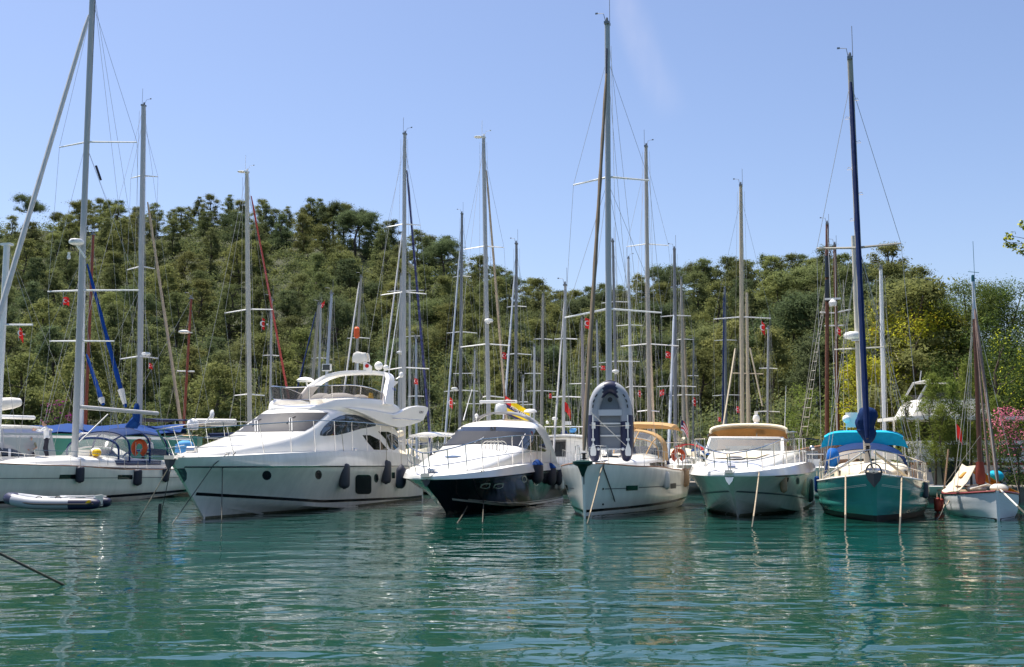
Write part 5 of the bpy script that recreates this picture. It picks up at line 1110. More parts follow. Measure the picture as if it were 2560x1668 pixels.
# =========================================================== rows of sailing boats behind
GRP = 'sailing boats moored in rows behind the front row'
taken = []
def slot(px, rows):
    for Y_ in rows:
        x = (px - CX) / FPX * Y_
        if all(abs(Y_ - y2) > 8 or abs(x - x2) > 3.7 for x2, y2 in taken): taken.append((x, Y_)); return Y_
    return None
HULLCOL = {}
def bgboat(label, top, base, w, mt, spr=(), roll=None, Y=None, rows=(65, 79, 96, 109), hullm=None, dish=False, aerial=1., radar=None, cover=None, bowto=None, name='sailing_boat', mastname='mast', two=None, dark=None):
    (xt, yt), (xb, yb) = top, base
    Y = Y or slot(xb, rows) or rows[-1]
    # mast line carried down to deck level
    ydeck = HZ + (CAMH - 1.6) * FPX / Y; xd = xb + (xb - xt) * (ydeck - yb) / (yb - yt)
    d = P(xd, ydeck, Y); T = P(xt, yt, Y); H = T.z - 1.6
    Lb = max(8., min(13.5, H * .68)); hb = Lb * .155
    away = 1 if (bowto if bowto is not None else (roll and roll[2] > xb)) else 0
    th = 15.
    if away: O_ = (d.x + math.sin(R(th)) * .42 * Lb, Y + math.cos(R(th)) * .42 * Lb); th2 = th + 180
    else: O_ = (d.x - math.sin(R(th)) * .42 * Lb, Y - math.cos(R(th)) * .42 * Lb); th2 = th
    b = Boat(name, label, 'sailing boat', O_, th2, GRP)
    s = 1.5
    b.hull(Lb, sail_levels(hb, 1.45, 1.15), lambda z: max(0, z) * .2, hullm or hullw, deckm, .1, bulge=[.1, .07, .03], nt=14, sub=3)
    cabin(b, 'coachroof', [(Lb * .22, [(.4, 1.3), (.35, 1.4), (.2, 1.42), (0, 1.43)]), (Lb * .4, [(hb * .62, 1.25), (hb * .55, 1.6), (.4, 1.7), (0, 1.75)]), (Lb * .68, [(hb * .66, 1.2), (hb * .58, 1.6), (.4, 1.75), (0, 1.8)])], gel, 10, 8)
    ld, lt = b.l(d), b.l(T); r = max(w / 2 / FPX * Y, .06)
    mast = MB().tube([ld, ld.lerp(lt, .6), lt], [r, r, r * .8], 8).build(mastname, mt, b.root)
    masthead(lt, mast, vhf=aerial, dish=dish, side=-1 if away else 1)
    tips = []
    for (xl, yl, xr, yr) in spr:
        f = ((yl + yr) / 2 - yt) / (ydeck - yt); c = ld.lerp(lt, 1 - f); pr = []
        for x, y in ((xl, yl), (xr, yr)):
            e = b.l(P(x, y, Y + .2)); MB().tube([c, e], [max(.04, r * .33), .03], 5).build('spreader', whitem, mast); pr.append(e)
        tips.append(pr)
    pairs = []
    sgn = -1 if away else 1
    for k in (0, 1):
        side = (1 if k == 1 else -1) * sgn; dk = L_((side * hb * .92, .46 * Lb, 1.25)); prev = lt - L_((0, 0, .04 * H))
        for pr in tips: pairs.append((prev, pr[k])); prev = pr[k]
        pairs.append((prev, dk)); pairs.append((ld.lerp(lt, .5), dk))
    pairs.append((lt, L_((.3, Lb * .98, 1.2)))); pairs.append((lt, L_((0, 0, 1.45))))
    MB().stays(pairs, .009, 3).build('standing_rigging', wire, b.root)
    MB().stays([(lt + L_((dx * .4, dy * .4, -.3)), L_((ld.x + dx, ld.y + dy, 1.7))) for dx, dy in ((.22, .1), (-.2, .15), (.5, .3), (-.55, .2))], .009, 3).build('halyards', wirel, b.root)
    if roll:
        x0, y0, x1, y1, rw, rm = roll
        p0 = b.l(P(x0, y0, Y)); F = L_((0, .1, 1.6)); p1 = b.l(P(x1, y1, Y + (Lb * .36 if away else -Lb * .36)))
        dirv = (p1 - p0); k = (1.5 - p0.z) / dirv.z if abs(dirv.z) > .1 else 1; F = p0 + dirv * min(k, 1.6)
        rr = rw / 2 / FPX * Y; rolled(b, F, p0, rr, rr * .7, rm, n=16, wob=.08)
    cm = cover or random.choice([canb, cann, canw, cancr]); bz = 2.9
    MB().tube([(ld.x, .44 * Lb, bz), (ld.x * .5, .84 * Lb, bz + .1)], .09, 6).build('boom', alu, b.root)
    MB().tube([(ld.x, .45 * Lb, bz + .4), (ld.x * .8, .55 * Lb, bz + .22), (ld.x * .5, .82 * Lb, bz + .2)], [.2, .2, .12], 8).build('sail_cover', cm, b.root)
    ar = [[(hb * .75 * math.cos(a), u, 1.5 + zt * max(0, math.sin(a)) ** .5) for a in [math.pi * k / 10 for k in range(11)]] for u, zt in ((.62 * Lb, .5), (.67 * Lb, .95), (.74 * Lb, 1.0))]
    MB().sheet(ar, .02).build('spray_hood', cm, b.root)
    if radar:
        q = b.l(P(radar[0], radar[1], Y - .4)); radome(q, max(.26, radar[2] / 2 / FPX * Y), mast); MB().box(q + L_((0, .25, -.05)) * 1., (.15, .5, .06)).build('radar_bracket', plast, mast)
    return b, Y
A = alu; D_ = alud
bg = []
bgboat('tall grey mast boat with slim beige furled jib right of the red wooden mast', (359, 266), (349, 1021), 14, A, [(327, 446, 395, 442), (318, 675, 387, 672), (300, 898, 396, 896)], (369, 505, 451, 1050, 9, sailb), Y=64, radar=(365, 890, 14)); taken.append((-21.8, 64))
bgboat('sailing boat with cream mast, flat white dish on top and red furled jib', (617, 432), (624, 1025), 12, mat('cream_mast', (.56, .52, .44), .45), [(562, 783, 682, 774), (586, 989, 662, 989)], (628, 490, 716, 965, 6.5, sailr), dish=True)
bgboat('small sailing boat with thin grey mast just right of the cream mast', (679, 752), (676, 1000), 6, A, [(657, 889, 698, 890)], None, rows=(79, 96, 109))
bgboat('sailing boat with pale leaning mast left of a pair behind the flybridge', (797, 763), (780, 965), 8, mat('tan_grey_mast', (.36, .33, .28), .5), [], (790, 780, 745, 965, 4.5, mat('navy_sail_roll', (.012, .024, .13), .7)), rows=(79, 96, 109))
bgboat('sailing boat with thin grey mast and a red flag at its top behind the flybridge', (802, 763), (797, 970), 6, A, [(779, 896, 817, 896)], None, rows=(96, 109, 79))
bgboat('sailing boat with bare pale blue grey mast behind the flybridge arch', (829, 735), (815, 968), 8, mat('bluegrey_mast', (.36, .40, .47), .4), [], None, rows=(109, 96, 79))
bgboat('sailing boat with an orange bag on its mast behind the flybridge', (903, 694), (886, 970), 7, mat('tan_grey_mast', (.36, .33, .28), .5), [(868, 846, 924, 846)], (898, 706, 862, 965, 5, sailw), rows=(79, 96, 109))
bgboat('sailing boat with blue and white striped furled jib behind the flybridge yacht stern', (1012, 337), (1009, 1010), 11, A, [(967, 568, 1051, 563), (952, 738, 1066, 735), (962, 926, 1073, 922)], (1017, 426, 1070, 1040, 7, mat('striped_navy_roll', (.03, .04, .16), .7, var=.9, scale=3, stretch=(.2, .2, 1.2))), Y=66); taken.append((-6.6, 66))
bgboat('sailing boat with grey mast and radar dome close left of the striped furled jib', (1003, 690), (999, 1008), 9, A, [(968, 729, 1060, 726)], (1006, 580, 965, 900, 5, sailw), radar=(999, 884, 15), rows=(96, 109))
bgboat('sailing boat with thin pale mast just left of the striped furled jib', (1024, 692), (1024, 1000), 6, A, [(1002, 845, 1050, 840)], None, rows=(109, 79, 96))
bgboat('small sailing boat with blue grey mast and low spreaders left of the cruiser roof', (1040, 846), (1041, 1010), 6, mat('bluegrey_mast', (.36, .40, .47), .4), [(1020, 991, 1060, 991)], None, rows=(96, 109, 79))
bgboat('sailing boat with three spreaders and white furled jib left of the dark cruiser roof', (1155, 536), (1150, 1052), 8, D_, [(1132, 693, 1178, 692), (1117, 833, 1193, 833), (1110, 979, 1196, 978)], (1150, 626, 1116, 1060, 5.5, mat('bluegrey_sail_roll', (.42, .46, .52), .7)), radar=(1136, 975, 16))
bgboat('tall grey mast boat with beige furled jib and radar above the dark cruiser', (1209, 345), (1221, 1035), 11, A, [(1160, 624, 1260, 619), (1151, 868, 1275, 864), (1207, 993, 1262, 994)], (1216, 426, 1261, 985, 7, sailb), dish=True, radar=(1222, 806, 22))
bgboat('small sailing boat with thin mast and T shaped spreaders left of the cruiser radar', (1187, 878), (1184, 1045), 5, A, [(1165, 1010, 1206, 1010), (1133, 934, 1168, 934)], None, rows=(109, 96, 79))
bgboat('sailing boat with dark topped mast and blue grey furled jib above the yellow navy flag', (1291, 611), (1289, 1050), 8, D_, [(1267, 768, 1316, 767), (1260, 887, 1329, 887)], (1286, 690, 1264, 990, 6, mat('bluegrey_sail_roll', (.42, .46, .52), .7)), rows=(79, 65, 96))
bgboat('sailing boat with short pale grey mast right of the yellow navy flag', (1336, 867), (1335, 1041), 6, mat('pale_mast', (.6, .6, .6), .45), [(1312, 934, 1353, 934), (1301, 1012, 1333, 1012)], None, rows=(96, 109, 79))
bgboat('sailing boat with long low spreaders on a plain mast above the white cabin', (1358, 738), (1354, 1041), 8, mat('tan_grey_mast', (.36, .33, .28), .5), [(1334, 848, 1381, 849), (1317, 978, 1391, 979)], None, rows=(109, 96, 79))
bgboat('sailing boat with white furled jib behind the larger hanging red flag', (1413, 715), (1409, 1060), 8, A, [(1386, 848, 1443, 848), (1380, 993, 1452, 993)], (1411, 749, 1389, 1058, 5, sailw), rows=(79, 65, 96))
bgboat('sailing boat with rosy grey mast close left of the brown furled jib', (1455, 800), (1459, 1060), 8, mat('rosy_mast', (.40, .34, .33), .5), [(1424, 960, 1480, 960)], (1459, 905, 1462, 1055, 4, sailbl), rows=(96, 109, 79), bowto=1)
bgboat('sailing boat with pale mast mostly hidden behind the upright dinghy', (1492, 806), (1496, 1010), 6, A, [(1480, 918, 1512, 918)], None, rows=(109, 96, 79))
bgboat('sailing boat with dark mast and radar close right of the tall mast above the dinghy', (1532, 605), (1541, 1010), 7, D_, [(1504, 758, 1573, 755), (1496, 908, 1599, 904)], None, rows=(65, 79, 96), radar=(1539, 932, 13))
bgboat('sailing boat with white mast and white furled jib right of the upright dinghy', (1571, 647), (1578, 1050), 7, mat('pale_mast', (.6, .6, .6), .45), [(1540, 815, 1606, 814), (1565, 969, 1617, 967)], (1573, 720, 1584, 1064, 5.5, sailw), rows=(79, 96, 109), bowto=1)
bgboat('sailing boat with tall beige mast and thick beige furled jib right of the upright dinghy', (1615, 368), (1623, 1067), 10, mat('beige_grey_mast', (.42, .38, .32), .5), [(1567, 617, 1671, 614), (1552, 866, 1696, 865), (1593, 1029, 1648, 1029)], (1617, 640, 1634, 1067, 8, sailb), bowto=1)
bgboat('sailing boat with dark grey mast and pale furled jib left of the open cruiser', (1686, 625), (1689, 1076), 9, D_, [(1651, 792, 1727, 790), (1642, 967, 1740, 967)], (1685, 785, 1674, 1073, 8, mat('bluegrey_sail_roll', (.42, .46, .52), .7)))
bgboat('sailing boat with pale mast and cream furled jib close left of the open cruiser', (1703, 698), (1710, 1070), 7, mat('tan_grey_mast', (.36, .33, .28), .5), [(1691, 850, 1734, 849), (1672, 990, 1748, 988)], (1706, 739, 1720, 1076, 6, sailb), rows=(96, 79, 109), bowto=1)
bgboat('sailing boat with thin dark mast behind the open cruiser left corner', (1734, 850), (1733, 1064), 4, D_, [(1718, 940, 1746, 940)], None, rows=(109, 96, 79))
bgboat('sailing boat with navy furled jib before its mast left of the beige ketch', (1812, 722), (1815, 1064), 7, D_, [(1785, 852, 1842, 851), (1781, 990, 1852, 988)], (1810, 735, 1807, 1066, 5, sailn), rows=(96, 79, 109), bowto=0)
bb, Yk = bgboat('ketch with a tall and a short beige mast behind the open cruiser top', (1852, 466), (1856, 1061), 10, beigem, [(1784, 798, 1927, 796)], None, Y=66, name='sailing_ketch'); taken.append((13.8, 66))
q0, q1 = bb.l(P(1867, 732, 70)), bb.l(P(1870, 1075, 70)); q1.z = 1.7; mz = MB().tube([q1, q0], [.11, .09], 8).build('mizzen_mast', beigem, bb.root)
for e in ((1831, 933), (1908, 935)): MB().tube([bb.l(P(1869, 934, 70)), bb.l(P(*e, 70))], .035, 5).build('spreader', beigem, mz)
MB().stays([(bb.l(P(1867, 740, 70)), bb.l(P(1831, 933, 70))), (bb.l(P(1867, 740, 70)), bb.l(P(1908, 935, 70)))], .008, 3).tube([bb.l(P(1838, 872, 69)), bb.l(P(1808, 1065, 66))], .05).tube([bb.l(P(1875, 870, 69)), bb.l(P(1906, 1015, 68))], .05).build('mizzen_rigging', beigem, mz)
bgboat('slim grey mast boat with two pairs of spreaders right of the beige ketch', (1921, 823), (1919, 1061), 6, A, [(1898, 921, 1943, 922), (1890, 1029, 1949, 1030)], None, rows=(79, 96, 109))
bgboat('small sailing boat with short bare mast behind the right side of the open cruiser', (2036, 856), (2042, 1000), 6, A, [(2022, 964, 2058, 964)], None, rows=(96, 109, 79))
bgboat('sailing boat with thick bare white mast right of the teal ketch', (2202, 674), (2211, 1078), 10, whitem, [], None, Y=60, aerial=.2)
bgboat('sailing boat with very thin short mast between cruiser roof and yellow flag', (1308, 946), (1307, 1041), 4, mat('pale_mast', (.6, .6, .6), .45), [(1296, 1005, 1320, 1005)], None, rows=(109, 96, 79))
# red masted and green hulled gulets at left
def gulet(label, masts, hullm, mt, Lb, Y, cx, canopy=None, crossy=True):
    x = (cx - CX) / FPX * Y; b = Boat('wooden_gulet', label, 'gulet', (x - .26 * Lb * .5, Y - .48 * Lb), 15, 'wooden gulets behind')
    lv = sail_levels(2.4, 2.6, 1.9); b.hull(Lb, lv, lambda z: max(0, z) * .5, hullm, mat('worn_deck', (.36, .25, .14), .7), .1, bulge=[.1, .06, .02], nt=18, sub=4)
    m = MB()
    for sg in (1, -1): m.tube([L_((sg * b.edge(t).x, b.edge(t).y, b.edge(t).z)) for t in [k / 20 for k in range(21)]], .07, 6)
    m.build('cap_rail', teak, b.root)
    for (xt, yt, xb, yb, w, spr) in masts:
        T, B_ = b.l(P(xt, yt, Y)), b.l(P(xb, yb, Y)); B_.z = 2.0; r = w / 2 / FPX * Y
        ms = MB().tube([B_, T], [r, r * .75], 10).build('mast', mt, b.root); masthead(T, ms, vhf=.6)
        pr = [(T - L_((0, 0, .5)), L_((sg * 2.2, B_.y + .8, 2.0))) for sg in (1, -1)] + [(T, L_((0, -1, 2.6)))]
        for (xl, yl, xr, yr) in spr: MB().tube([b.l(P(xl, yl, Y)), b.l(P(xr, yr, Y))], .05, 5).build('spreader', whitem, ms)
        MB().stays(pr, .012, 4).build('standing_rigging', wire, ms)
    if canopy:
        rows = [[(x_ * 2.2, u, 3.15 + z - .35 * abs(x_) ** 2) for x_ in [-1 + .2 * k for k in range(11)]] for u, z in [(Lb * (.35 + .6 * k / 10), .05 * math.sin(k * 2.2) + .1) for k in range(11)]]
        MB().sheet(rows, .03).build('awning', canopy, b.root)
    return b
Gu = Boat('wooden_gulet', 'green hulled gulet lying side on under a long blue cover behind the left yacht', 'gulet', (-33.0, 60.9), 78, 'wooden gulets behind')
b = Gu
b.hull(15.2, sail_levels(2.4, 3.35, 3.1), lambda z: max(0, z) * .6, greenh, mat('worn_deck', (.36, .25, .14), .7), .1, bulge=[.1, .06, .02], nt=24, sub=4)
b.zstrip('sheer_band', b.h, .5, 14.8, lambda u: 3.06 - .014 * u, lambda u: 3.2 - .014 * u, gel, .02)
rows = [[(x_ * 2.2, u, 3.42 + z + .2 - .50 * abs(x_)) for x_ in [-1 + .2 * k for k in range(11)]] for u, z in [(1.5 + 12.8 * k / 16, .08 * math.sin(k * 1.7) + .12 * (k > 5)) for k in range(17)]]
MB().sheet(rows, .03).build('boat_cover', canb, b.root)
T, B_ = b.l(P(208, 655, 61.5)), b.l(P(203, 1075, 61.5)); B_.z = 2.0
ms = MB().tube([B_, T], [.16, .14], 10).build('mast', whitem, b.root); masthead(T, ms)
for (x0, y0, x1, y1) in ((218, 660, 314, 1018), (216, 886, 258, 1012)):
    p0, p1 = b.l(P(x0, y0, 61.5)), b.l(P(x1, y1, 60.5)); rolled(b, p1, p0, .13, .07, sailbl, 'furled_sail', n=14)
    MB().tube([p1.lerp(p0, .12), p1.lerp(p0, .02)], [.2, .12]).build('sail_foot', canw, b.root)
MB().ell(b.l(P(341, 1040, 60.5)), (.26, .2, .75)).tube([b.l(P(341, 1052, 60.5)), b.l(P(318, 1072, 60.5))], [.3, .2], 8).build('bundled_sail', canb, b.root)
MB().stays([(T, b.l(P(100, 1100, 61))), (T, b.l(P(300, 1095, 61))), (b.l(P(240, 740, 61)), b.l(P(300, 1090, 61)))], .012, 4).build('standing_rigging', wire, b.root)
gulet('wooden gulet with tall red brown mast left of the blue furled sails', [(233, 588, 214, 1050, 9, [])], mat('varnished_hull', (.2, .08, .03), .35, var=.2), redwood, 15, 76, 214)
gulet('wooden gulet with shorter red brown mast carrying a small white lamp', [(478, 748, 458, 1050, 7.5, [(443, 928, 486, 929)])], mat('varnished_hull', (.2, .08, .03), .35), redwood, 14, 74, 458)
g = gulet('two masted brown gulet with ratlines and crosstree radar left of the teal ketch', [(2068, 562, 2066, 1091, 11, [(2050, 781, 2092, 783)]), (2087, 615, 2094, 1080, 10, [(2084, 783, 2127, 774), (2062, 815, 2110, 814)])], mat('varnished_hull', (.2, .08, .03), .35), brownwood, 19, 70, 2080)
for x0 in (2058, 2098):
    m = MB()
    for sg in (-1, 1):
        p0 = P(x0 + 10, 700, 70); p1 = P(x0 + (-50 if x0 < 2080 else 20) + sg * 9, 1090, 69); m.tube([g.l(p0), g.l(p1)], .012, 4)
    for k in range(1, 17):
        f = k / 17; a = g.l(P(x0 + 10, 700, 70)).lerp(g.l(P(x0 + (-50 if x0 < 2080 else 20) - 9, 1090, 69)), f); c = g.l(P(x0 + 10, 700, 70)).lerp(g.l(P(x0 + (-50 if x0 < 2080 else 20) + 9, 1090, 69)), f)
        m.tube([a, c], .02, 4)
    m.build('ratlines', wirel, g.root)
q = g.l(P(2082, 752, 69.5)); MB().box(q + L_((0, 0, .12)), (1.0, .14, .12)).lathe([(.22, -.35), (.26, -.1), (.12, .1), (0, .1)], q, 12).build('radar_scanner', plast, g.root)
m = MB()
for y0, y1 in ((640, 700), (700, 760)): m.tube([g.l(P(2068, y0, 69.8)), g.l(P(2068, y1 - 6, 69.8))], .15, 10)
m.build('dark_mast_sleeve', blackg, g.root)
for (lb, p) in (('small white lamp on the side of the shorter red brown mast', (460, 834)),):
    q = P(*p, 73.6); MB_ = MB().lathe([(.25, 0), (.36, .06), (.36, .16), (.2, .22), (0, .22)], (0, 0, 0), 12).box((.22, .2, .08), (.5, .3, .06)).build('mast_radome', plast); MB_.location = q; tag(MB_, lb, 'radar dome')
# =========================================================== motor boats between the rows
def motorboat(name, label, O, th, L, hb, cabz, parts, hullm=None, group='motor boats behind the front row'):
    b = Boat(name, label, 'motor boat', O, th, group)
    b.hull(L, [[(0, .02, -.1), (.3, .02, -.4), (1, .02, -.4)], [(0, .04, .5), (.2, hb * .55, .25), (.5, hb * .85, 0), (1, hb * .9, -.1)], [(0, .08, 1.5), (.08, hb * .45, 1.5), (.2, hb * .8, 1.48), (.4, hb, 1.4), (.7, hb, 1.3), (1, hb * .95, 1.25)]], lambda z: max(0, z) * .9, hullm or hullw, deckm, .08, bulge=[0, -.05], nt=18, sub=4)
    return b
# white cabin boat left of the brown furled jib
ZC = zz(1240, 1000, 8.617)
q = P(1412, 1135, 52.5)
b = Boat('cabin_cruiser', 'white cabin boat with square dark window behind the dark hulled cruiser', 'cabin boat', (2.3, 60.2), 14, 'motor boats behind the front row')
b.hull(9, [[(0, .02, -.1), (1, .02, -.4)], [(0, .04, .5), (.2, .6, .2), (.5, 1.1, 0), (1, 1.15, -.1)], [(0, .08, 1.5), (.1, .55, 1.48), (.25, 1.15, 1.4), (.5, 1.45, 1.3), (1, 1.35, 1.2)]], lambda z: max(0, z) * .8, hullw, deckm, .08, nt=18, sub=4)
rows = []
for u, z, w in ((3.0, 2.75, 1.2), (3.1, 3.05, 1.25), (5.5, 3.16, 1.3), (7.5, 3.1, 1.25)): rows.append((u, [(w, 1.2), (w * .98, z - .35), (w * .92, z - .1), (w * .5, z), (0, z + .05)]))
cb = cabin(b, 'wheelhouse', rows, gel, 16, 14)
MB().sheet([[(x, u, 3.2 - .06 * x * x + (.02 if u > 3.2 else -.05)) for x in [-1.5 + .3 * k for k in range(11)]] for u in (2.6, 3.4, 5.5, 8.0)], .08).build('roof', gel, b.root)
b.patch('cabin_window', cb, ZC([(1185, 872), (1500, 868), (1492, 1215), (1290, 1215)]), glass, off=.03); b.patch('window_frame', cb, ZC([(1168, 855), (1516, 850), (1508, 1232), (1272, 1232)]), mat('grey_gelcoat', (.30, .29, .28), .35), off=.02)
m = MB(); z0 = b.atu(1400, 1068, 5.0).z
for x in (1364, 1388, 1425, 1447): m.tube([b.atu(x, 1085, 5.0), b.atu(x, 1067, 5.0)], .018)
m.tube([b.atu(1362, 1067, 5), b.atu(1465, 1067, 5)], .03); m.build('roof_rail', plast, b.root)
MB().lathe([(.03, 0), (.03, .3), (.16, .33), (.18, .45), (.1, .5), (0, .5)], b.atu(1387, 1064, 5), 12).build('satellite_dome', plast, b.root)
MB().box(b.atu(1418, 1058, 5.2), (.42, .3, .2)).build('radar_box', plast, b.root); MB().ell(b.atu(1368, 1056, 5.2), (.09, .09, .1)).build('deck_light', plast, b.root)
MB().ell(b.atu(1431, 1077, 4.8), (.2, .2, .14)).ell(b.atu(1437, 1075, 4.8), (.12, .12, .1)).build('blue_cover', mat('sky_canvas2', (.10, .32, .62), .7), b.root)
MB().sheet([[b.atu(1374, 1111, 2.9), b.atu(1379, 1130, 3.2), b.atu(1386, 1150, 3.2)], [b.atu(1380, 1118, 3.2), b.atu(1389, 1140, 3.2), b.atu(1396, 1156, 3.2)]], .02).build('blue_curtain', cann, b.root)
# hardtop boat between flybridge yacht and dark cruiser
b = motorboat('motor_boat', 'white hardtop motor boat wedged between the flybridge yacht and dark cruiser', (-5.4, 60.2), 14, 9, 1.35, 0, 0)
ht = b.l(P(1078, 1086, 65))
MB().sheet([[(ht.x + x, u, ht.z - .05 + .2 * (1 - (x / 1.05) ** 2) * (1 if u > 4.2 else .3)) for x in [-1.05 + .21 * k for k in range(11)]] for u in (3.9, 4.5, 6.5, 8.2)], .12).build('hardtop', gel, b.root)
m = MB()
for sg in (1, -1):
    for u in (4.4, 7.8): m.tube([(ht.x + sg * .95, u, ht.z), (ht.x + sg * 1.1, u - .3, 1.3)], .03)
m.build('hardtop_post', steel, b.root); MB().box((0, 4.2, 1.75), (2.0, .5, .8)).build('helm_console', gel, b.root); MB().ell((.3, 2.8, 1.9), (.35, .3, .3)).build('outboard_cover', blackg, b.root)
MB().grid([[(-1, 4.0, 2.1), (0, 3.8, 2.1), (1, 4.0, 2.1)], [(-.95, 4.4, 2.7), (0, 4.3, 2.75), (.95, 4.4, 2.7)]]).build('windscreen', clearw, b.root)
# boats behind the flybridge yacht pulpit
b = motorboat('motor_boat', 'white motor boat with navy bimini seen through the pulpit of the flybridge yacht', (-20.0, 62.2), 40, 11, 1.7, 0, 0)
bq = b.l(P(405, 1052, 66))
MB().sheet([[(bq.x + x, bq.y + y, bq.z + .12 - .12 * abs(x / 1.5) ** 2) for x in [-1.5 + .3 * k for k in range(11)]] for y in (-1.3, -.8, .6, 1.5)], .05).build('bimini', cann, b.root)
for sg in (1, -1): MB().tube([(bq.x + sg * 1.4, bq.y, bq.z), (bq.x + sg * 1.4, bq.y, 1.4)], .02).build('bimini_pole', steel, b.root)
cabin(b, 'cabin', [(2.5, [(1.0, 1.4), (.9, 1.6), (.5, 1.7), (0, 1.72)]), (4, [(1.4, 1.4), (1.2, 2.2), (.7, 2.3), (0, 2.35)]), (7, [(1.4, 1.35), (1.25, 2.3), (.7, 2.45), (0, 2.5)])], gel, 12, 10)
q = b.l(P(482, 1062, 63)); MB().lathe([(.3, -.3), (.34, 0), (.3, .2), (.15, .33), (0, .36)], q, 14).build('satellite_dome', plast, b.root)
b2 = motorboat('motor_boat', 'white motor boat with round white lamp behind the flybridge yacht foredeck', (-18.4, 66.0), 52, 10, 1.5, 0, 0)
q = b2.l(P(530, 1036, 64)); MB().ell(q, (.28, .08, .28)).tube([q, b2.l(P(512, 1060, 64))], .05).build('lamp', plast, b2.root)
MB().tube([b2.l(P(490, 1056, 65)), b2.l(P(590, 1057, 65))], .22, 8).build('furled_boom', alu, b2.root); cabin(b2, 'cabin', [(2, [(.9, 1.4), (.8, 1.7), (.4, 1.8), (0, 1.85)]), (6, [(1.2, 1.3), (1.1, 2.2), (.6, 2.3), (0, 2.35)])], gel, 10, 8)
sm_ = MB().box((0, 0, .35), (.9, .5, .5)).ell((0, 0, .55), (.45, .3, .25)).build('blue_tarp', mat('sky_canvas2', (.10, .32, .62), .7)); sm_.location = P(458, 1122, 56.6); sm_.location.z = 1.95; tag(sm_, 'bright blue bundle lying behind the flybridge yacht pulpit', 'bundle')
pk = thing('storage_crate', 'white dock crate on the pontoon under the bright blue bundle', 'crate', (P(458, 1122, 57.6).x, 57.9, .64)); MB().box((0, 0, .66), (1.2, .9, 1.31)).build('crate_body', plast, pk); MB().box((0, 0, 1.34), (1.26, .96, .05)).build('lid', gel, pk)
sm_.location = (P(458, 1122, 57.6).x, 57.9, 2.01)
# red canopy boat between yacht and open cruiser
b = motorboat('motor_boat', 'motor boat under red and blue canopies between the sailing yacht and open cruiser', (9.3, 60.8), 16, 9, 1.6, 0, 0)
for px, w, mt_c, y, nm in ((1722, 70, canr, 1110, 'red_canopy'), (1745, 36, mat('sky_canvas', (.012, .12, .42), .75), 1121, 'blue_canopy')):
    q = b.l(P(px, y, 62)); h = w / 2 / FPX * 62
    MB().sheet([[(q.x + x * h, q.y + yy, q.z - .25 * abs(x) ** 2 - .1 * x) for x in [-1 + .2 * k for k in range(11)]] for yy in (-.2, .4, 1.2, 2.2)], .04).build(nm, mt_c, b.root)
MB().stays([((1.4, 4, 1.3), (1.4, 4.3, 2.9)), ((-1.4, 4, 1.3), (-1.4, 4.3, 2.9)), ((0, 5, 1.3), (0, 5, 3.0))], .03).build('canopy_post', steel, b.root)
# navy bimini boat right of open cruiser
b = motorboat('motor_boat', 'white motor boat with dark canopy and chrome rails right of the open cruiser', (14.6, 50.5), 17, 8, 1.3, 0, 0)
q = b.l(P(2000, 1100, 55))
MB().sheet([[(q.x + x, q.y + y, q.z + .1 - .1 * x * x) for x in [-.9 + .18 * k for k in range(11)]] for y in (-.8, 0, 1.2)], .04).build('bimini', cann, b.root)
MB().box((q.x, q.y - .3, 2.0), (1.7, .08, .5)).build('windscreen', clearw, b.root); MB().box((q.x, q.y + .4, 1.6), (1.9, 2.0, .5)).build('cockpit_coaming', gel, b.root)
m = MB()
for k in range(5): m.tube([(q.x - 1 + .5 * k, q.y - 2, 1.35), (q.x - 1 + .5 * k, q.y - 2, 2.1)], .018)
m.tube([(q.x - 1.1, q.y - 2, 2.1), (q.x + 1.2, q.y - 2, 2.1)], .02); m.tube([(q.x + .6, q.y - 1.2, 1.4), (q.x + .6, q.y - 1.2, 2.35)], .03); m.lathe([(0, 0), (.25, .02), (.25, .06), (0, .1)], (q.x - .35, q.y, q.z + .35), 12); m.ell((q.x + .6, q.y - 1.2, 2.4), (.14, .14, .12)); m.build('rail_and_lamps', steel, b.root)
# trawler on the right behind the pines
b = Boat('trawler_yacht', 'white trawler yacht with maroon rail and flybridge, side on behind young pines', 'trawler yacht', (32.5, 55.0), -86, 'motor boats behind the front row')
b.hull(13.2, [[(0, .02, -.1), (.3, .02, -.4), (1, .02, -.4)], [(0, .04, .3), (.2, 1.2, .1), (.5, 1.9, 0), (1, 1.9, 0)], [(0, .08, 2.2), (.1, 1.1, 2.0), (.25, 1.8, 1.85), (.5, 2.1, 1.72), (1, 2.0, 1.72)]], lambda z: max(0, z) * .4, hullw, deckm, .06, nt=20, sub=4)
b.zstrip('rail_band', b.h, .3, 13, lambda u: interp(b.lev[2], u / 13.3)[1] - .14, lambda u: interp(b.lev[2], u / 13.3)[1] - .01, mat('maroon_paint', (.20, .03, .03), .5), .03)
b.zstrip('rub_rail', b.h, .3, 13, .62, .70, gel, .05)
MB().grid([[(1.5, u, 1.7) for u in (3.2, 12.4)]] * 1 + [[(1.45, u, 2.75) for u in (3.6, 12.2)], [(-1.45, u, 2.75) for u in (3.6, 12.2)], [(-1.5, u, 1.7) for u in (3.2, 12.4)]]).build('deckhouse', gel, b.root, smooth=False)
MB().prism([(-1.5, 12.4, 1.7), (1.5, 12.4, 1.7), (1.45, 12.2, 2.75), (-1.45, 12.2, 2.75)], (0, -.08, 0)).build('deckhouse_end', gel, b.root, smooth=False)
MB().prism([(-1.5, 3.2, 1.7), (1.5, 3.2, 1.7), (1.45, 3.6, 2.75), (-1.45, 3.6, 2.75)], (0, .08, 0)).build('deckhouse_end', gel, b.root, smooth=False)
MB().box((0, 8.6, 3.85), (4.3, 9.6, .16)).build('boat_deck', gel, b.root)
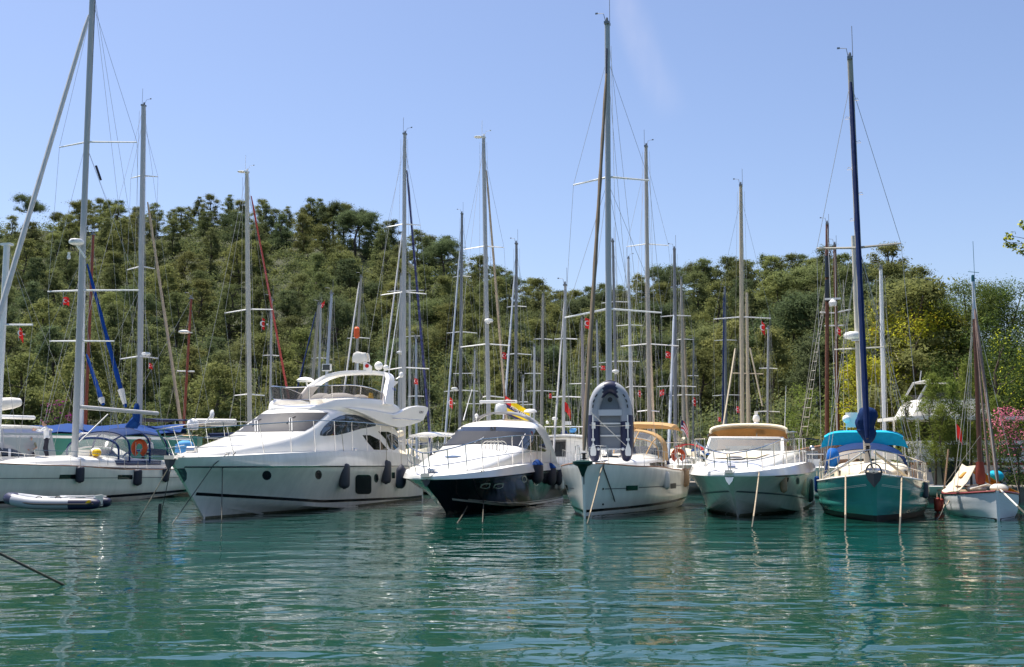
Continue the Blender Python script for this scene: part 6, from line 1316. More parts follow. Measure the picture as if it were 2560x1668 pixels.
MB().prism([(-1.6, 12.7, 3.93), (-1.6, 8.8, 3.93), (-1.6, 9.3, 4.8), (-1.6, 12.2, 4.8)], (3.2, 0, 0)).build('flybridge', creamg, b.root, smooth=False)
for sg in (1, -1): MB().grid([[(sg * 1.5, 9.4, 4.8), (sg * 1.5, 12.1, 4.8)], [(sg * 1.5, 9.7, 5.15), (sg * 1.5, 11.9, 5.15)]]).build('flybridge_screen', smoke, b.root)
MB().tube([(1.4, 12.3, 4.75), (1.4, 11.7, 5.75), (-1.4, 11.7, 5.75), (-1.4, 12.3, 4.75)], .06).tube([(1.3, 11.4, 5.75), (1.3, 11.3, 6.4)], .03).tube([(1.4, 11.7, 5.75), (1.4, 9.6, 5.75)], .04).build('radar_arch', alu, b.root)
for u in (3.9, 6.0, 8.0, 10.6): 
    for sg in (1, -1): MB().box((sg * 1.5, u, 2.25), (.06, 1.0, .62), 0).build('cabin_window', glass, b.root, smooth=False)
MB().box((-1.49, 7.0, 2.25), (.05, .7, 1.0)).build('cabin_door', brownwood, b.root)
m = MB()
for k in range(12): m.tube([(-1.95, 1.5 + k, 1.75), (-1.95, 1.5 + k, 2.4)], .018)
m.tube([(-1.95, 1.4, 2.4), (-1.95, 12.8, 2.4)], .022); m.build('guard_rail', steel, b.root)
m = MB()
for sg in (1, -1):
    for u in (2.6, 12.6): m.tube([(sg * 2, u, 1.7), (sg * 2, u, 3.78)], .05)
m.build('deck_post', gel, b.root)
npm = mat('blue_nameplate', (.03, .06, .16), .5)
for px, tx in ((2342, 'BIR'), (2508, 'NAZ')):
    q = b.cast(b.h, px, 1175, .03) + L_((0, 0, 0)); pl = MB().box(q + L_((.0, 0, 0)), (.04, .8, .2)).build('name_board', npm, b.root, smooth=False)
    sx = 1 if q.x > 0 else -1
    lettering(tx, flagw, pl, frame(q + L_((sx * .04, 0, 0)), (0, sx, 0), (0, 0, 1), .15))
# pale tender and dark bin between ketch and wooden boat
sm_ = thing('rowing_dinghy', 'small pale dinghy on the low quay between the ketch and the wooden boat', 'dinghy', (P(2345, 1220, 48).x, 48.2, .1))
m = MB(); rows = []
for i in range(9):
    t = i / 8; w = .65 * math.sin(math.pi * min(.92, .08 + t * .62)) ; rows.append([(-1.6 + 3.1 * t, s * w, .62 - .42 * (1 - s * s) + .08 * (t - .5) ** 2) for s in (-1, -.7, -.35, 0, .35, .7, 1)])
m.sheet(rows, .03).build('hull', creamg, sm_); MB().box((0, 0, .46), (.25, 1.1, .04)).box((.9, 0, .48), (.25, 1.1, .04)).build('seat', teak, sm_)
bn = thing('rubbish_bin', 'dark green wheeled bin standing in front of the trawler yacht', 'bin', (P(2374, 1200, 51).x, 51, .66))
rows = [[(sx * w, sy * w, z) for sx, sy in ((-1, -1), (1, -1), (1, 1), (-1, 1))] for z, w in ((0, .52), (1.05, .66))]
MB().grid(rows, True, True).build('bin_body', mat('dark_green_plastic', (.012, .03, .022), .5), bn, smooth=False); MB().box((0, 0, 1.09), (1.4, 1.4, .08)).build('lid', mat('dark_green_plastic', (.012, .03, .022), .5), bn); MB().lathe([(.1, -.5), (.1, .5)], (0, .55, .08), 10, Matrix.Rotation(R(90), 3, 'Y')).build('wheel', black, bn)
# =========================================================== flags
FY = 62
for (px, py, w, h, Y, lb, kw) in (
    (158, 742, 15, 20, 47.5, 'red crescent flag on the shroud left of the side on yacht mast', dict(hang=.2)), (48, 820, 12, 26, 50, 'narrow red flag hanging under the catamaran spreader', dict(hang=.5)),
    (372, 908, 9, 13, 63, 'small red flag below the spreader right of the tall left mast', dict(hang=.3)), (655, 794, 7, 28, 64, 'long limp red flag under the spreader of the cream mast', dict(hang=.2)),
    (803, 758, 9, 12, 95, 'small red flag at the masthead behind the flybridge', dict(hang=-.6)), (1035, 946, 10, 14, 68, 'red flag beside the thin mast left of the striped furled jib', dict(hang=.2)),
    (1124, 993, 8, 24, 64, 'red flag hanging left of the dark cruiser roof', dict(hang=.3)), (1255, 880, 11, 16, 64, 'red crescent flag beside the beige furled jib above the radar', dict(hang=.2)),
    (1372, 983, 7, 12, 76, 'tiny red flag above the white cabin roof', dict(hang=.2)), (1462, 796, 16, 26, 80, 'bright red flag with big white crescent left of the brown furled jib', dict(hang=.15)),
    (1502, 914, 11, 11, 75, 'small red flag just left of the mast above the upright dinghy', dict(hang=.2)), (1596, 975, 6, 16, 78, 'narrow red flag right of the upright dinghy', dict(hang=.3)),
    (1664, 878, 12, 16, 64, 'red crescent flag hanging high left of the pale furled jib', dict(hang=.3)), (1649, 976, 11, 14, 63, 'red flag low between the beige and the grey masts', dict(hang=-.2)),
    (1733, 994, 6, 20, 78, 'narrow red flag left of the open cruiser top', dict(hang=.2)), (1903, 803, 9, 28, 65, 'pointed red flag under the right spreader of the beige ketch', dict(hang=.4)),
    (1841, 1015, 7, 16, 64, 'red flag just left of the twin beige masts above the open cruiser', dict(hang=.2)), (1795, 1043, 7, 10, 64, 'tiny red flag above the left corner of the open cruiser top', dict(hang=.2)),
    (2093, 818, 8, 18, 69, 'small red flag on the second brown gulet mast', dict(hang=.3))):
    flag(px, py, w, h, Y, lb, **kw, stick=14)
def bigflag(px, py, wpx, hpx, Y, label, hang, mt, emblem=True):
    return flag(px, py, wpx, hpx, Y, label, mt, emblem, hang, 'larger red flags', 20)
bigflag(1411, 1006, 15, 24, 49, 'larger limp red flag hanging above the white cabin roof', .8, flagr, False)
bigflag(2390, 1060, 14, 34, 40.5, 'plain red pennant on a staff right of the young pines', .6, flagr, False)
# american flag
f = flag(1702, 1050, 17, 26, 60, 'striped flag with blue corner beside the bimini of the yacht with the dinghy', flagw, False, .9, 'other flags', 10)
cl = f.children[0]; cl.data.materials.append(flagr); cl.data.materials.append(flagn)
for i, p in enumerate(cl.data.polygons):
    col, row = i // 6, i % 6; p.material_index = 2 if (col < 3 and row < 3) else (1 if row % 2 == 0 else 0)
# yellow navy club flag on the dark cruiser
o = P(1262, 985, 51.5); s = 51.5 / FPX
f = thing('flag', 'large yellow and navy striped club flag flying from the dark hulled cruiser', 'flag', o, 0, 'other flags')
rows = []; NX, NZ = 16, 15
for i in range(NX + 1):
    u = i / NX
    rows.append([(62 * s * u, .12 * math.sin(u * 7 + j * .1) * u, (-(3 + 40 * u ** .9) - (46 - 14 * u) * j / NZ) * s) for j in range(NZ + 1)])
fl_ = MB().grid(rows).build('cloth', [flagy, flagn, flagr], f)
for k, p in enumerate(fl_.data.polygons):
    c, r = k // NZ, k % NZ
    p.material_index = 2 if (c < 4 and r < 6) else (1 if (6 <= r < 9 or r >= 13 or (c < 1 and r < 9)) else 0)
MB().tube([(0, 0, .25), (0, 0, -75 * s)], .02).build('staff', brownwood, f)
a, c2 = Vector(rows[7][7]), Vector(rows[13][8]); 
lettering('MON FENER', flagw, f, frame(Vector(rows[10][7]) + L_((0, -.10, .0)), c2 - a, (0, 0, 1), .19))
m = MB(); crescent(m, Vector(rows[2][3]) + L_((0, -.06, 0)), (1, 0, -.4), (0, 0, 1), .3); m.build('emblem', flagw, f)
# orange bag on mast
ob = MB().tube([(0, 0, -.4), (0, 0, -.3), (0, 0, .3), (0, 0, .42)], [.1, .2, .2, .1], 10).build('rolled_bag', orange); ob.location = P(892, 832, 78.3); tag(ob, 'orange rolled bag strapped to a mast above the flybridge yacht', 'bag')
# foreground pole in the water
r_ = mooring('long dark rope rising out of the water at the lower left corner', [P(-30, 1369, 17.5), onwater(160, 1463)], .022, roped)
# =========================================================== land
rng = np.random.default_rng(7); random.seed(7)
SKY_ = [(-700, 620), (-300, 590), (0, 560), (60, 545), (150, 560), (200, 560), (280, 555), (380, 575), (480, 550), (560, 545), (640, 570), (700, 585), (780, 570), (880, 590), (930, 620), (1000, 630), (1080, 660), (1130, 675), (1200, 715), (1300, 750), (1360, 795), (1450, 800), (1540, 790), (1640, 760), (1720, 745), (1800, 740), (1900, 735), (2000, 735), (2120, 740), (2230, 760), (2290, 800), (2340, 860), (2420, 930), (2700, 980), (3300, 1000)]
def tab(t, x):
    return float(np.interp(x, [p[0] for p in t], [p[1] for p in t]))
RIDGE = [(-700, 300), (0, 300), (700, 290), (1000, 270), (1300, 230), (1600, 215), (2000, 205), (2300, 170), (2500, 140), (3300, 130)]
SHORE = [(-700, 126), (1700, 122), (1950, 112), (2080, 84), (2180, 62), (2300, 60), (2480, 55), (2520, 52), (3300, 46)]
def land_z(px, Y):
    R_, S_ = tab(RIDGE, px), tab(SHORE, px); zr = CAMH + R_ * (HZ - tab(SKY_, px)) / FPX
    if Y < S_: return max(-1.0, -.25 * (S_ - Y))
    f = (Y - S_) / (R_ - S_)
    if f <= 1: return .25 + .45 * min(1, (Y - S_) / 1.2) + (zr - .7) * (f ** 1.05) * (.75 + .25 * f) if f > 0 else .25
    return zr - (Y - R_) * .18
def ground_at(x, Y):
    return land_z(CX + FPX * x / Y, Y)
verts, faces = [], []
cols = list(range(-900, 3600, 45)); rws = [40, 44, 47, 49, 51, 53, 55, 57, 59, 61, 63, 66, 70, 75, 80, 86, 94, 104, 112, 118, 122, 126, 130, 136, 144, 154, 166, 180, 196, 212, 230, 250, 270, 290, 310, 340, 380, 430]
for r in rws:
    for c in cols:
        x = (c - CX) / FPX * r; z = land_z(c, r)
        if z > .3: z += .9 * noise.noise(Vector((x * .05, r * .05, 3))) * min(1, z)
        verts.append((x, r, z))
n = len(cols)
for i in range(len(rws) - 1):
    for j in range(n - 1): faces.append((i * n + j, i * n + j + 1, (i + 1) * n + j + 1, (i + 1) * n + j))
g = MB(); g.v, g.f, g.m = verts, faces, [0] * len(faces)
hill = g.build('hillside', mat('forest_floor', (.034, .040, .018), .95, var=.4, scale=.25, bump=.6, bscale=1.5)); tag(hill, 'wooded hillside rising behind the marina', None, None, 'structure')
TREES_BVH = BVHTree.FromPolygons([Vector(v) for v in verts], faces)
def ground(x, Y):
    h = TREES_BVH.ray_cast(Vector((x, Y, 300)), Vector((0, 0, -1))); return h[0].z if h[0] else ground_at(x, Y)
# ---- foliage
def leafmat(name, c, t=.3, rand=.28):
    return mat(name, c, .7, var=.35, scale=.5, spec=.06, rand=rand, trans=t)
lf = [leafmat('pine_needles', (.160, .185, .072), .45, .25), leafmat('pine_needles_light', (.205, .222, .076), .45, .25), leafmat('pine_needles_dark', (.112, .145, .066), .45, .25)]
lfy = leafmat('yellow_green_leaves', (.46, .46, .045), .6, .1); lfn = leafmat('near_pine_needles', (.19, .235, .050), .45, .12); lfd = leafmat('dark_broad_leaves', (.085, .120, .032), .4, .12); lfo = leafmat('oleander_leaves', (.085, .115, .032), .35, .1)
pinkm = leafmat('pink_blossom', (.85, .24, .40), .35, .05); magm = leafmat('magenta_blossom', (.35, .04, .25), .3, .05); gold = leafmat('golden_leaf_tips', (.46, .33, .03), .5, .1)
bark = mat('pine_bark', (.075, .055, .042), .9, var=.4, scale=3, bump=.6, bscale=12); barkl = mat('pale_bark', (.27, .235, .19), .85, var=.3, scale=3)
def leaves(blobs, per, size, seed, aspect=2.2, shell=.5, up=.35, jit=.24):
    """quads scattered through the outer shell of every blob; returns verts array and quad array"""
    r = np.random.default_rng(seed); V = []
    for (c, rad) in blobs:
        k = int(per * (rad[0] * rad[1] + rad[0] * rad[2] + rad[1] * rad[2]) / 3) + 3
        d = r.normal(size=(k, 3)); d /= np.linalg.norm(d, axis=1)[:, None]
        q = d * (1 - shell * r.random((k, 1)) ** 1.6) * np.array(rad) * (1 + jit * r.normal(size=(k, 1))) + np.array(c)
        nrm = d * .9 + r.normal(size=(k, 3)) * .55; nrm[:, 2] += up; nrm /= np.linalg.norm(nrm, axis=1)[:, None]
        t = np.cross(nrm, r.normal(size=(k, 3))); t /= np.linalg.norm(t, axis=1)[:, None] + 1e-9; bt = np.cross(nrm, t)
        s = size * (.55 + .9 * r.random((k, 1))); a = t * s * .5; bb_ = bt * s * .5 / aspect
        V.append(np.stack([q - a, q + bb_ * 1.0, q + a, q - bb_ * 1.0], 1))
    V = np.concatenate(V); return V.reshape(-1, 3), np.arange(len(V) * 4).reshape(-1, 4)
def leafmesh(name, V, Q, mats, split=None):
    me = bpy.data.meshes.new(name); me.vertices.add(len(V)); me.vertices.foreach_set('co', V.astype(np.float32).ravel())
    me.loops.add(Q.size); me.loops.foreach_set('vertex_index', Q.astype(np.int32).ravel())
    me.polygons.add(len(Q)); me.polygons.foreach_set('loop_start', np.arange(0, Q.size, 4, dtype=np.int32)); me.polygons.foreach_set('loop_total', np.full(len(Q), 4, dtype=np.int32))
    for m in mats: me.materials.append(m)
    if split is not None: me.polygons.foreach_set('material_index', split.astype(np.int32))
    me.update(calc_edges=True); me.validate(); return me
def pine_blobs(rd, H, kind):
    out = []
    if kind == 'umbrella':
        for k in range(34):
            a = rd.random() * 6.28; q = rd.random() ** .6 * H * .31; z = H * (.66 + .26 * rd.random()) - q * q * .03 * 2.2; s = H * (.065 + .055 * rd.random()); out.append(((q * math.cos(a), q * math.sin(a), z), (s * 1.25, s * 1.25, s * .8)))
        for k in range(5):
            a = rd.random() * 6.28; q = H * (.14 + .14 * rd.random()); s = H * .07; out.append(((q * math.cos(a), q * math.sin(a), H * (.5 + .2 * rd.random())), (s * 1.3, s * 1.3, s * .55)))
    elif kind == 'cone':
        for k in range(46):
            f = rd.random() ** .8; z = H * (.12 + .86 * f); w = H * .24 * (1 - f) ** .8 + .25; a = rd.random() * 6.28; q = w * (.5 + .5 * rd.random()); s = H * (.045 + .055 * (1 - f)); out.append(((q * math.cos(a), q * math.sin(a), z), (s * 1.2, s * 1.2, s * .8)))
    else:
        for k in range(64):
            f = rd.random() ** .9; z = H * (.14 + .83 * f); w = H * .30 * math.sin(math.pi * (.20 + .74 * f)) ** .75; a = rd.random() * 6.28; q = w * (.25 + .75 * rd.random()) * (.8 + .4 * math.sin(3 * a + 6 * f) ** 2); s = H * (.032 + .052 * rd.random()); out.append(((q * math.cos(a), q * math.sin(a), z), (s * 1.35, s * 1.35, s * .85)))
    return out
def trunk_mesh(rd, H, blobs, r0, mt, name='trunk', zc=.55, bend=.04, nl=9, mesh=True):
    m = MB(); pts = [(bend * H * math.sin(k * .9 + rd.random() * .3) * k / 8, bend * H * math.cos(k * 1.1) * k / 8, H * .9 * k / 8) for k in range(9)]
    m.tube([(0, 0, -1.2)] + pts, [r0 * 1.25] + [r0 * (1 - .85 * k / 8) for k in range(9)], 7)
    for (c, rad) in rd.sample(blobs, min(nl, len(blobs))):
        z0 = min(c[2] * .82, H * .8); i = min(7, int(z0 / (H * .9) * 8)); b0 = Vector(pts[i]).lerp(Vector(pts[i + 1]), z0 / (H * .9) * 8 - i)
        cc = Vector(c); m.tube([b0, b0.lerp(cc, .5) + Vector((0, 0, -.04 * H)), cc], [r0 * .38, r0 * .25, r0 * .08], 5)
    o = m.build(name, mt); 
    if mesh: me = o.data; bpy.data.objects.remove(o); return me
    return o
VAR = []
rd = random.Random(11)
for k, kind in enumerate(['oval', 'umbrella', 'oval', 'oval', 'cone', 'oval', 'umbrella', 'oval', 'cone', 'oval', 'oval', 'umbrella']):
    H = 10.; bl = pine_blobs(rd, H, kind); V, Q = leaves(bl, 440, .25, k + 1, 2.6, .95, .25, jit=.36)
    VAR.append((kind, leafmesh('crown', V, Q, [lf[(0, 2, 0, 1, 2, 1, 0, 2, 0, 1, 0, 2)[k]]]), trunk_mesh(rd, H, bl, .27, bark)))
def plant_tree(var, x, Y, H, rz, label, group, name='pine_tree', wide=1., z=None):
    z = ground(x, Y) if z is None else z
    t = thing(name, label, 'pine tree' if name == 'pine_tree' else 'tree', (x, Y, z - .1), rz, group); s = H / 10; t.scale = (s * wide, s * wide, s)
    for nm, me in (('crown', VAR[var][1]), ('trunk', VAR[var][2])):
        o = bpy.data.objects.new(nm, me); C.objects.link(o); o.parent = t
    return t
umb = [i for i, v in enumerate(VAR) if v[0] == 'umbrella']; con = [i for i, v in enumerate(VAR) if v[0] == 'cone']; ova = [i for i, v in enumerate(VAR) if v[0] == 'oval']
# skyline pines, each where the ridge shows it: (pixel x, pixel y of top, kind)
SKYT = [(50, 474, 'u', 'lone umbrella shaped pine on the skyline at the far left'), (128, 520, 'u', 'small flat topped pine on the skyline between the furled jib and the left mast'), (196, 486, 'o', None), (232, 488, 'o', None), (275, 490, 'o', None), (325, 508, 'o', None), (372, 498, 'u', None), (418, 516, 'o', None), (455, 506, 'o', None), (484, 482, 'c', None), (512, 478, 'o', None), (560, 476, 'c', 'pointed pine on the skyline just left of the cream mast'), (590, 492, 'o', None), (645, 488, 'u', None), (680, 514, 'o', None), (708, 506, 'c', 'small spiky pine on the ridge between the cream mast and the tall pine group'), (768, 480, 'c', 'tallest pointed pine on the ridge above the flybridge yacht'), (790, 486, 'c', None), (826, 494, 'u', 'broad flat topped pine right of the tallest pointed ridge pine'), (852, 500, 'u', None), (892, 510, 'u', 'open crowned pine leaning out on the ridge left of the striped furled jib'), (918, 532, 'o', None), (962, 542, 'u', None), (1040, 566, 'o', None), (1070, 584, 'o', None), (1108, 582, 'u', None), (1140, 622, 'o', None), (1198, 640, 'c', 'thin pointed pine on the ridge between the two tall grey masts'), (1238, 668, 'o', None), (1272, 670, 'u', None), (1330, 690, 'o', None), (1362, 712, 'o', None), (1400, 722, 'o', None), (1435, 722, 'o', None), (1475, 712, 'u', None), (1512, 706, 'o', None), (1555, 706, 'o', None), (1598, 680, 'u', None), (1650, 678, 'o', None), (1688, 660, 'o', None), (1740, 650, 'u', 'open crowned pine on the right ridge left of the tall beige mast'), (1780, 662, 'o', None), (1838, 648, 'o', None), (1870, 642, 'o', None), (1918, 626, 'c', 'pointed pine rising above the right ridge between the beige ketch and the gulet'), (1960, 650, 'o', None), (2010, 632, 'u', None), (2052, 640, 'o', None), (2090, 640, 'o', None), (2150, 650, 'o', None), (2215, 645, 'u', 'large domed pine at the right end of the ridge behind the bare white mast'), (2262, 664, 'u', None)]
count = 0
for i, (px, py, kd, lb) in enumerate(SKYT):
    Y = tab(RIDGE, px) - rd.uniform(2, 10); x = (px - CX) / FPX * Y; z = ground(x, Y); top = CAMH + Y * (HZ - py) / FPX; H = max(4.5, min(20, top - z))
    v = {'u': umb if lb else ova, 'o': ova, 'c': con}[kd]; plant_tree(v[i % len(v)], x, Y, H, rd.random() * 6.28, lb or 'pine tree standing in the unbroken row along the skyline of the hill', 'pine trees along the skyline', wide=1.15 if kd != 'u' else 1.0)
    count += 1
# hillside pines, spread evenly over the slope
pts = []
while len(pts) < 225:
    px = rd.uniform(-60, 2330); f = rd.random() ** .8
    S_, R_ = tab(SHORE, px), tab(RIDGE, px); Y = S_ + 6 + (R_ - 14 - S_) * f; x = (px - CX) / FPX * Y; z = ground(x, Y); py = HZ - (z + 5 - CAMH) / Y * FPX
    if all((px - a) ** 2 + ((py - c) * 1.25) ** 2 > (52 - 3 * min(8, len(pts) / 30)) ** 2 for a, c in pts) or rd.random() < .004: pts.append((px, py)); plant_tree(rd.choice(ova * 4 + umb + con * 2), x, Y, rd.uniform(8, 12.5) * (1.0 if px < 1300 else .95), rd.random() * 6.28, 'green pine tree among the many covering the slope of the hill', 'pine trees covering the hillside', wide=rd.uniform(.95, 1.3)); count += 1
# the rest of the wood: one mass of scrub and lower crowns between the counted trees
bl = []
for k in range(2300):
    px = rd.uniform(-250, 2700); f = rd.random() ** .9; S_, R_ = tab(SHORE, px), tab(RIDGE, px); Y = S_ + 2 + (R_ - 6 - S_) * f; x = (px - CX) / FPX * Y
    if px > 2250 and Y < 95: continue
    s = rd.uniform(1.0, 2.4); bl.append(((x, Y, ground(x, Y) + s * .5 + rd.choice((0, 0, 1.5))), (s * 1.35, s * 1.35, s)))
V, Q = leaves(bl, 85, .44, 99, 2.4, .95, .25, jit=.36); sc = leafmesh('undergrowth', V, Q, [lf[2], lf[0], lf[1]], np.random.default_rng(4).choice([0, 0, 1, 1, 2], len(Q)))
o = bpy.data.objects.new('undergrowth', sc); C.objects.link(o); tag(o, 'green scrub and low pines filling the slope between the trees', None, None, 'stuff')
# ---- near trees on the right bank and shore
def big_tree(name, label, cat, px, pytop, Y, blobs_f, mt, per, size, seed, trunk=True, bk=bark, r0=.2, split=None, aspect=2.2, zbase=None, shell=.5, nl=10, group=None, limbs=None):
    x = (px - CX) / FPX * Y; z = ground(x, Y) if zbase is None else zbase; H = CAMH + Y * (HZ - pytop) / FPX - z
    rq = random.Random(seed); bl = blobs_f(rq, H); t = thing(name, label, cat, (x, Y, z - .05), 0, group)
    V, Q = leaves(bl, per, size, seed, aspect, shell)
    mats = mt if isinstance(mt, list) else [mt]
    sp = None
    if len(mats) > 1:
        hz_ = V.reshape(-1, 4, 3).mean(1); sp = split(hz_, H, np.random.default_rng(seed))
    o = bpy.data.objects.new('crown', leafmesh('crown', V, Q, mats, sp)); C.objects.link(o); o.parent = t
    if trunk: o2 = trunk_mesh(rq, H, bl, r0, bk, mesh=False, nl=nl); o2.parent = t
    return t
def round_blobs(w, z0, n, s0, s1, flat=.8, zt=.95):
    def f(rq, H):
        out = []
        for k in range(n):
            u = rq.random(); z = H * (z0 + (zt - z0) * u); ww = w * math.sin(math.pi * (.18 + .72 * u)) ** .6; a = rq.random() * 6.28; q = ww * (.30 + .7 * rq.random() ** .6); s = rq.uniform(s0, s1); out.append(((q * math.cos(a), q * math.sin(a), z), (s, s, s * flat)))
        return out
    return f
GR = 'trees on the right bank'
tipsp = lambda c, H, r: ((r.random(len(c)) < .06 + .30 * np.clip((c[:, 2] / H - .7) * 2.4, 0, 1))).astype(int)
big_tree('gum_tree', 'bright yellow green broadleaf tree with pale bare limbs behind the trawler yacht', 'tree', 2278, 742, 71, round_blobs(4.2, .22, 110, .45, .95, .85), [lfy, gold], 260, .18, 21, bk=barkl, r0=.22, split=tipsp, nl=22, group=GR)
big_tree('gum_tree', 'lower yellow green tree left of the bare white mast above the teal ketch', 'tree', 2172, 890, 70, round_blobs(2.1, .1, 44, .45, .85), [lfy, gold], 260, .17, 22, split=tipsp, group=GR)
big_tree('pine_tree', 'tall dark pine with bristling top behind the mast of the small wooden boat', 'pine tree', 2430, 690, 70, round_blobs(3.7, .05, 130, .6, 1.15, .75), [lfd, lfn], 520, .17, 23, split=lambda c, H, r: (r.random(len(c)) < .12).astype(int), aspect=3.5, nl=16, group=GR)
big_tree('pine_tree', 'tall dark green pine at the right edge above the oleander', 'pine tree', 2545, 692, 68, round_blobs(3.8, .03, 130, .6, 1.15, .75), [lfd, lfn], 520, .17, 24, split=lambda c, H, r: (r.random(len(c)) < .1).astype(int), aspect=3.5, nl=16, group=GR)
big_tree('pine_tree', 'sunlit pine mass between the yellow green tree and the tall dark pine', 'pine tree', 2385, 728, 84, round_blobs(3.3, .12, 120, .5, 1.0, .8), [lfd, lfn], 260, .17, 25, split=lambda c, H, r: (r.random(len(c)) < .4).astype(int), aspect=3., nl=14, group=GR)
big_tree('pine_tree', 'thin bare branched pine standing alone against the sky right of the domed pine', 'pine tree', 2296, 690, 160, lambda rq, H: [((rq.uniform(-1, 1), rq.uniform(-1, 1), H * rq.uniform(.55, .98)), (.5, .5, .3)) for k in range(9)], lf[0], 40, .35, 26, r0=.12, group=GR)
big_tree('ivy_tree', 'dark tree hung with bright green ivy behind the oleander', 'tree', 2500, 830, 62, round_blobs(2.3, .02, 60, .5, .9, 1.1), [lfd, lfy], 260, .15, 27, split=lambda c, H, r: (r.random(len(c)) < .13).astype(int), group=GR)
big_tree('broadleaf_tree', 'dark green broadleaf tree at the lower right behind the trawler yacht', 'tree', 2405, 880, 65, round_blobs(2.6, .02, 60, .5, .95, 1.), lfd, 260, .16, 28, group=GR)
big_tree('broadleaf_tree', 'olive bush between the brown gulet and the teal ketch', 'tree', 2010, 960, 84, round_blobs(2.0, .0, 36, .5, .9, 1.), lfn, 240, .18, 29, group=GR)
big_tree('broadleaf_tree', 'green bush right of the second brown gulet mast', 'tree', 2125, 950, 78, round_blobs(2.0, .0, 36, .5, .9, 1.), lfd, 240, .18, 30, group=GR)
def sapling(w, n):
    def f(rq, H):
        out = []
        for k in range(n):
            u = rq.random() ** .85; z = H * (.22 + .76 * u); ww = w * (1 - u) ** .7 + .08; a = rq.random() * 6.28; q = ww * (.3 + .7 * rq.random()); s = .17 + .20 * rq.random() * (1 - u * .5); out.append(((q * math.cos(a), q * math.sin(a), z + q * .25), (s, s, s * 1.15)))
        return out
    return f
for k, (px, py, Y, w, nn, lb) in enumerate(((2262, 985, 49.6, .75, 34, 'young feathery pine just right of the bare white mast'), (2330, 930, 50.2, 1.1, 60, 'young feathery pine leaning in front of the trawler yacht wheelhouse'), (2418, 905, 50.0, 1.15, 62, 'young feathery pine left of the small wooden boat mast'), (2352, 1010, 49.2, 1.0, 44, 'bushy young pine on a dark leaning trunk behind the rubbish bin'), (2490, 985, 53, .9, 40, 'young pine behind the furled jib of the small wooden boat'), (2378, 945, 49.8, .95, 56, 'young feathery pine right in front of the trawler yacht flybridge'), (2446, 935, 50.4, .9, 50, 'young feathery pine just right of the small wooden boat mast'))):
    big_tree('young_pine', lb, 'pine tree', px, py, Y, sapling(w, int(nn * 1.5)), lfn, 620, .18, 40 + k, r0=.06, aspect=7., shell=.9, nl=14, group='young pines on the quay', zbase=.55)
big_tree('oleander_bush', 'oleander bush covered in pink blossom at the right edge', 'bush', 2535, 1012, 47.5, lambda rq, H: [((rq.uniform(-1.15, 1.0), rq.uniform(-.6, .6), H * rq.uniform(.12, .95)), (.32, .32, .34)) for k in range(64)], [lfo, pinkm], 520, .12, 50, split=lambda c, H, r: (r.random(len(c)) < np.clip((c[:, 2] / H - .42) * 1.5, .02, .62)).astype(int), aspect=3., r0=.05, group='flowering bushes', zbase=.5)
big_tree('bougainvillea_bush', 'magenta flowering bush on the shore behind the left yacht mast', 'bush', 150, 1000, 118, round_blobs(2.6, .1, 26, .5, .8, .9), [lfd, magm], 60, .3, 51, split=lambda c, H, r: (r.random(len(c)) < .4).astype(int), group='flowering bushes')
# bank of scrub at the lower right
bl = []
for k in range(150):
    px = rd.uniform(2270, 2760); Y = rd.uniform(tab(SHORE, px) + .2, 62); x = (px - CX) / FPX * Y; s = rd.uniform(.25, .6); bl.append(((x, Y, ground(x, Y) + s * .3), (s * 1.3, s * 1.3, s)))
V, Q = leaves(bl, 150, .16, 61, 2.2); o = bpy.data.objects.new('shore_scrub', leafmesh('shore_scrub', V, Q, [lfd, lfn], np.random.default_rng(5).choice([0, 0, 1], len(Q)))); C.objects.link(o); tag(o, 'low green scrub on the bank at the lower right', None, None, 'stuff')
# quay edge of stones at the right
stm = mat('quay_stone', (.16, .14, .12), .9, var=.4, scale=2, bump=.7, bscale=6)
qs = MB()
for k in range(90):
    px = 2270 + k * 5 + rd.uniform(-3, 3); Y = tab(SHORE, px) - rd.uniform(-.3, .9); x = (px - CX) / FPX * Y; s = rd.uniform(.25, .5); qs.ell((x, Y, rd.uniform(-.05, .35)), (s * rd.uniform(.8, 1.3), s, s * rd.uniform(.5, .9)), 7, 5)
tag(qs.build('shore_rocks', stm, ang=20), 'dark rocks along the waterline at the right bank', None, None, 'stuff')
kq = thing('quay', 'low stone quay in front of the trawler yacht', 'quay', (24, 51.0, 0)); MB().box((-1.2, 0, .25), (11.4, 5.2, .8)).build('quay_wall', stm, kq)
# overhanging sprig at the right edge, on a tree standing just outside the view
Yb = 55.0; x0 = (2700 - CX) / FPX * Yb
bt = thing('overhanging_tree', 'leafy branch tip reaching in at the right edge against the sky', 'tree', (x0 + 2.2, Yb, .4))
ends = [(P(px, py, Yb) - Vector((x0 + 2.2, Yb, .4))) for px, py in ((2528, 590), (2540, 612), (2556, 566), (2552, 628), (2520, 605), (2575, 600))]
base_ = P(2740, 640, Yb) - Vector((x0 + 2.2, Yb, .4)); m = MB().tube([(0, 0, -.5), (.1, 0, 3), base_ * .5 + Vector((0, 0, 2.2)), base_], [.2, .16, .11, .07], 8)
for e in ends: m.tube([base_, base_.lerp(e, .6) + Vector((0, 0, .08)), e], [.05, .028, .010], 5)
m.build('trunk', bark, bt)
bl = [((e.x + rd.uniform(-.12, .12), e.y + rd.uniform(-.2, .2), e.z + rd.uniform(-.2, .2)), (.24, .24, .22)) for e in ends for k in range(3)] + [((base_.x + rd.uniform(.0, 4.5), rd.uniform(-2, 2), base_.z + rd.uniform(-2.6, 1.6)), (.8, .8, .7)) for k in range(40)]
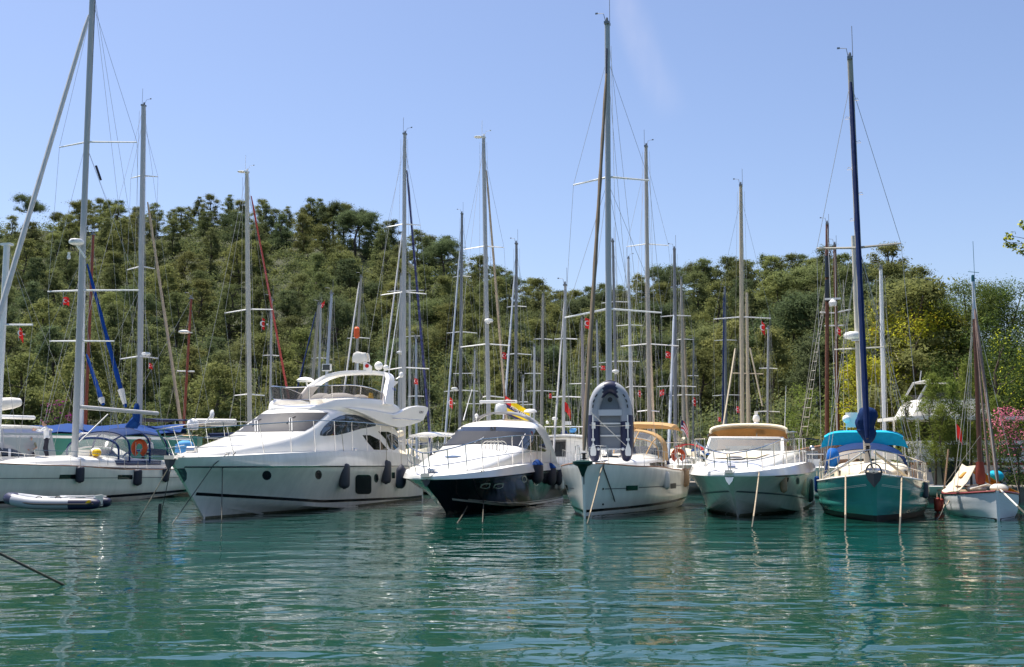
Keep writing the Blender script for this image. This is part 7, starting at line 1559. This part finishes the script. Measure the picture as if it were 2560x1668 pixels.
V, Q = leaves(bl, 260, .18, 62, 1.8, .95); o = bpy.data.objects.new('crown', leafmesh('crown', V, Q, [lfy, lfd], np.random.default_rng(6).choice([0, 1], len(Q)))); C.objects.link(o); o.parent = bt
# =========================================================== water
wm = bpy.data.materials.new('harbour_water'); wm.use_nodes = True; nt = wm.node_tree; N = nt.nodes; Lk = nt.links; bs = N['Principled BSDF']
bs.inputs['Base Color'].default_value = (.0047, .043, .033, 1); bs.inputs['Roughness'].default_value = .015; bs.inputs['IOR'].default_value = 1.333; bs.inputs['Specular IOR Level'].default_value = .5
tc = N.new('ShaderNodeTexCoord')
def wave(scale, stretch, detail, dist, rot=0., rough=.5):
    mp = N.new('ShaderNodeMapping'); mp.inputs['Scale'].default_value = stretch; mp.inputs['Rotation'].default_value = (0, 0, R(rot)); Lk.new(tc.outputs['Object'], mp.inputs['Vector'])
    n = N.new('ShaderNodeTexNoise'); n.inputs['Scale'].default_value = scale; n.inputs['Detail'].default_value = detail; n.inputs['Roughness'].default_value = rough; n.inputs['Distortion'].default_value = .6; Lk.new(mp.outputs['Vector'], n.inputs['Vector'])
    m = N.new('ShaderNodeMath'); m.operation = 'MULTIPLY'; m.inputs[1].default_value = dist; Lk.new(n.outputs['Fac'], m.inputs[0]); return m.outputs[0]
hs_ = [wave(.5, (.85, 1.45, 1), 1, .078, 8), wave(1.5, (.75, 1.4, 1), 1.5, .025, -12), wave(6., (.7, 1.3, 1), 2, .0016, 20)]
# patches of calmer and rougher surface
pt = N.new('ShaderNodeTexNoise'); pt.inputs['Scale'].default_value = .09; pt.inputs['Detail'].default_value = 2; Lk.new(tc.outputs['Object'], pt.inputs['Vector'])
pr = N.new('ShaderNodeMapRange'); pr.inputs['From Min'].default_value = .35; pr.inputs['From Max'].default_value = .65; pr.inputs['To Min'].default_value = .55; pr.inputs['To Max'].default_value = 1.25; Lk.new(pt.outputs['Fac'], pr.inputs['Value'])
a1 = N.new('ShaderNodeMath'); a1.operation = 'ADD'; Lk.new(hs_[0], a1.inputs[0]); Lk.new(hs_[1], a1.inputs[1])
a2 = N.new('ShaderNodeMath'); a2.operation = 'ADD'; Lk.new(a1.outputs[0], a2.inputs[0]); Lk.new(hs_[2], a2.inputs[1])
bp = N.new('ShaderNodeBump'); bp.inputs['Distance'].default_value = 1.0; Lk.new(a2.outputs[0], bp.inputs['Height']); Lk.new(pr.outputs['Result'], bp.inputs['Strength']); Lk.new(bp.outputs['Normal'], bs.inputs['Normal'])
wv = MB().grid([[(x, y, 0) for x in (-900, -200, -60, 0, 60, 200, 900)] for y in (-300, -20, 20, 60, 140, 900)]).build('water', wm, smooth=False); tag(wv, 'teal green harbour water', None, None, 'structure')
# =========================================================== light, sky, camera
SUN_EL, SUN_AZ = 68., 308.     # azimuth clockwise from the view direction: behind the boats, to the left
d = Vector((math.sin(R(SUN_AZ)) * math.cos(R(SUN_EL)), math.cos(R(SUN_AZ)) * math.cos(R(SUN_EL)), math.sin(R(SUN_EL))))
sl = bpy.data.lights.new('sun', 'SUN'); sl.energy = 4.9; sl.angle = R(.5); sl.color = (1, .94, .84); so = bpy.data.objects.new('sun', sl); C.objects.link(so)
so.rotation_euler = (-d).to_track_quat('-Z', 'Y').to_euler(); so.location = (0, 0, 80)
w = bpy.data.worlds.new('World'); bpy.context.scene.world = w; w.use_nodes = True; nt = w.node_tree; N = nt.nodes; Lk = nt.links
sk = N.new('ShaderNodeTexSky'); sk.sky_type = 'NISHITA'; sk.sun_disc = False; sk.sun_elevation = R(SUN_EL); sk.sun_rotation = R(SUN_AZ); sk.air_density = 1.0; sk.dust_density = 1.2; sk.ozone_density = 3.0
bgn = N['Background']; bgn.inputs['Strength'].default_value = .091
# a faint wisp of cirrus, placed by direction
g = N.new('ShaderNodeTexCoord')
p0, p1 = ray(1545, -40).normalized(), ray(1665, 260).normalized(); nn = p0.cross(p1).normalized(); mid = ((p0 + p1) / 2).normalized()
def vdot(v):
    m = N.new('ShaderNodeVectorMath'); m.operation = 'DOT_PRODUCT'; m.inputs[1].default_value = v; Lk.new(g.outputs['Generated'], m.inputs[0]); return m.outputs['Value']
def rng_(sock, a, b_, c, d_):
    m = N.new('ShaderNodeMapRange'); m.interpolation_type = 'SMOOTHSTEP'
    for k, v in zip(('From Min', 'From Max', 'To Min', 'To Max'), (a, b_, c, d_)): m.inputs[k].default_value = v
    Lk.new(sock, m.inputs['Value']); return m.outputs['Result']
def mul(a, b_):
    m = N.new('ShaderNodeMath'); m.operation = 'MULTIPLY'; Lk.new(a, m.inputs[0]); Lk.new(b_, m.inputs[1]); return m.outputs[0]
ab = N.new('ShaderNodeMath'); ab.operation = 'ABSOLUTE'; Lk.new(vdot(nn), ab.inputs[0])
nz = N.new('ShaderNodeTexNoise'); nz.inputs['Scale'].default_value = 26; nz.inputs['Detail'].default_value = 5; mp = N.new('ShaderNodeMapping'); mp.inputs['Scale'].default_value = (1, 1, .25); Lk.new(g.outputs['Generated'], mp.inputs['Vector']); Lk.new(mp.outputs['Vector'], nz.inputs['Vector'])
fac = mul(mul(rng_(ab.outputs[0], .0, .022, .20, 0), rng_(vdot(mid), .9972, .9995, 0, 1)), rng_(nz.outputs['Fac'], .3, .7, .3, 1.))
mx = N.new('ShaderNodeMix'); mx.data_type = 'RGBA'; mx.inputs[7].default_value = (6.3, 6.2, 6.3, 1); Lk.new(fac, mx.inputs['Factor']); Lk.new(sk.outputs[0], mx.inputs[6]); mt2 = N.new('ShaderNodeMix'); mt2.data_type = 'RGBA'; mt2.blend_type = 'MULTIPLY'; mt2.inputs['Factor'].default_value = 1; mt2.inputs[7].default_value = (1.0, .955, 1.015, 1); Lk.new(mx.outputs[2], mt2.inputs[6]); Lk.new(mt2.outputs[2], bgn.inputs['Color'])
cd = bpy.data.cameras.new('camera'); cd.sensor_width = 36; cd.lens = 36 * FPX / 2560; cd.clip_end = 3000; cam = bpy.data.objects.new('camera', cd); C.objects.link(cam)
cam.location = CAM; cam.rotation_euler = (R(90) + PITCH, 0, 0)
sc = bpy.context.scene; sc.camera = cam; sc.render.resolution_x, sc.render.resolution_y = 1024, 667
sc.view_settings.view_transform = 'Standard'; sc.view_settings.look = 'None'; sc.view_settings.exposure = .9; sc.view_settings.gamma = 1
sc.cycles.max_bounces = 6; sc.cycles.transparent_max_bounces = 12; sc.cycles.caustics_reflective = False; sc.cycles.caustics_refractive = False; sc.cycles.use_denoising = True
